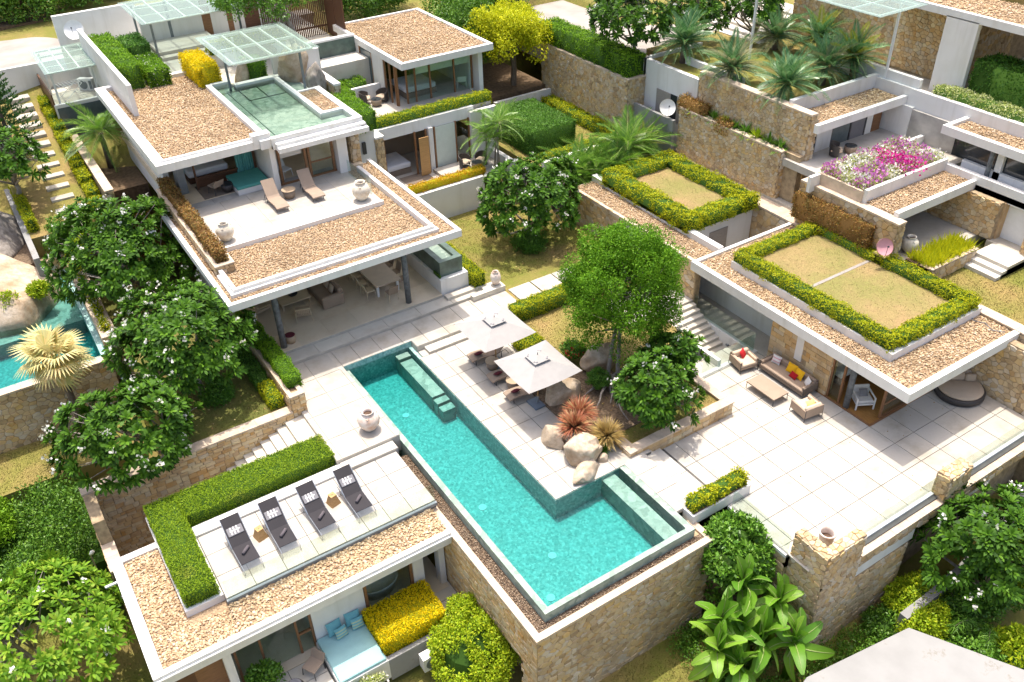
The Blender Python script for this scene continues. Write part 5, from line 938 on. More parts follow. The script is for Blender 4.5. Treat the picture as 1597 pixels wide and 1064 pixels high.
# pale planter hedge and high hedge
hedge('pale_hedge', 'variegated pale hedge on the long white terrace wall', [(44.5, 45.4, 18, 27.2, 7.6, 8.35)], 'hedge_pale', leaf=.11, dens=330, wob=.12)
hedge('high_hedge', 'tall deep green hedge near the top right corner', [(46.2, 48.2, 18.5, 26.3, 7.4, 9.7)], 'hedge_dark', leaf=.12, dens=260, wob=.1)
patch('upper_terrace', 44.4, 70, 10, 34, 7.5, 'limestone', d=3)
uh = thing('upper_house', 'white and stone house with gravel roof at the top right corner', 'house', (50, 27, 7.5))
G().box(46.0, 46.3, 26.5, 28.4, 7.5, 11.6).obj('fin', 'white_paint', uh); G().box(47.2, 70, 28.4, 28.7, 7.5, 11.6).obj('stone_back', 'mortar', uh)
G().box(47.4, 47.7, 28.7, 40, 7.5, 11.4).obj('stone_wall', 'mortar', uh); facing(uh, org=(47.4, 40, 7.6), u=(0, -1, 0), w=11.3, h=3.8, cell=(.27, .22), n_ind=0, mat='ashlar'); facing(uh, org=(47.2, 28.4, 7.6), u=(1, 0, 0), w=6, h=3.9, cell=(.3, .24), n_ind=0)
G().box(46.0, 46.25, 15, 32, 11.55, 11.95).obj('fascia', 'white_paint', uh); G().box(46.25, 60, 15, 32, 11.5, 11.75).obj('roof_slab', 'white_paint', uh); pebbles(uh, [(46.3, 50, 15.2, 31.8)], 11.8, .08, 60); G().box(46.25, 50, 15.1, 32, 11.75, 11.78).obj('gravel_bed', 'gravel_bed', uh); G().box(50, 60, 15, 32, 11.7, 12.1).obj('roof_lawn', 'lawn_roof', uh)
G().box(51.0, 51.4, 25.5, 26.2, 7.5, 11.5).obj('pier', 'white_paint', uh)
canopy('glass_canopy', 'glass canopy with white frame at the top right', 41.4, 44.6, 29.3, 38.0, 12.2, 2, 5, [(44.4, 30.2, 'white_metal'), (41.5, 37.8, 'white_metal')], 7.6)
# cycad garden
patch('cycad_garden', 37.3, 44.6, 30.8, 42.0, 7.45, 'lawn_mix', d=2.5); patch('cycad_lawn', 38.6, 47.4, 32, 44, 7.3, 'lawn_dry', d=2.5)
tag(G().box(37.2, 41.5, 41.9, 42.1, 6.5, 7.65).obj('cycad_end_wall', 'white_paint'), 'low white wall at the far end of the cycad bed', 'wall'); tag(G().box(38.3, 38.55, 35.2, 40.0, 7.2, 7.85).obj('cycad_kerb', 'white_paint'), 'short white kerb wall among the cycads', 'wall'); tag(G().box(44.4, 44.65, 28, 34, 7.3, 8.5).obj('cycad_side_wall', 'white_paint'), 'white wall right of the cycad bed below the pale stone wall', 'wall')
# roads
patch('road', 36.9, 60, 42.3, 75, 6.9, 'road_concrete', d=2.5); patch('road_front', -40, 37, 66.5, 76, 7.0, 'road_concrete', d=2.5); patch('verge', -40, 60, 76, 130, 7.4, 'soil', d=2)
st = thing('street_steps', 'broad pale steps beyond the cycads near the road', 'steps', (48, 42, 7))
for k in range(8): G().box(44+k*.7, 50.5, 40.2, 46, 7.0, 7.2+.16*k).obj('step', 'step_stone', st)
# bottom right white roof
wr = thing('white_flat_roof', 'plain white flat roof at the bottom right edge', 'roof', (22, 7, -5)); G().prism([(15.0, 9.5), (18.7, 10.45), (23.5, 9.75), (25.6, 5.9), (24, 0), (12, 0)], -3.3, -3.0).obj('slab', 'white_wall_old', wr); G().prism([(16, 8.5), (23.0, 9.0), (24.5, 5.8), (23, 1), (13, 1)], -6, -3.3).obj('walls', 'white_wall_old', wr)
cw = G(); 
for k in range(10):
    a = 24.2+k*1.3; b = 10.2+.035*k*k*.6; c = 24.2+(k+1)*1.3; d = 10.2+.035*(k+1)**2*.6; cw.prism([(a, b-.0), (c, d), (c, d+.35), (a, b+.35)], -5.2, -3.5)
tag(cw.obj('curved_wall', 'white_wall_old'), 'curved low white garden wall at the bottom right', 'wall')
# left villa pool and garden
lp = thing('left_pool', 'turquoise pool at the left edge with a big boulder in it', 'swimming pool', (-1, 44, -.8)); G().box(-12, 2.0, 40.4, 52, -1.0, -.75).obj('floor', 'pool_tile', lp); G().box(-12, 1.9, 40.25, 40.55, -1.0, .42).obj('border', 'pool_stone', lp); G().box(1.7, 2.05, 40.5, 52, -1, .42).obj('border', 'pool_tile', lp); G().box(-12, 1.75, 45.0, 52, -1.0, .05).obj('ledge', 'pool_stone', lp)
struct(G().box(-12, 1.72, 40.5, 50, -.8, .40).obj('left_pool_water', 'water'))
stone_thing('left_pool_wall', 'rubble wall with pale coping holding the turquoise pool at the left edge', 'stone wall', [(-12, 2.0, 39.75, 40.25, -3.2, .5)], [dict(org=(-8, 39.75, -2.6), u=(1, 0, 0), w=10, h=3.1, cell=(.3, .24), n_ind=260)], caps=[(-12, 2.0, 39.7, 40.1, .5, .6, 'coping_stone', 1.0)])
stone_thing('flower_wall', 'narrow stone planter wall between the turquoise pool and the plumerias', 'stone wall', [(2.05, 2.7, 40.9, 50.5, -1.5, 1.05)], [dict(org=(2.05, 40.9, -1.2), u=(1, 0, 0), w=.65, h=2.25, cell=(.3, .26), n_ind=30), dict(org=(2.05, 50.5, .3), u=(0, -1, 0), w=9.6, h=.75, cell=(.36, .26), n_ind=60), dict(org=(2.7, 40.9, .3), u=(0, 1, 0), w=9.6, h=.75, cell=(.36, .26), n_ind=0)], caps=[(2.0, 2.75, 40.85, 41.3, 1.05, 1.13), (2.0, 2.2, 41.3, 50.5, 1.05, 1.13), (2.55, 2.75, 41.3, 50.5, 1.05, 1.13)])
hedge('flowering_hedge', 'narrow yellow green hedge with white flowers in the stone planter wall', [(2.2, 2.55, 41.4, 50.4, .9, 1.45)], 'hedge_lime', leaf=.1, dens=380, wob=.1, flower=('white_petal', .14))
tag(G().box(.55, .85, 48.3, 58.5, .0, 2.5).obj('garden_blade_wall', 'white_wall_old'), 'thin white wall beside the boulder at the left edge', 'wall')
stone_thing('left_pool_back_wall', 'stone wall closing the back of the turquoise pool', 'stone wall', [(.85, 2.6, 50.4, 50.9, -1, 1.2)], [dict(org=(.85, 50.4, -.8), u=(1, 0, 0), w=1.75, h=2.0, cell=(.36, .28), n_ind=30)])
# left stepping stone garden (rises away from the camera)
g = G(); ys = [51, 54, 58, 62, 66, 70]; zs = [2.4, 3.0, 3.9, 4.7, 5.4, 5.9]
for (a, p), (b, q) in zip(zip(ys, zs), zip(ys[1:], zs[1:])): g.quad((.85, a, p), (5.3, a, p), (5.3, b, q), (.85, b, q))
g.quad((.85, 51, 2.4), (5.3, 51, 2.4), (5.3, 51, 0), (.85, 51, 0)); struct(g.obj('slope_lawn', 'lawn_dry')); patch('rock_bank', -8, .55, 50.5, 62, 1.2, 'mulch', d=2)
for k in range(12):
    y = 52.6+k*1.12; z = 2.72+.225*(y-52.6)+.09; s_ = slab('stepping_stone', 2.6+.02*k, 3.85+.02*k, y, y+.78, z-.4, z, 'limestone')
hedge('slope_hedge', 'long lime hedge climbing beside the stepping stones', [(4.45, 5.1, 51+1.5*k, 52.5+1.5*k, 2.2+.3*k, 3.3+.3*k) for k in range(9)], 'hedge_lime', leaf=.11, dens=330, wob=.08)
hedge('slope_hedge', 'short lime hedge at the left foot of the stepping stone lawn', [(.9, 1.4, 51.5, 58, 2.0, 3.3)], 'hedge_lime', leaf=.11, dens=330, wob=.08)
stone_thing('palm_court_wall', 'stone wall with pale top left of the courtyard palm', 'stone wall', [(5.2, 5.6, 50.4, 60, 2.0, 4.2)], [dict(org=(5.2, 50.4, 2.2), u=(1, 0, 0), w=.4, h=2.0, cell=(.3, .26), n_ind=10), dict(org=(5.6, 50.8, 2.5), u=(0, 1, 0), w=9, h=1.7, cell=(.36, .3), n_ind=0)], caps=[(5.15, 5.65, 50.35, 60, 4.2, 4.3, 'coping_stone', 1)])
patch('palm_court', 5.6, 7.9, 47, 52, 2.4, 'soil', d=1); patch('palm_court_soil', 5.6, 7.9, 53, 61, 3.0, 'soil', d=1)
hedge('court_ring_hedge', 'small dark green hedge ring in the court below the palm', [(5.7, 6.3, 47.5, 50.5, 2.4, 3.2), (6.3, 7.7, 49.9, 50.5, 2.4, 3.2)], 'hedge_green', leaf=.1, dens=330)
hedge('russet_shrub_hedge', 'russet hedge at the corner between terrace planter and palm court', [(5.3, 7.4, 45.4, 47.2, 2.2, 4.0)], 'hedge_brown', 'core_brown', leaf=.11, dens=330, wob=.16)
patch('lower_left_lawn', -14, 2, 36.6, 39.7, -2.5, 'lawn_dry', d=2)
# hedges at the entrance court
hedge('yellow_block_hedge', 'bright yellow clipped block hedge beside the master gravel roof', [(12.3, 13.6, 53.3, 57.0, 7.5, 8.9)], 'hedge_gold', 'core_gold', leaf=.11, dens=300)
hedge('green_block_hedge', 'tall bright green block hedge beside the white blade wall', [(8.3, 9.7, 55.6, 63.2, 7.4, 9.1)], 'hedge_green', leaf=.11, dens=300, wob=.1)
hedge('green_block_hedge', 'square green block hedge at the corner of the master gravel roof', [(9.9, 11.2, 55.2, 58.6, 7.4, 8.7)], 'hedge_green', leaf=.11, dens=300, flower=('white_petal', .04))
hedge('dark_round_hedge', 'darker block hedge before the tall white wall', [(9.9, 11.3, 59.6, 62.5, 7.4, 9.0)], 'hedge_dark', leaf=.11, dens=300, wob=.1)
hedge('entrance_hedge', 'long clipped hedge on the white planter below the entrance canopy', [(14.2, 19.2, 57.0, 58.0, 8.3, 9.1)], 'hedge_lime', leaf=.12, dens=260)
hedge('pond_cube_hedge', 'small dark cube hedge under the pond canopy', [(15.2, 16.3, 52.9, 54.3, 7.5, 8.7)], 'hedge_green', leaf=.1, dens=300)
hedge('terrace_block_hedge', 'green clipped hedge beside the gravel strip of the rooftop pond', [(18.4, 19.6, 44.9, 48.8, 6.2, 7.3)], 'hedge_green', leaf=.1, dens=330)
hedge('terrace_block_hedge', 'low green hedge below the outdoor shower stone wall', [(18.3, 20.2, 49.0, 50.4, 6.0, 7.0)], 'hedge_green', leaf=.1, dens=330)
hedge('guest_round_hedge', 'rounded lime hedge beside the wicker chairs of the guest terrace', [(20.3, 22.2, 51.8, 53.4, 5.4, 6.5)], 'hedge_green', leaf=.1, dens=330, wob=.12)
# ================================================================== TREES AND PLANTS
def plumeria(label, base, c, rad, n=150, leaf='plumeria_leaf', fl=.3, L=.42, k=15, width=.30, group='plumeria trees', trunk=.13, seed=1, name='plumeria_tree', inner=.12, rough=.2):
    n = int(n*(1.35 if k == 15 else 1)); t = thing(name, label, 'tree', base, 0, group); c = np.array(c, float)
    S, N = shell_points(n, *rad, zmin=-.45, rough=rough, seed=seed, inner=inner); C = c+S; N = unit(N*[1, 1, .8]+[0, 0, .55])
    S2, N2 = shell_points(n//3, *[q*.62 for q in rad], zmin=-.2, rough=.2, seed=seed+3); C = np.concatenate([C, c+S2]); N = np.concatenate([N, unit(N2+[0, 0, .8])])
    tips = [tuple(p) for p in C[:: max(1, len(C)//60)]]
    limbs(base, tips, trunk, (base[0]*.6+c[0]*.4, base[1]*.6+c[1]*.4, base[2]+(c[2]-base[2])*.35), 8, 'grey_bark', t)
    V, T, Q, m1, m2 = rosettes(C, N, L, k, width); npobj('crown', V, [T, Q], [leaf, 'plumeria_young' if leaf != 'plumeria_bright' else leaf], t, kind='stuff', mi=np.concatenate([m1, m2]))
    if fl:
        m = RS.uniform(size=len(S)) < fl*.5; p = np.repeat((c+S+unit(N[:len(S)])*.26)[m], 7, 0); p = p+RS.normal(size=p.shape)*.07; v, q = leaves(p, RS.normal(size=p.shape)*.5+[0, 0, .9], .12, .13, .1, face=np.array([0, 0, 1.])); npobj('blossoms', v, [q], 'white_petal', t, kind='stuff')
    return t
plumeria('round plumeria tree standing alone on the lawn before the white wall', (25.1, 37.7, .3), (25.4, 38.0, 3.0), (2.75, 2.75, 2.2), 230, fl=.3, seed=2)
plumeria('plumeria tree farthest up the left court, beside the turquoise pool', (5.1, 46.0, .4), (4.6, 44.9, 3.2), (3.4, 3.9, 2.5), 330, fl=.32, seed=5, trunk=.16)
plumeria('plumeria tree in the left court, in front of the living room corner', (4.9, 34.6, .4), (4.75, 35.3, 3.2), (3.0, 3.1, 2.3), 300, fl=.3, seed=9, trunk=.16)
plumeria('plumeria tree leaning over the golden ashlar wall', (2.9, 32.2, .4), (1.3, 31.6, 2.2), (2.95, 2.2, 1.7), 190, fl=.3, seed=14)
plumeria('small plumeria tree in the stone-edged bed beside the terrace steps', (21.6, 22.0, .1), (20.95, 21.9, 1.75), (1.75, 1.7, 1.5), 105, fl=.28, seed=18, L=.40, trunk=.08)
plumeria('second small plumeria beside the glass balustrade of the stair', (23.1, 23.3, .1), (23.1, 23.4, 1.7), (1.35, 1.2, 1.2), 60, fl=.28, seed=21, L=.40, trunk=.07)
plumeria('broad plumeria tree below the terrace at the right edge', (28.5, 10.2, -5), (28.3, 10.0, -1.6), (2.7, 2.2, 1.9), 200, fl=.3, seed=24)
plumeria('yellow green plumeria tree in the bottom left corner', (-4.2, 26.6, -4.9), (-4.3, 26.9, -1.6), (3.3, 3.5, 1.7), 380, 'plumeria_bright', .10, .42, 13, .26, seed=29)
plumeria('plumeria tree at the left edge beside the stepping stones', (1.2, 55.4, 3.2), (1.2, 55.0, 5.6), (1.9, 2.2, 1.5), 90, fl=.1, seed=33)
plumeria('large plumeria tree beside the road behind the hedged wall', (37.9, 44.4, 6.9), (37.3, 44.0, 9.5), (2.7, 2.9, 1.7), 170, 'plumeria_dark', .25, seed=36)
plumeria('plumeria tree by the road between two other plumerias', (41.6, 42.9, 6.9), (41.4, 42.6, 9.5), (2.0, 2.0, 1.5), 95, 'plumeria_dark', .2, seed=40)
plumeria('plumeria tree with open crown beside the broad steps', (45.5, 41.2, 6.9), (45.0, 40.8, 9.6), (1.6, 1.7, 1.2), 70, 'plumeria_dark', .1, seed=44)
def leafy_tree(label, base, c, rad, nc, per, leaf, mat, clump, group=None, name='leafy_tree', trunk=.2, stems=1, bark='bark', seed=0, rough=.22, inner=.25, zmin=-.55):
    t = thing(name, label, 'tree', base, 0, group); c = np.array(c, float); S, N = shell_points(nc, *rad, zmin=zmin, rough=rough, seed=seed, inner=inner); C = c+S
    tips = [tuple(p) for p in (c+S*.85)[:: max(1, nc//40)]]
    for k in range(stems):
        b = (base[0]+.35*k, base[1]-.3*k, base[2]); limbs(b, tips[k::stems], trunk, (c[0]*.6+b[0]*.4, c[1]*.6+b[1]*.4, base[2]+(c[2]-base[2]-rad[2]*.3)*.75), 6, bark, t)
    v, q = blob_leaves(C, clump*RS.uniform(.7, 1.3, nc), per, leaf); S3, _ = shell_points(nc//2, *[r_*.62 for r_ in rad], zmin=zmin, seed=seed); v2, q2 = blob_leaves(c+S3, clump*1.3, per//3, leaf*1.3); npobj('crown', np.concatenate([v, v2]), [q, q2+len(v)], mat, t, kind='stuff'); return t
leafy_tree('big round tree with dense bright green crown above the rock garden', (21.0, 25.2, .1), (22.2, 25.9, 4.35), (2.45, 2.45, 2.85), 105, 600, .10, 'ficus_leaf', .60, None, 'round_tree', .10, 2, 'grey_bark', 3, .22, .15, -.85)
leafy_tree('yellow leaved tree behind the upper guest lawn', (33.6, 52.3, 3.6), (33.4, 51.9, 7.4), (2.2, 2.2, 1.9), 80, 230, .16, 'yellow_leaf', .62, None, 'yellow_tree', seed=6, rough=.35)
leafy_tree('dark green tree right behind the guest wing gravel roof', (31.3, 55.5, 3.6), (31.2, 55.2, 7.0), (2.4, 2.6, 1.9), 120, 110, .17, 'cover_leaf', .6, 'trees behind the guest wing', seed=8)
leafy_tree('mid green tree behind the guest wing next to the yellow tree', (33.8, 58.0, 3.8), (33.7, 57.6, 8.0), (2.6, 2.4, 2.0), 120, 110, .17, 'shrub_leaf', .6, 'trees behind the guest wing', seed=12)
leafy_tree('leafy tree behind the far corner of the guest gravel roof', (27.5, 62.5, 6.5), (27.3, 62.0, 9.0), (3.4, 2.2, 1.9), 130, 110, .18, 'cover_leaf', .6, 'trees behind the guest wing', seed=15)
leafy_tree('leafy tree by the road behind the yellow tree', (36.5, 59.5, 6.5), (36.2, 59, 9.0), (2.6, 2.6, 1.9), 110, 110, .18, 'shrub_leaf', .6, 'trees behind the guest wing', seed=19)
leafy_tree('pale trunked tree beside the brown slatted fence at the top', (19.9, 57.6, 7.5), (18.6, 57.2, 11.6), (3.0, 2.4, 1.4), 100, 110, .18, 'shrub_leaf', .55, None, 'fence_tree', .16, 2, 'grey_bark', 23)
leafy_tree('dark tree beside the entrance doors at the top edge', (22.2, 66, 7), (21.4, 65, 10.4), (2.6, 2.4, 1.6), 90, 100, .18, 'cover_leaf', .55, None, 'entrance_tree', seed=26)
for i, (x, y, z, r_, lb) in enumerate(((2.0, 78.5, 8.6, 2.6, 'bushy tree across the road at the top left corner'), (6.6, 77.6, 8.8, 2.3, 'bushy tree across the road behind the drying yard'), (11.5, 78.5, 9.0, 2.6, 'bushy tree across the road behind the white dish wall'))):
    leafy_tree(lb, (x, y, 7.4), (x, y, z), (r_, r_*.8, 1.8), 90, 90, .22, 'shrub_leaf' if i != 1 else 'cover_leaf', .7, 'trees across the road', seed=50+i)
def bush(name, label, c, rad, nc, per, leaf, mat, clump=.3, group=None, base='core_leaf', flower=None, zmin=-.3, cat='bush'):
    c = np.array(c, float); t = thing(name, label, cat, (c[0], c[1], c[2]-rad[2]*.5), 0, group)
    S, N = shell_points(nc, *rad, zmin=zmin, rough=.12, seed=nc); v, q = blob_leaves(c+S, clump, per, leaf, .4, .3); npobj('foliage', v, [q], mat, t, kind='stuff')
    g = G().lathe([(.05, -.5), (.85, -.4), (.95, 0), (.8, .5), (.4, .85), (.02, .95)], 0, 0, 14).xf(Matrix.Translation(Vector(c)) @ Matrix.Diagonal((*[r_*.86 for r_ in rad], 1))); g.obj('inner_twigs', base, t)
    if flower:
        p = c+S[RS.uniform(size=nc) < flower[1]]*1.12; p = np.repeat(p, 6, 0); p = p+RS.normal(size=p.shape)*.08; v, q = leaves(p, RS.normal(size=p.shape)+[0, 0, .6], .12, .1); npobj('blossoms', v, [q], flower[0], t, kind='stuff')
    return t
bush('round_bush', 'clipped dark bush under the lone plumeria on the lawn', (24.9, 37.3, .55), (1.0, 1.0, .55), 60, 60, .1, 'hedge_dark', .2)
bush('round_bush', 'glossy rounded bush between the white planter and the corner pier', (19.5, 15.2, -1.5), (1.3, 1.25, 1.6), 170, 80, .2, 'shrub_leaf', .24)
bush('low_bush', 'leafy dark bush below the pool wall end', (20.0, 14.8, -3.4), (1.5, 1.2, 1.5), 90, 70, .16, 'cover_leaf', .3)
bush('lime_bush', 'bright lime boxy bush beside the yellow hedge and pool wall', (9.35, 18.5, -3.5), (1.5, 1.5, 1.35), 170, 110, .11, 'lime_leaf', .26, zmin=-.7)
bush('lime_bush', 'small lime bush top against the pool wall near the walkway', (9.85, 19.9, -2.9), (.55, .5, .5), 40, 80, .1, 'lime_leaf', .2)
bush('flowering_bush', 'small bush with red flowers behind the right parasol', (20.6, 27.4, .55), (.5, .5, .5), 40, 50, .1, 'hedge_dark', .15, flower=('red_petal', .5))
bush('ball_shrub', 'small clipped ball shrub beside the twisted roots', (20.2, 24.9, .7), (.5, .5, .4), 50, 60, .07, 'hedge_dark', .12)
bush('lime_bush', 'yellow green bush between the terrace wall and the curved wall', (26.0, 10.9, -4.2), (1.2, .8, .7), 70, 70, .13, 'lime_leaf', .25)
bush('lime_bush', 'lime bush at the corner of the plain white roof', (25.0, 9.9, -4.0), (1.0, .6, .55), 60, 70, .13, 'lime_leaf', .25)
bush('green_bush', 'leafy green bush by the dirt path below the terrace', (24.3, 10.9, -4.8), (.7, .8, .5), 50, 60, .13, 'cover_leaf', .25)
bush('green_bush', 'spreading bush along the curved wall at the right edge', (30.5, 9.6, -3.6), (2.2, .8, .8), 90, 70, .15, 'lime_leaf', .3)
bush('green_bush', 'shaded bush under the broad plumeria at the right edge', (29.0, 9.4, -4.0), (3.0, 1.0, .9), 100, 70, .15, 'cover_leaf', .35)
bush('green_bush', 'bright variegated bush in the bottom right corner', (27.0, 7.0, -4.6), (1.2, 1.2, .7), 80, 70, .18, 'lime_leaf', .3)
bush('green_bush', 'dark leafy bush beside the curved wall in the bottom right', (25.6, 8.0, -4.4), (.8, .9, .7), 60, 70, .15, 'shrub_leaf', .3)
bush('green_bush', 'pale flowering shrub under the pot plants of the left court', (3.6, 49.5, 1.3), (1.3, 1.5, 1.1), 90, 70, .14, 'lime_leaf', .3)
bush('green_bush', 'dense green shrub behind the plumeria farthest up the left court', (3.2, 51.3, 1.8), (1.7, 1.2, 1.2), 90, 70, .14, 'shrub_leaf', .3)
bush('green_bush', 'small green shrub in the shade of the left court lawn', (5.4, 34.0, .7), (.6, .6, .5), 40, 60, .12, 'hedge_dark', .25)
bush('white_flower_bush', 'small white flowering plant at the bottom edge of the patio', (5.4, 19.6, -3.9), (.7, .3, .3), 30, 40, .1, 'hedge_pale', .15, flower=('white_petal', .5))
bush('pot_plant', 'leafy pot plant with orange flowers on the lower patio', (2.3, 21.6, -3.2), (.5, .5, .45), 40, 40, .16, 'shrub_leaf', .2)
# big bank of ground cover at the left
gc = thing('bank_shrubbery', 'sprawling green shrubbery bank left of the golden ashlar wall', 'shrubbery', (-4.5, 34, -4))
n = 260; C = np.column_stack([RS.uniform(-9, -1.4, n), RS.uniform(31.2, 36.6, n), np.zeros(n)]); C[:, 2] = -2.9+1.4*np.array([noise.noise(Vector((p[0]*.35, p[1]*.35, 2))) for p in C])+RS.uniform(-.2, .2, n)
v, q = blob_leaves(C, .6, 150, .13, .5, .4); npobj('foliage', v, [q], 'cover_leaf', gc, kind='stuff'); G().box(-9, -1.3, 31.0, 36.8, -5.2, -3.3).obj('inner_twigs', 'core_leaf', gc)
bush('bank_bush', 'brighter leafy bush at the far left of the shrubbery bank', (-5.6, 34.6, -2.1), (1.4, 1.5, .9), 80, 90, .14, 'hedge_green', .35)
bush('bank_bush', 'small green bush at the foot of the garden lamp', (-1.9, 29.9, -4.1), (.7, .8, .7), 50, 70, .13, 'cover_leaf', .28)
# loose ground cover below the pool wall
gc = thing('slope_groundcover', 'low leafy ground cover below the terrace corner pier', 'ground cover', (20, 11, -5))
n = 150; C = np.column_stack([RS.uniform(16.5, 25, n), RS.uniform(9.6, 11.9, n), RS.uniform(-5.1, -4.8, n)]); C = C[(C[:, 1] < 14-(C[:, 0]-16)*.35)]; v, q = blob_leaves(C, .45, 90, .1, .7, .3); npobj('foliage', v, [q], 'shrub_leaf', gc, kind='stuff')
gc = thing('slope_groundcover', 'low leafy ground cover below the pool wall, behind the banana plant', 'ground cover', (17, 14, -5))
n = 110; C = np.column_stack([RS.uniform(16.6, 20.2, n), RS.uniform(12.5, 15.4, n), RS.uniform(-5.1, -4.7, n)]); v, q = blob_leaves(C, .4, 90, .1, .7, .3); npobj('foliage', v, [q], 'shrub_leaf', gc, kind='stuff')
# ---- palms
def frond_mesh(name, L, nl, lw, ll, droop, mats, vee=.25, rib=.018):
    "feather leaf along +x, leaflets both sides"
    V = []; F = []; MI = []; pts = []
    for i in range(9):
        s = i/8; pts.append((L*s*(1-.12*s*droop), 0, -droop*L*.55*s**2.2))
    g = G().tube(pts, [rib*(1-.8*i/8) for i in range(9)], 3)
    P = np.array(pts)
    for k in range(nl):
        s = .12+.88*k/(nl-1); x = np.interp(s*8, range(9), P[:, 0]); z = np.interp(s*8, range(9), P[:, 2]); l = ll*math.sin(math.pi*(.12+.83*s))**.6*random.uniform(.85, 1.1)
        for sd in (-1, 1):
            a = R(62-38*s); d = Vector((math.cos(a), sd*math.sin(a), vee-.25*droop*s)).normalized(); w = lw
            p0 = Vector((x, 0, z)); p1 = p0+d*l*.5+Vector((w, 0, .0)); p2 = p0+d*l+Vector((0, 0, -.18*l)); p3 = p0+d*l*.5-Vector((w, 0, .0))
            g.add([p0, p1, p2, p3], [(0, 1, 2, 3)], 1)
    return g.mesh(name, mats)
def palm(name, label, base, h, nf, meshes, tilt, group=None, trunk=.1, bark='bark', lean=(0, 0), scale=1., cat='palm tree', tn=8):
    t = thing(name, label, cat, base, 0, group); top = Vector((lean[0], lean[1], h))
    G().tube([(0, 0, -.2), (lean[0]*.3, lean[1]*.3, h*.5), tuple(top)], [trunk*1.25, trunk, trunk*.85], tn).obj('trunk', bark, t, False, True)
    for k in range(nf):
        o = bpy.data.objects.new('frond', random.choice(meshes)); o.parent = t; COL.objects.link(o); s = k/nf; o.location = top
        el = tilt[0]+(tilt[1]-tilt[0])*s+random.uniform(-.12, .12); o.rotation_euler = (random.uniform(-.2, .2)*(4 if name == 'fan_palm' else 1), -el, k*2.39996+random.uniform(-.2, .2)); q = scale*random.uniform(.85, 1.1); o.scale = (q, q, q)
    return t
fm_palm = [frond_mesh('frond', 2.1, 26, .04, .58, d, ['midrib', 'palm_leaf']) for d in (.5, .8, 1.1)]
fm_cyc = [frond_mesh('frond', 1.45, 28, .032, .34, d, ['midrib', 'cycad_leaf'], .35) for d in (.35, .6, .9)]
fm_old = [frond_mesh('frond', 1.35, 26, .03, .32, d, ['midrib', 'cycad_old'], .35) for d in (.5, .8)]
fm_yel = [frond_mesh('frond', 1.3, 24, .03, .32, d, ['midrib', 'palm_yellow'], .35) for d in (.3, .5)]
palm('courtyard_palm', 'feather palm in the court left of the master bedroom', (6.6, 56.6, 3.0), 2.3, 26, fm_palm, (1.15, -.3), trunk=.16, scale=1.15)
for i, (dx, dy, h) in enumerate(((0, 0, 3.0), (.45, .3, 2.6), (-.35, .35, 2.3), (.2, -.4, 2.0))):
    palm('areca_palm', ('tallest', 'second tallest', 'shorter', 'shortest')[i]+' slender stem of the areca palm clump beside the lower guest court', (26.9+dx, 44.3+dy, 2.0), h, 13, fm_palm, (1.1, -.25), 'areca stems by the guest court', .05, 'grey_bark', (random.uniform(-.3, .3), random.uniform(-.3, .3)), .8)
for i, (x, y, h, lb) in enumerate(((30.6, 39.0, 1.4, 'bushy feather palm behind the hedged box nearest the lawn'), (31.6, 40.2, 1.7, 'bushy feather palm beside the low white guest wall'), (33.2, 39.4, 2.6, 'taller feather palm below the small satellite dish'), (34.6, 39.6, 2.2, 'feather palm with yellowing fronds against the stained wall'), (32.4, 38.6, 1.5, 'low feather palm in the middle of the palm group'), (30.0, 40.4, 1.3, 'low feather palm nearest the round plumeria'))):
    palm('garden_palm', lb, (x, y, .6 if i < 2 else 1.0), h, 28, fm_palm+([fm_yel[0]] if i == 3 else []), (1.25, -.3), 'palms behind the hedged box', .09, 'grey_bark', (random.uniform(-.3, .3), random.uniform(-.3, .3)), 1.2)
CY = [(38.3, 40.2, 1.2, fm_cyc, 'grey green cycad nearest the road at the far end of the bed'), (38.0, 35.9, .9, fm_cyc+fm_old, 'leaning cycad with pale fronds behind the stone wall'), (38.2, 32.3, 1.0, fm_cyc, 'large dark green cycad at the front of the bed'),
      (44.6, 38.6, .8, fm_cyc+fm_old, 'far cycad with browning centre near the broad steps'), (42.0, 32.6, 1.0, fm_old+fm_cyc, 'silvery cycad near the white front wall'), (46.4, 36.6, .9, fm_yel+fm_cyc, 'yellow tipped cycad below the glass canopy'), (44.0, 32.0, 1.3, fm_yel+fm_cyc, 'slim yellow tipped cycad beside the white wall corner')]
for x, y, h, ms_, lb in CY: palm('cycad', lb, (x, y, 7.4), h, 42, ms_, (1.35, -.25), 'cycads in the raised bed', .2, 'bark', (random.uniform(-.25, .25), random.uniform(-.25, .25)), 1.5, 'cycad')
# fan palm
def fan_mesh(r_, mats):
    g = G().tube([(0, 0, 0), (r_*.55, 0, .02)], [.02, .014], 4)
    for k in range(22):
        a = R(-115+k*230/21); l = r_*(.62+.12*math.cos(a)); c = Vector((r_*.5, 0, .02)); d = Vector((math.cos(a), math.sin(a), .12)); s = Vector((-math.sin(a), math.cos(a), 0)); w = .06
        g.add([c, c+d*l*.6+s*w, c+d*l+Vector((0, 0, -.34*l)), c+d*l*.6-s*w], [(0, 1, 2, 3)], 1)
    return g.mesh('fan_leaf', mats)
fanm = [fan_mesh(1.55, ['midrib', 'fan_leaf']), fan_mesh(1.35, ['midrib', 'fan_leaf'])]
palm('fan_palm', 'pale yellow fan palm in front of the turquoise pool at the left', (-.2, 38.4, -2.4), 4.7, 26, fanm, (1.25, -.75), trunk=.16)
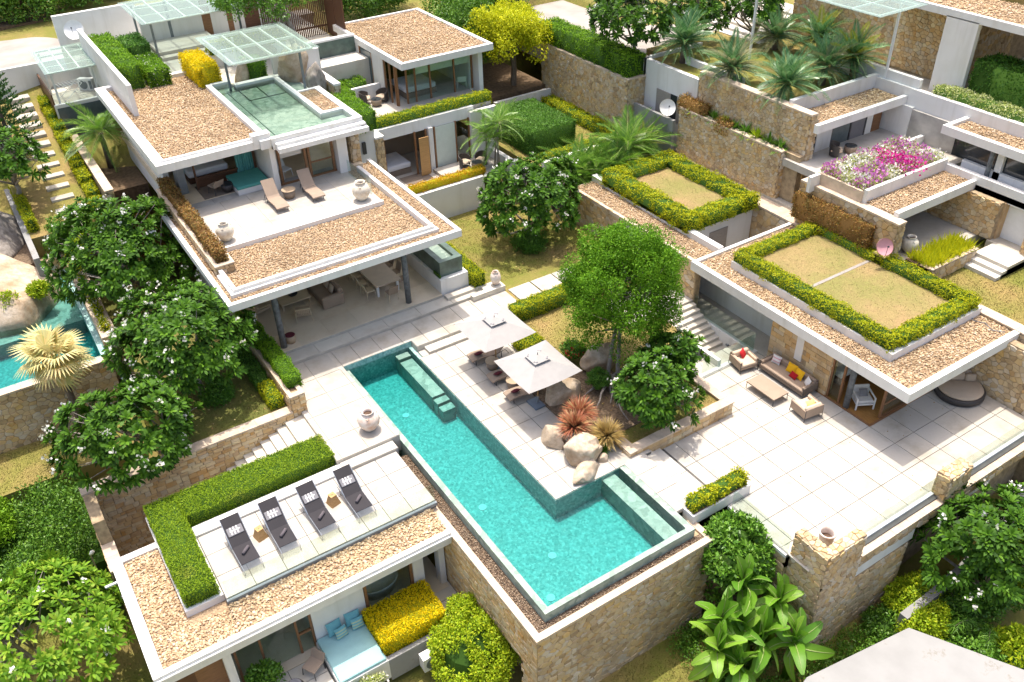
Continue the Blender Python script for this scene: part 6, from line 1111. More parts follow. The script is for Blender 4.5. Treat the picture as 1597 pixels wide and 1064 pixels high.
# conifer
nf = thing('norfolk_pine', 'dark tiered conifer at the left edge near the road', 'tree', (1.9, 59.5, 4)); G().tube([(1.9, 59.5, 3.6), (1.9, 59.5, 10.8)], [.16, .03], 8).obj('trunk', 'bark', nf)
V = []; F = []; off = 0
for k in range(13):
    z = 5+k*.45; r_ = 2.0*(1-k/14)
    for j in range(9):
        a = j*.698+k*.35; m = 60; s = RS.uniform(.12, 1, m); P = np.column_stack([1.9+np.cos(a)*r_*s, 59.5+np.sin(a)*r_*s, z+.28*r_*s**2]); D = np.column_stack([np.cos(a)*.5+RS.normal(size=m)*.5, np.sin(a)*.5+RS.normal(size=m)*.5, .5+RS.uniform(size=m)*.4]); v, q = leaves(P, D, .22, .07); V.append(v); F.append(q+off); off += len(v)
npobj('crown', np.concatenate(V), F, 'pine_leaf', nf, kind='stuff')
# ---- banana clump: every leaf a part
def banana_leaf(L, W_, droop, mats):
    g = G(); n = 8; vs = []; F = []
    for i in range(n+1):
        s = i/n; x = L*s*(1-.15*droop*s); z = .35*L*s-droop*L*.75*s**2; w = W_*math.sin(math.pi*(.06+.92*s))**.55*.5
        jag = random.uniform(.86, 1.05)
        vs += [(x, -w*jag, z+w*.35), (x, 0, z), (x, w*random.uniform(.86, 1.05), z+w*.35)]
    for i in range(n): F += [(3*i, 3*i+1, 3*i+4, 3*i+3), (3*i+1, 3*i+2, 3*i+5, 3*i+4)]
    g.add(vs, F); g.tube([(-.5, 0, -.25)]+[(L*i/n*(1-.15*droop*i/n), 0, .35*L*i/n-droop*L*.75*(i/n)**2+.012) for i in range(n+1)], [.035]+[.03*(1-.85*i/n) for i in range(n+1)], 4, 1)
    return g.mesh('leaf', mats, True)
bm_ = [banana_leaf(1.5, .54, d, ['banana_leaf', 'midrib']) for d in (.35, .65, 1.0, 1.3)]
BN = [(17.4, 13.6, 3.0, 'banana plant nearest the pool wall with broad upright leaves'), (18.7, 13.9, 3.9, 'tallest banana plant beside the rounded bush'), (18.4, 12.5, 2.3, 'short banana plant with drooping leaves in front of the clump'), (19.7, 12.9, 3.2, 'banana plant against the corner pier'), (16.6, 12.9, 2.6, 'banana plant at the outer left of the clump'), (18.0, 13.1, 2.7, 'banana plant in the middle of the clump'), (17.2, 12.3, 1.9, 'lowest banana plant at the grass end of the clump'), (19.4, 11.7, 2.3, 'banana plant reaching over the ground cover below the pier')]
for i, (x, y, h, lb) in enumerate(BN):
    t = thing('banana_plant', lb, 'banana plant', (x, y, -5.05), 0, 'banana clump below the terrace'); G().tube([(0, 0, -.1), (0, 0, h)], [.16, .08], 8).obj('stem', 'hedge_green', t, False, True)
    for k in range(13):
        o = bpy.data.objects.new('leaf', bm_[min(3, int(k/13*4))] if k else bm_[0]); o.parent = t; COL.objects.link(o); o.location = (0, 0, h-.04*k); o.rotation_euler = (random.uniform(-.9, .9), -(1.4-.125*k)+random.uniform(-.2, .2), k*2.4+random.uniform(-.4, .4)); s = random.uniform(.7, 1.1); o.scale = (s, s*random.uniform(.9, 1.2), s)
# ---- spiky plants
def spiky(name, label, c, r_, n, mat, L, w=.035, up=.5, cat='plant', group=None):
    d = unit(RS.normal(size=(n, 3))*[1, 1, .7]+[0, 0, up]); d[:, 2] = np.abs(d[:, 2]); P = np.array(c)+d*r_*.12; l = L*RS.uniform(.7, 1.15, (n, 1)); s = unit(np.cross(d, [0, 0, 1.])+1e-4); dz = np.array([0, 0, -1.])*l*.22*(1-d[:, 2:3])
    V = np.stack([P-s*w*.5, P+s*w*.5, P+d*l*.55+s*w*.5, P+d*l+dz, P+d*l*.55-s*w*.5], 1).reshape(-1, 3); o = 5*np.arange(n)[:, None]; Q = o+np.array([[0, 1, 2, 4]]); T = o+np.array([[2, 3, 4]])
    return tag(npobj(name, V, [Q, T], mat), label, cat, group)
SPK = 'spiky plants among the boulders'
spiky('spiky_plant', 'reddish spiky plant behind the other red one in the rock garden', (18.0, 23.4, .75), .8, 420, 'red_spike', .8, .045, group=SPK)
spiky('spiky_plant', 'reddish spiky plant nearest the lounger deck in the rock garden', (17.25, 22.75, .85), .8, 420, 'red_spike', .78, .045, group=SPK)
spiky('spiky_plant', 'tan spiky plant by the low stone wall corner', (18.25, 21.75, .55), .8, 460, 'tan_spike', .8, .04, group=SPK)
spiky('strap_plant', 'green strap-leaved plant between the boulders and tan spiky plant', (17.85, 21.7, .05), .4, 120, 'shrub_leaf', .55, .07); spiky('strap_plant', 'green strap-leaved plant at the foot of the red spiky plants', (16.75, 22.0, .05), .3, 90, 'shrub_leaf', .45, .06)
for i, (x, y, z, lb) in enumerate(((26.6, 7.8, -4.4, 'striped dracaena by the curved wall in the bottom right corner'), (27.4, 7.0, -4.3, 'striped dracaena rosette at the right end of the bottom edge'))): spiky('dracaena', lb, (x, y, z), .5, 110, 'lime_leaf', .8, .09, .6)
for i in range(9):
    y = 37.2-i*.85; spiky('strap_plant', 'strap-leaved plant in the tall stone wall planter, %s from the small dish' % ('nearest', 'second', 'third', 'fourth', 'fifth', 'sixth', 'seventh', 'eighth', 'farthest')[i], (36.72, y, 5.62), .3, 90, 'shrub_leaf' if i % 3 else 'lime_leaf', .7, .085, .6, group='strap plants along the tall stone wall')
hedge('russet_wall_shrub', 'russet shrub trailing over the tall stone wall near the dish', [(36.3, 36.9, 36.0, 38.2, 5.3, 6.35), (36.2, 36.8, 33.8, 34.9, 5.3, 6.0)], 'hedge_brown', 'core_brown', leaf=.1, dens=330, wob=.16)
n = 420; P = np.column_stack([RS.uniform(36.5, 39.8, n), RS.uniform(20.0, 21.3, n), np.full(n, 3.15)]); 
gr = thing('ornamental_grass', 'yellow green ornamental grass filling the low porch planter', 'grass clump', (38, 20.6, 3.1)); d = unit(RS.normal(size=(n*4, 3))*.35+[0, 0, 1]); v, q = leaves(np.repeat(P, 4, 0), d, RS.uniform(.4, .75, n*4), .05); npobj('blades', v, [q], 'yellow_leaf', gr, kind='stuff'); G().box(36.4, 39.9, 20.1, 21.4, 2.4, 3.16).obj('bed', 'soil', gr)
# feathery casuarina branch
cb = thing('feathery_shrub', 'feathery arching shrub before the broad plumeria at the right edge', 'shrub', (27.2, 8.6, -5)); V = []; F = []; off = 0; g = G()
for a in (0, .9, 1.9, 2.8, 3.9):
    pts = [Vector((27.2+math.cos(a)*s*1.7, 8.6+math.sin(a)*s*1.0, -5+3.6*s-2.0*s*s)) for s in np.linspace(0, 1.15, 8)]; g.tube(pts, [.03*(1-.1*i) for i in range(8)], 4)
    for s in np.linspace(.3, 1, 26):
        i = s*7; p = pts[int(i)].lerp(pts[min(7, int(i)+1)], i % 1); m = 16; P = np.array(p)+RS.normal(size=(m, 3))*.05; v, q = leaves(P, RS.normal(size=(m, 3))*[.6, .6, .2]+[0, 0, -.5], .38, .03); V.append(v); F.append(q+off); off += len(v)
g.obj('stems', 'bark', cb); npobj('foliage', np.concatenate(V), F, 'shrub_leaf', cb, kind='stuff')
# ---- boulders
def boulder(label, c, rad, seed, rot=0, mat='boulder', group=None, sub=4):
    import bmesh
    rr_ = random.Random(seed); PL = [(Vector((rr_.gauss(0, 1), rr_.gauss(0, 1), rr_.gauss(0, .8))).normalized(), rr_.uniform(.62, .9)) for _ in range(11)]
    bm = bmesh.new(); bmesh.ops.create_icosphere(bm, subdivisions=sub, radius=1)
    for v in bm.verts:
        p = v.co.copy(); k = 1+.30*noise.noise(p*.9+Vector((seed, 0, 0)))+.14*noise.noise(p*2.3+Vector((0, seed, 0)))-.16*abs(noise.noise(p*1.6+Vector((seed, 2, 0))))+.05*noise.noise(p*6+Vector((seed, 0, 0)))+.025*noise.noise(p*14+Vector((seed, 0, 0)))
        p = p*k
        for q_, d_ in PL:
            e = p.dot(q_)-d_
            if e > 0: p = p-q_*e*.88
        v.co = Vector((p.x*rad[0], p.y*rad[1], p.z*rad[2]))*1.12
    me = bpy.data.meshes.new('boulder'); bm.to_mesh(me); bm.free(); me.materials.append(MT[mat]); me.polygons.foreach_set('use_smooth', [True]*len(me.polygons)); o = bpy.data.objects.new('boulder', me); COL.objects.link(o); o.location = c; o.rotation_euler = (.1*seed % .4, .07*seed % .3, rot); return tag(o, label, 'boulder', group)
RK = 'boulders of the rock garden'
boulder('large cracked boulder between the red spiky plants and the pool', (16.95, 21.75, .35), (.62, .8, .82), 3, .4, group=RK, sub=5); boulder('flat pale boulder lying at the pool edge of the rock garden', (16.55, 20.95, .15), (.85, .45, .38), 7, .5, group=RK); boulder('rounded boulder at the deck end beside the red spiky plants', (16.5, 23.2, .3), (.4, .65, .55), 11, .2, group=RK)
boulder('tall boulder beside the parasol base', (18.2, 25.4, .35), (.48, .55, .7), 15, .6, group=RK); boulder('wide sunlit boulder behind the ball shrub', (21.4, 26.3, .5), (.95, .75, .8), 19, .2, group=RK); boulder('boulder under the right parasol, next to the tall one', (19.0, 25.4, .3), (.55, .6, .45), 23, .1, group=RK)
boulder('small boulder beside the strap-leaved plant by the pool edge', (17.6, 21.15, .1), (.22, .2, .22), 27, group=RK, sub=3)
boulder('huge pale boulder standing in the turquoise pool at the left edge', (-1.9, 49.0, .2), (2.6, 3.5, 2.5), 31, .3, sub=5); boulder('dark mossy boulder behind the huge pale one', (-1.6, 54.5, 1.6), (2.2, 3.2, 2.0), 35, .1, 'grey_bark')
boulder('tan boulder under the pond canopy near the yellow hedge', (15.0, 53.4, 7.9), (.5, .5, 1.0), 41); boulder('tan boulder leaning on the wall right of the pond canopy', (17.6, 51.8, 8.2), (.9, .7, 1.3), 45); boulder('grey leaning rock beside the pond canopy post', (18.2, 50.4, 7.3), (.6, .7, 1.5), 49, 0, 'grey_bark'); boulder('low rock behind the pond canopy', (17.5, 57.3, 8.0), (1.2, .8, .6), 53, 0, 'bark')
# twisted roots
rt_ = thing('twisted_roots', 'grey twisted driftwood roots at the foot of the big round tree', 'driftwood', (20.2, 24.2, .1))
g = G()
for k in range(16):
    a = random.uniform(0, 6.28); p = Vector((21.0, 24.9, .5)); pts = [p]; d = Vector((math.cos(a)*.5-.35, math.sin(a)*.5-.3, -.08))
    for s in range(5): d = d+Vector((random.uniform(-.25, .25), random.uniform(-.25, .25), random.uniform(-.1, .08))); p = p+d*.42; pts.append(Vector((p.x, p.y, max(.12, p.z))))
    g.tube(pts, [.11, .09, .07, .055, .04, .02], 6)
g.obj('roots', 'grey_bark', rt_, smooth=True)
# climbing plants on the huge boulder
for i, (x, y, z, lb) in enumerate(((-1.2, 46.6, 1.0, 'yellow green climber on the sunny face of the huge boulder'), (.3, 46.9, 1.4, 'small climber near the right side of the huge boulder'))): bush('climber', lb, (x, y, z), (.45, .35, .9 if i == 0 else .4), 40, 40, .13, 'lime_leaf', .2)
# slatted fence at the top
fe = thing('slatted_fence', 'dark brown slatted timber fence at the top', 'fence', (21, 59.5, 7.5))
for k in range(34): G().box(18.6+k*.135, 18.6+k*.135+.09, 59.4, 59.46, 7.5, 10.6).obj('slat', 'dark_timber', fe)
for z in (8.0, 10.2): G().box(18.6, 23.2, 59.46, 59.52, z, z+.12).obj('rail', 'dark_timber', fe)
for y in (56.5, 58): G().box(23.1, 23.2, y, y+1.4, 7.5, 10.6).obj('panel', 'dark_timber', fe)
# ================================================================== FURNITURE AND SMALL THINGS
# charcoal sling loungers: seat along -y, head at +y
def sling(label, loc, rz=0):
    t = thing('sun_lounger', label, 'sun lounger', loc, rz, 'charcoal sling loungers')
    prof = [(-1.08, .30), (-.82, .30), (-.1, .30), (.15, .31), (.45, .50), (.82, .76), (1.14, .98)]
    V = []; F = []
    for i, (y, z) in enumerate(prof): V += [(-.355, y, z), (.355, y, z), (-.355, y, z-.025), (.355, y, z-.025)]
    for i in range(len(prof)-1): a = 4*i; F += [(a, a+1, a+5, a+4), (a+2, a+6, a+7, a+3), (a, a+4, a+6, a+2), (a+1, a+3, a+7, a+5)]
    G().add(V[:], F[4:]+[(4, 5, 7, 6), (24, 26, 27, 25)]).obj('sling', 'charcoal', t, False)
    for s in (-1, 1):
        G().tube([(s*.37, -1.14, .28), (s*.37, .12, .28), (s*.37, .95, .28)], .018, 6).obj('side_rail', 'steel', t, False)
        G().tube([(s*.37, .15, .29), (s*.37, .82, .77), (s*.37, 1.17, 1.0)], .016, 6).obj('back_rail', 'steel', t, False)
        for y in (-1.05, .75): G().tube([(s*.36, y, .28), (s*.36, y-.05, 0)], .016, 6).obj('leg', 'steel', t, False)
    for k in range(6): G().tube([(-.33, -1.12+.055*k, .285), (.33, -1.12+.055*k, .285)], .010, 5).obj('foot_bar', 'steel', t, False)
    p = G().soft(-.30, .30, .0, .34, 0, .035, .015).xf(Matrix.Translation((0, .50, .535)) @ Matrix.Rotation(R(33), 4, 'X')); p.obj('head_panel', 'grey_fabric', t, False)
    for k in range(3):
        G().box(-.17+.12*k, -.12+.12*k, .0, .30, .0, .012).xf(Matrix.Translation((0, .52, .578)) @ Matrix.Rotation(R(33), 4, 'X')).obj('strap', 'linen', t, False)
    G().box(-.2, .2, .13, .17, 0, .015).xf(Matrix.Translation((0, .52, .58)) @ Matrix.Rotation(R(33), 4, 'X')).obj('strap', 'linen', t, False)
    return t
lx = (3.34, 4.83, 6.40, 7.98); lbl = ('charcoal sling lounger beside the short end of the green hedge', 'charcoal sling lounger second from the short end of the green hedge', 'charcoal sling lounger third from the short end of the green hedge', 'charcoal sling lounger nearest the pool, fourth in the row')
L0 = sling(lbl[0], (lx[0], 24.86, .0), R(1))
for x, l in zip(lx[1:], lbl[1:]): copy_thing(L0, (x, 24.86, 0), R(random.uniform(-2, 2)), l, 'charcoal sling loungers')
for x, l in zip(lx, ('hedge end', 'second lounger', 'third lounger', 'poolside lounger')):
    o = G().lathe([(.03, -.2), (.062, -.2), (.065, 0), (.062, .2), (.03, .2)], 0, 0, 14).xf(Matrix.Rotation(R(90), 4, 'Y')).obj('rolled_towel', 'towel', None, smooth=True); o.location = (x+.03, 24.6, .365); o.rotation_euler = (0, 0, R(40)); tag(o, 'rolled grey towel on the charcoal lounger, '+{'hedge end': 'nearest the short hedge end', 'second lounger': 'second from the hedge end', 'third lounger': 'third from the hedge end', 'poolside lounger': 'nearest the pool'}[l], 'towel', 'rolled towels')
for x, y, l in ((4.14, 25.25, 'tapered wooden stool between the first two charcoal loungers'), (7.2, 25.3, 'tapered wooden stool between the last two charcoal loungers')):
    t = thing('wooden_stool', l, 'stool', (x, y, 0), R(12), 'wooden stools'); G().add([(-.22, -.22, 0), (.22, -.22, 0), (.22, .22, 0), (-.22, .22, 0), (-.12, -.12, .43), (.12, -.12, .43), (.12, .12, .43), (-.12, .12, .43)], [(0, 3, 2, 1), (4, 5, 6, 7), (0, 1, 5, 4), (1, 2, 6, 5), (2, 3, 7, 6), (3, 0, 4, 7)]).obj('body', 'teak', t, False); G().box(-.13, .13, -.13, .13, .43, .47).obj('top', 'teak', t, False); G().box(-.03, .03, -.012, .012, .468, .473).obj('hand_slot', 'dark_timber', t, False)
# jars
def jar(name, label, loc, s, mat='jar_glaze', squat=1., neck=True):
    t = thing(name, label, 'jar', loc); pr = [(.16, 0), (.26, .10), (.40, .34), (.43, .52), (.38, .70), (.25, .82), (.20, .86), (.22, .92), (.25, .94), (.21, .94), (.17, .88), (.17, .80)]
    G().lathe([(r_*s*squat, z*s) for r_, z in pr], n=28, cap=False).obj('body', mat, t, False, True); G().cyl(0, 0, .78*s, .79*s, .19*s*squat, 20).obj('inside', 'jar_inside', t, False)
    for k in range(3): a = k*2.1; G().lathe([(.02, 0), (.05, .02), (.02, .05)], n=8).xf(Matrix.Translation((.33*s*squat*math.cos(a), .33*s*squat*math.sin(a), .74*s))).obj('lug', mat, t, False, True)
    return t
jar('clay_jar', 'large squat pinkish clay jar on the deck beside the pool', (10.25, 28.2, .3), 1.08, 'jar_pink', 1.05)
jar('glazed_jar', 'pale glazed jar on the roof terrace beside the russet hedge', (8.72, 39.75, 4.9), 1.02); jar('glazed_jar', 'pale glazed jar on the roof terrace beside the glass panel', (16.0, 39.8, 4.9), 1.1); jar('clay_jar', 'white clay jar on the ledge beside the stepping slabs', (20.8, 34.6, .6), .85, 'jar_pink', .8); jar('glazed_jar', 'white jar on the shaded porch beside the stone wall end', (37.3, 21.9, 3.0), .95)
t = thing('clay_pot', 'open pink clay pot behind the big corner pier', 'pot', (21.95, 13.05, -.45)); G().lathe([(.22, 0), (.27, .3), (.30, .62), (.33, .66), (.33, .72), (.27, .72), (.25, .6), (.24, .4)], n=24, cap=False).obj('body', 'jar_pink', t, False, True); G().cyl(0, 0, .38, .40, .25, 20).obj('inside', 'jar_inside', t, False)
# taupe loungers (foot towards -x)
def taupe(label, loc, rz, cush=None, grp='taupe wicker loungers on the pool deck', back=.62):
    t = thing('sun_lounger', label, 'sun lounger', loc, rz, grp); n = 10; V = []; F = []
    prof = [(-1.0, .30), (-.75, .37), (-.4, .36), (0, .31), (.3, .34), (.42, .40), (.7, .40+back*.5), (.98, .40+back)]
    for x, z in prof: V += [(x, -.34, z), (x, .34, z), (x, -.34, z-.07), (x, .34, z-.07)]
    for i in range(len(prof)-1): a = 4*i; F += [(a, a+1, a+5, a+4), (a+2, a+6, a+7, a+3), (a, a+4, a+6, a+2), (a+1, a+3, a+7, a+5)]
    k = 20; G().add(V[:k+4], F[:20]+[(0, 2, 3, 1), (k, k+1, k+3, k+2)]).obj('seat', 'taupe', t, False); G().add(V[k:], [[q-k for q in f_] for f_ in F[20:]]+[(0, 2, 3, 1), (8, 9, 11, 10)]).obj('backrest', 'taupe', t, False)
    for x in (-.8, .55):
        for y in (-.3, .3): G().tube([(x, y, .3), (x, y, 0)], .02, 6).obj('leg', 'dark_metal', t, False)
    for y in (-.3, .3): G().tube([(.35, y, .28), (.75, y, .4), (.95, y, .1)], .015, 5).obj('back_stay', 'dark_metal', t, False)
    return t
for i, (x, y, rz, l) in enumerate(((17.45, 30.0, -6, 'nearest the path steps'), (17.4, 28.15, -4, 'between the two round tables'), (17.35, 26.6, -3, 'nearest the blue parasol base'))):
    taupe('taupe lounger under the parasols, '+l, (x, y, 0), R(rz)); cushion('cushion', 'maroon cushion on the taupe lounger '+l, .42, .3, .16, (x-.55, y, .47), (R(62), R(8), R(12+rz)), 'maroon', 'maroon cushions')
for x, y, l in ((17.15, 29.15, 'round wicker table beside the first parasol base'), (17.15, 27.35, 'round wicker table partly under the right parasol')):
    t = thing('wicker_table', l, 'table', (x, y, 0), 0, 'round wicker deck tables'); G().lathe([(.24, 0), (.30, .2), (.33, .44)], n=24).obj('drum', 'wicker', t, False, True); G().cyl(0, 0, .44, .47, .34, 24).obj('top', 'rattan', t, False)
for x, y, l in ((12.1, 41.85, 'taupe lounger on the roof terrace nearer the russet hedge'), (14.1, 41.9, 'taupe lounger on the roof terrace nearer the glass panel')): taupe(l, (x, y, 4.9), R(90), grp='loungers on the roof terrace', back=.7)
t = thing('wicker_table', 'round wicker table between the roof terrace loungers', 'table', (12.98, 42.3, 4.9)); G().lathe([(.25, 0), (.30, .2), (.35, .45)], n=24).obj('drum', 'wicker', t, False, True); G().cyl(0, 0, .45, .48, .37, 24).obj('top', 'rattan', t, False)
# parasols
def parasol(label, loc, s=1.40):
    t = thing('parasol', label, 'parasol', loc, 0, 'square white parasols'); zc = 2.68; ze = 2.14; g = G(); n = 6
    c = [(-s, -s), (s, -s), (s, s), (-s, s)]
    for k in range(4):
        a = Vector((*c[k], ze)); b = Vector((*c[(k+1) % 4], ze)); top = Vector((0, 0, zc)); vs = []; F = []
        for i in range(n+1):
            for j in range(n+1):
                p = a.lerp(b, j/n); q = top.lerp(p, i/n); q = q-Vector((0, 0, .06*math.sin(math.pi*j/n)*(i/n))); vs.append(q)
        for i in range(n):
            for j in range(n): F.append((i*(n+1)+j, (i+1)*(n+1)+j, (i+1)*(n+1)+j+1, i*(n+1)+j+1))
        G().add(vs, F).obj('canopy_panel', 'canvas', t, False)
        G().tube([top-Vector((0, 0, .05)), a-Vector((0, 0, .04))], .018, 5).obj('rib', 'teak', t, False)
    G().add([(-.42, -.42, zc-.06), (.42, -.42, zc-.06), (.42, .42, zc-.06), (-.42, .42, zc-.06), (0, 0, zc+.09)], [(0, 1, 4), (1, 2, 4), (2, 3, 4), (3, 0, 4)]).obj('vent_cap', 'canvas', t, False)
    for k in range(4): a = R(45+90*k); G().box(-.09, .09, -.035, .035, 0, .012).xf(Matrix.Translation((.42*math.cos(a), .42*math.sin(a), zc-.03)) @ Matrix.Rotation(a+1.57, 4, 'Z')).obj('vent_tab', 'grey_fabric', t, False)
    G().cyl(0, 0, zc, zc+.2, .03, 10, .01).obj('finial', 'dark_metal', t, False); G().cyl(0, 0, .05, zc, .032, 12).obj('pole', 'teak', t, False, True); G().cyl(0, 0, .05, .4, .045, 12).obj('sleeve', 'steel', t, False); G().box(-.38, .38, -.38, .38, 0, .08).obj('base', 'bluestone', t, False)
    return t
parasol('square white parasol nearer the living room steps', (17.45, 29.3, 0)); parasol('square white parasol nearer the rock garden', (17.45, 25.75, 0))
# terrace lounge set
def seat(label, name, loc, rz, w, d, matf, mats, cat):
    t = thing(name, label, cat, loc, rz)
    for x in (-w/2, w/2):
        for y in (-d/2, d/2): G().tube([(x, y, .62), (x*1.03, y*1.03, 0)], .02, 5).obj('leg', 'dark_metal', t, False)
    G().box(-w/2, w/2, -d/2, d/2, .18, .30).obj('frame', matf, t, False)
    for x in (-w/2, w/2): G().box(x-.025, x+.025, -d/2, d/2, .2, .6).obj('side_panel', matf, t, False)
    G().box(-w/2, w/2, d/2-.03, d/2+.02, .2, .68).obj('back_panel', matf, t, False)
    G().soft(-w/2+.04, w/2-.04, -d/2, d/2-.04, .30, .44, .03).obj('seat_cushion', mats, t, False); G().soft(-w/2+.04, w/2-.04, d/2-.2, d/2-.03, .42, .74, .05).obj('back_cushion', mats, t, False)
    for x in (-w/2+.03, w/2-.15): G().soft(x, x+.12, -d/2+.04, d/2-.05, .42, .62, .04).obj('arm_cushion', mats, t, False)
    return t
seat('taupe three-seat sofa against the pavilion stone wall', 'sofa', (28.3, 20.85, -.45), R(-90), 2.7, .95, 'taupe_dark', 'taupe', 'sofa'); seat('beige armchair beside the glass balustrade, with red cushion', 'armchair', (27.45, 22.85, -.45), R(-10), .98, .92, 'taupe', 'cream_fabric', 'armchair'); seat('beige armchair nearest the pavilion door, with yellow cushion', 'armchair', (27.25, 18.75, -.45), R(172), .98, .95, 'taupe', 'cream_fabric', 'armchair')
t = thing('coffee_table', 'low taupe coffee table before the terrace sofa', 'table', (26.85, 20.75, -.45)); G().box(-.48, .48, -.85, .85, .32, .38).obj('top', 'taupe', t, False)
for x in (-.45, .45):
    for y in (-.82, .82): G().tube([(x, y, .34), (x*1.02, y*1.02, 0)], .018, 5).obj('leg', 'dark_metal', t, False)
cushion('cushion', 'red cushion on the beige armchair by the glass balustrade', .46, .42, .17, (27.55, 23.05, .15), (R(-30), 0, R(25)), 'red'); cushion('cushion', 'yellow cushion nearer the armchair end of the terrace sofa', .52, .48, .18, (28.45, 20.35, .2), (R(-25), 0, R(-95)), 'yellow', 'yellow sofa cushions'); cushion('cushion', 'yellow cushion in the middle of the terrace sofa', .52, .48, .18, (28.5, 20.85, .2), (R(-25), 0, R(-85)), 'yellow', 'yellow sofa cushions'); cushion('cushion', 'dark red cushion before the yellow sofa cushions', .42, .3, .15, (28.25, 20.5, .12), (R(-40), 0, R(-95)), 'crimson')
cushion('cushion', 'white cushion with pink stripes on the far sofa end', .46, .42, .16, (28.45, 21.75, .18), (R(-25), 0, R(-80)), ['linen', 'pink_dish'], stripe=(2, 5)); cushion('cushion', 'white cushion on the near sofa end beside the armchair', .42, .4, .16, (28.35, 19.75, .18), (R(-25), 0, R(-120)), 'linen'); cushion('cushion', 'pale yellow cushion on the beige armchair nearest the pavilion door', .46, .4, .16, (27.3, 18.6, .14), (R(50), 0, R(170)), 'straw_yellow')
# round daybed
t = thing('round_daybed', 'round dark wicker daybed with taupe cushions under the pavilion roof', 'daybed', (34.0, 15.75, -.45), R(-35)); G().lathe([(1.02, 0), (1.1, .12), (1.1, .32), (1.02, .34)], n=36).obj('base', 'wicker_dark', t, False, True); G().lathe([(.96, .30), (1.0, .40), (.94, .46)], n=36).obj('mattress', 'sand_fabric', t, False, True)
g = G(); m = 18; vs = []; F = []
for k in range(m+1):
    a = R(10+160*k/m); h = .34+.4*math.sin(math.pi*k/m)**.6
    for r_, z in ((1.02, .2), (1.12, .2), (1.14, h), (1.04, h)): vs.append((r_*math.cos(a), r_*math.sin(a), z))
for k in range(m):
    for j in range(4): F.append((4*k+j, 4*k+(j+1) % 4, 4*k+4+(j+1) % 4, 4*k+4+j))
g.add(vs, F).obj('back_rim', 'wicker_dark', t, False)
for i, (x, y, w) in enumerate(((-.3, .62, .62), (.38, .6, .62), (0, .42, .66), (.55, .32, .5))): G().soft(-w/2, w/2, -.1, .1, 0, .36, .06).xf(Matrix.Translation((x, y, .46)) @ Matrix.Rotation(R(-20), 4, 'X')).obj('back_cushion', 'sand_fabric', t, False)
# living room furniture
t = thing('living_sofa', 'brown living room sofa seen from its end under the roof', 'sofa', (12.75, 39.0, .6)); G().soft(12.25, 13.4, 37.7, 40.4, .62, 1.05, .05).obj('seat', 'taupe', t); G().soft(13.15, 13.4, 37.7, 40.4, 1.0, 1.5, .06).obj('backrest', 'taupe', t); G().soft(12.2, 13.4, 37.55, 37.8, .62, 1.3, .05).obj('arm', 'taupe', t)
for i, (y, l) in enumerate(((38.3, 'cream scatter cushion nearest the arm of the brown sofa'), (38.9, 'cream scatter cushion further along the brown sofa'))): cushion('cushion', l, .5, .46, .2, (13.0, y, 1.3), (R(-20), 0, R(-90)), 'cream_fabric')
t = thing('living_coffee_table', 'pale timber coffee table with dark bowl in the living room', 'table', (11.2, 39.2, .6)); G().box(10.4, 12.0, 38.7, 39.6, .9, .98).obj('top', 'pale_timber', t)
for x in (10.45, 11.9):
    for y in (38.75, 39.5): G().box(x, x+.07, y, y+.07, .6, .9).obj('leg', 'pale_timber', t)
t = thing('bowl', 'dark bowl on the living room coffee table', 'bowl', (11.25, 39.3, .98)); G().lathe([(.08, 0), (.2, .06), (.26, .13), (.23, .13), (.16, .06)], n=18).obj('shell', 'dark_metal', t, False, True)
def slatted_armchair(label, loc, rz):
    t = thing('lounge_chair', label, 'armchair', loc, rz); G().soft(-.36, .36, -.38, .36, .30, .44, .04).obj('seat', 'sand_fabric', t, False)
    for k in range(9): G().bar((-.34+.085*k, .38, .32), (-.34+.085*k, .50, .80), .025).obj('slat', 'pale_timber', t, False)
    G().box(-.38, .38, .48, .53, .78, .83).obj('top_rail', 'pale_timber', t, False); G().soft(-.34, .34, .24, .38, .42, .74, .05).obj('back_cushion', 'sand_fabric', t, False)
    for x in (-.38, .38):
        G().box(x-.03, x+.03, -.4, .45, .56, .60).obj('armrest', 'pale_timber', t, False)
        for y in (-.36, .40): G().bar((x, y, .58), (x*1.04, y*1.06, 0), .04).obj('leg', 'pale_timber', t, False)
    return t
slatted_armchair('slat-backed armchair standing alone at the front of the living room', (11.1, 37.6, .6), R(165)); slatted_armchair('slat-backed armchair beside the stone pier of the living room', (9.45, 39.2, .6), R(100))
t = thing('basket', 'round wicker basket with dark red lining beside the living room column', 'basket', (9.75, 35.95, .6)); G().lathe([(.22, 0), (.26, .2), (.27, .42), (.24, .42)], n=22).obj('drum', 'rattan', t, False, True); G().cyl(0, 0, .40, .425, .25, 20).obj('lining', 'maroon', t, False)
t = thing('dining_table', 'long stone-topped dining table in the living room', 'table', (15.7, 38.5, .6)); G().box(14.95, 16.4, 36.95, 40.6, 1.28, 1.36).obj('top', 'cream_fabric', t)
for x in (15.05, 16.2):
    for y in (37.1, 40.3): G().box(x, x+.12, y, y+.12, .6, 1.28).obj('leg', 'white_metal', t)
for i in range(4):
    for s, nm in ((-1, 'sofa'), (1, 'trough')): slat_chair('dining_chair', 'dining chair %s along the %s side of the long table' % (('nearest the pool', 'second from the pool', 'third from the pool', 'farthest from the pool')[i], nm), (15.68+s*.95, 37.4+i*.85, .6), R(90 if s < 0 else -90), 'taupe' if s > 0 else 'pale_timber', 'pale_timber', w=.5, d=.5, back=.95, group='dining chairs')
slat_chair('dining_chair', 'tan dining chair at the pool end of the long table', (15.6, 36.55, .6), R(180), 'taupe', 'pale_timber', w=.52, d=.5, back=.95, group='dining chairs')
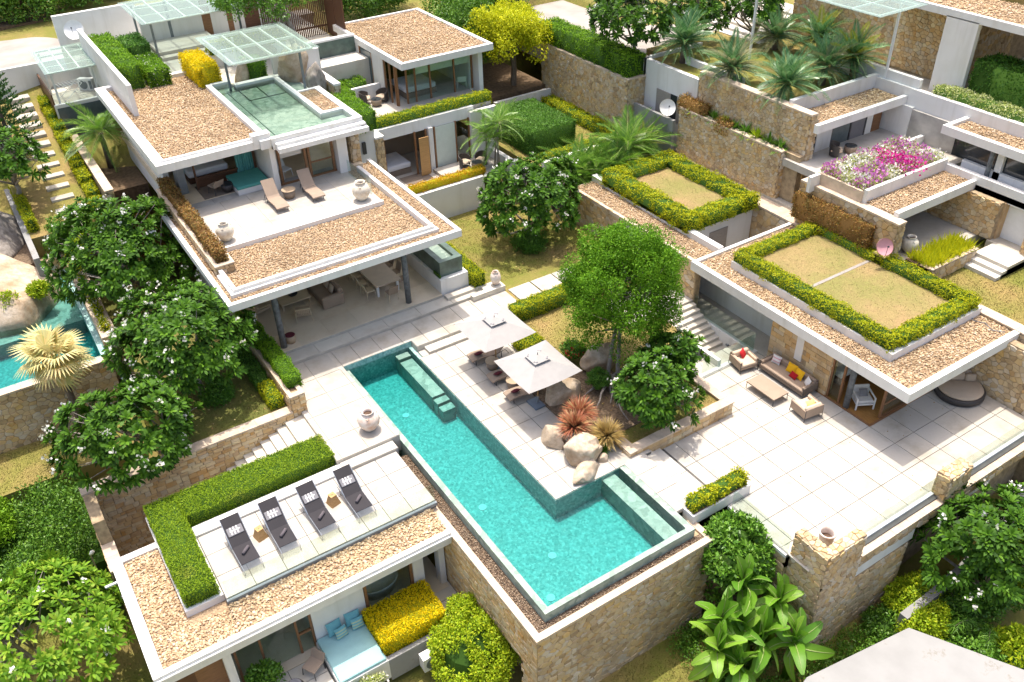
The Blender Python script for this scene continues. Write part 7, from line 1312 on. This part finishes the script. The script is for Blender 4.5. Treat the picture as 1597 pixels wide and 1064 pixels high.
# lower patio chairs
t = thing('wicker_table', 'round dark wicker table on the lower patio', 'table', (3.15, 20.85, -3.81)); G().lathe([(.26, 0), (.36, .22), (.36, .34), (.28, .5)], n=20).obj('drum', 'wicker_dark', t, False, True); G().cyl(0, 0, .49, .505, .27, 18).obj('top', 'grey_fabric', t, False)
slat_chair('patio_chair', 'dark chair with tan seat pad beside the lower patio glass', (4.05, 21.3, -3.81), R(-60), 'taupe', 'dark_metal', back=.75)
# guest court chairs
def tub(label, loc, rz, grp):
    t = thing('wicker_chair', label, 'chair', loc, rz, grp); G().soft(-.3, .3, -.3, .3, .3, .42, .04).obj('seat', 'sand_fabric', t, False); g = G(); vs = []; F = []; m = 12
    for k in range(m+1):
        a = R(-20+220*k/m); h = .62+.16*math.sin(math.pi*k/m)
        for r_, z in ((.32, .05), (.36, .05), (.40, h), (.36, h)): vs.append((r_*math.cos(a), r_*math.sin(a), z))
    for k in range(m):
        for j in range(4): F.append((4*k+j, 4*k+(j+1) % 4, 4*k+4+(j+1) % 4, 4*k+4+j))
    g.add(vs, F).obj('shell', 'wicker_dark', t, False); return t
GC = 'wicker chairs of the guest wing'
tub('wicker chair at the glass of the lower guest court', (25.3, 45.2, 2.2), R(20), GC); tub('wicker chair facing the small table of the lower guest court', (26.3, 44.9, 2.2), R(-60), GC); tub('wicker chair beside the rounded hedge of the upper guest terrace', (21.6, 50.9, 5.4), R(60), GC); tub('wicker chair with pale seat against the upper guest room wall', (22.6, 50.6, 5.4), R(-70), GC); tub('dark wicker chair on the upper veranda near the stone pier', (38.9, 28.4, 5.4), R(40), GC)
for x, y, z, l in ((25.8, 44.6, 2.2, 'small wicker table in the lower guest court'), (22.0, 50.2, 5.4, 'small wicker table on the upper guest terrace'), (39.8, 28.2, 5.4, 'small wicker table on the upper veranda')): t = thing('wicker_table', l, 'table', (x, y, z)); G().lathe([(.25, 0), (.34, .2), (.33, .42)], n=18).obj('drum', 'wicker', t, False, True); G().cyl(0, 0, .42, .44, .33, 18).obj('top', 'black_glass', t, False)
# satellite dishes
def dish(label, loc, rz, r_, mat, tilt=60):
    t = thing('satellite_dish', label, 'satellite dish', loc, rz); pr = [(r_*k/6, .28*r_*(k/6)**2) for k in range(7)]; M_ = Matrix.Translation((0, -.15, .62*r_+.3)) @ Matrix.Rotation(R(tilt), 4, 'X')
    G().lathe([(max(.001, a), b) for a, b in pr]+[(r_, .28*r_+.02)]+[(max(.001, a), b-.02) for a, b in pr[::-1]], n=26, cap=False).xf(M_).obj('reflector', mat, t, False); G().tube([(0, .1, 0), (0, .1, .5), (0, 0, .6*r_+.3)], .03, 6).obj('mast', 'steel', t, False); G().tube([M_ @ Vector((0, -r_, .28*r_)), M_ @ Vector((0, 0, r_*.95))], .012, 5).obj('arm', 'dark_metal', t, False); G().lathe([(.03, 0), (.05, .1)], n=8).xf(M_ @ Matrix.Translation((0, 0, r_*.85))).obj('receiver', 'dark_metal', t, False); return t
dish('white satellite dish standing before the tall white wall', (8.0, 65.0, 8.5), R(-25), .62, 'white_metal'); dish('small white satellite dish on the stained wall', (36.1, 39.0, 4.9), R(-25), .5, 'white_metal'); dish('pink satellite dish before the stone wall end', (34.95, 21.9, 3.6), R(-25), .42, 'pink_dish')
G().box(34.95, 35.4, 21.6, 22.3, 2.6, 3.6).obj('plinth', 'mortar', bpy.data.objects['satellite_dish.002'])
# drying rack, air conditioners
t = thing('clothes_rack', 'white folding clothes rack in the drying yard', 'clothes rack', (6.5, 63.3, 5.5), R(8))
for y in (-.5, .5):
    for s in (-1, 1): G().bar((s*.75, y, 0), (-s*.6, y, .95), .03).obj('leg', 'white_metal', t, False)
for k in range(9): G().tube([(-.75+.19*k, -.55, .95), (-.75+.19*k, .55, .95)], .014, 4).obj('rail', 'white_metal', t, False)
def acu(label, loc, rz):
    t = thing('air_conditioner', label, 'air conditioner', loc, rz); G().box(-.5, .5, -.2, .2, .0, .75).obj('case', 'white_metal', t, False); G().lathe([(.27, 0), (.29, .02), (.05, .02)], n=22).xf(Matrix.Translation((-.12, -.2, .38)) @ Matrix.Rotation(R(90), 4, 'X')).obj('fan_grille', 'grey_metal', t, False); G().box(.28, .46, -.215, -.2, .1, .65).obj('side_panel', 'grey_metal', t, False); return t
acu('white air conditioner below the yellow hedge planter', (8.2, 19.55, -4.55), R(0)); acu('white air conditioner in the drying yard', (7.6, 64.3, 5.5), R(-40))
# garden lamps
def lamp(label, loc, h): t = thing('garden_lamp', label, 'lamp', loc, 0, 'garden spot lamps'); G().cyl(0, 0, 0, h, .03, 8).obj('post', 'steel', t, False); G().lathe([(.05, 0), (.09, .1), (.07, .2)], n=10).xf(Matrix.Translation((0, 0, h-.05)) @ Matrix.Rotation(R(50), 4, 'Y')).obj('head', 'white_metal', t, False); return t
tag(G().tube([(35.3, 17.05, 2.72), (35.0, 16.6, 2.72), (35.25, 16.2, 2.72), (35.0, 15.7, 2.72), (35.3, 15.3, 2.72)], .02, 6).obj('roof_cable', 'grey_metal'), 'grey cable lying on the gravel at the pavilion roof corner', 'cable')
lamp('garden lamp post beside the shrubbery bank', (-1.7, 30.2, -4.5), 2.6); lamp('white garden lamp before the pool wall corner', (11.0, 14.9, -5.1), 1.6)
t = thing('hose', 'coiled blue hose hanging on the pool wall by the lime bush', 'hose', (10.35, 17.6, -4))
for k in range(3): G().tube([(10.36, 17.6+.3*math.cos(a), -3.9+.55*math.sin(a)) for a in np.linspace(.2*k, 6.0, 14)], .025, 5).obj('coil', 'blue_plastic', t)
# ================================================================== GRASS BLADES AND LITTER
def grass(parent, rects, z, mat, dens=230, L=.06, zf=None):
    P = []
    for x0, x1, y0, y1 in rects:
        n = int((x1-x0)*(y1-y0)*dens); P.append(np.column_stack([RS.uniform(x0, x1, n), RS.uniform(y0, y1, n), np.zeros(n)]))
    P = np.concatenate(P); P[:, 2] = z if zf is None else [zf(a, b) for a, b in P[:, :2]]; n = len(P)
    v, q = leaves(P, RS.normal(size=(n, 3))*.55+[0, 0, .8], L*RS.uniform(.5, 1.3, n), .03); return npobj('grass', v, [q], mat, parent, kind='stuff')
O = bpy.data.objects
grass(O['side_lawn'], [(20.5, 28.5, 35, 43)], .30, 'lawn_mix'); grass(O['garden_lawn'], [(19.6, 26.3, 26.5, 31.4)], .10, 'lawn_dry'); grass(O['rock_garden'], [(19.1, 24.1, 21, 25.2)], .08, 'lawn_mix')
grass(O['terrace_pavilion'], [(30.3, 34.9, 17.6, 25.5)], 3.12, 'lawn_roof', 110, .035); grass(O['hedged_box_room'], [(30.9, 34.3, 30.9, 36.5)], 2.98, 'lawn_roof', 110, .035); grass(O['right_lawn'], [(36.4, 41.6, 14, 20)], 2.48, 'lawn_mix')
grass(O['court_lawn'], [(3.0, 7.2, 31.6, 40)], .42, 'lawn_green', 160); grass(O['lower_left_lawn'], [(-6, 1, 36.7, 39.6)], -2.5, 'lawn_dry'); grass(O['ground'], [(-8, -1.2, 19, 30), (11, 20, 11, 15.5), (20, 25, 10, 11.8)], 0, 'lawn_mix', 170, .12, hill); grass(O['guest_lawn'], [(32.4, 34.5, 42.4, 50)], 2.6, 'lawn_dry', 120)
def litter(name, label, rects, z, n, mat, zf=None, L=.13):
    P = []
    for x0, x1, y0, y1 in rects: k = max(1, n//len(rects)); P.append(np.column_stack([RS.uniform(x0, x1, k), RS.uniform(y0, y1, k), np.full(k, z+.012)]))
    P = np.concatenate(P); m = len(P)
    if zf: P[:, 2] = [zf(a, b)+.03 for a, b in P[:, :2]]
    v, q = leaves(P, RS.normal(size=(m, 3))*[1, 1, .08], L*RS.uniform(.6, 1.3, m), L*.5, .05, face=np.array([0, 0, 1.])); o = npobj(name, v, [q], mat, None, kind='stuff'); return tag(o, label, 'fallen leaves')
litter('fallen_leaves', 'dry leaves lying on the shaded lawn of the plumeria court', [(3.2, 7.1, 31.7, 38)], .42, 90, 'dry_leaf'); litter('fallen_leaves', 'dry leaves under the lone plumeria on the lawn', [(22.5, 28, 35, 40)], .30, 110, 'dry_leaf'); litter('fallen_leaves', 'few dry leaves scattered over the sunny terrace paving', [(21, 34, 12.6, 16.3), (23.7, 28.5, 16.3, 22)], -.45, 34, 'dry_leaf', L=.1)
litter('fallen_leaves', 'few dry leaves scattered over the lounger deck', [(14.8, 18.5, 21, 31.5)], .0, 16, 'dry_leaf', L=.1); litter('fallen_leaves', 'fallen leaves on the ground below the bottom left plumeria', [(-8, -1.2, 20, 30)], 0, 160, 'dry_leaf', hill); litter('fallen_leaves', 'dry leaves in the rock garden bed', [(17.8, 24, 21.2, 26.2)], .12, 120, 'dry_leaf')
# ---- panes belong to their frames, small fittings to the part that carries them
def centre(o): n = len(o.data.vertices); return sum((v.co for v in o.data.vertices), Vector())/n
for root in [o for o in bpy.data.objects if o.type == 'EMPTY' and o.parent is None]:
    fr = [c for c in root.children if c.name.split('.')[0] in ('door_frame', 'window_frame') and c.matrix_basis.is_identity]
    if not fr: continue
    cs = [centre(c) for c in fr]
    for c in list(root.children):
        if c.name.split('.')[0] in ('glass_panel', 'window_pane', 'roller_blind') and c.matrix_basis.is_identity:
            p = centre(c); d, k = min(((q-p).length, i) for i, q in enumerate(cs))
            if d < 2.2: c.parent = fr[k]; c.matrix_parent_inverse = wmat(fr[k]).inverted()
for o in list(bpy.data.objects):
    if o.parent is None or o.parent.parent is not None: continue
    n = o.name.split('.')[0]; host = {'lug': 'body', 'inside': 'body', 'strap': 'head_panel', 'sleeve': 'pole', 'vent_tab': 'vent_cap', 'receiver': 'arm', 'fan_grille': 'case', 'side_panel': 'case', 'hand_slot': 'top', 'lining': 'drum'}.get(n)
    if host:
        h = [c for c in o.parent.children if c.name.split('.')[0] == host]
        if h and o.matrix_basis.is_identity and h[0].matrix_basis.is_identity: o.parent = h[0]
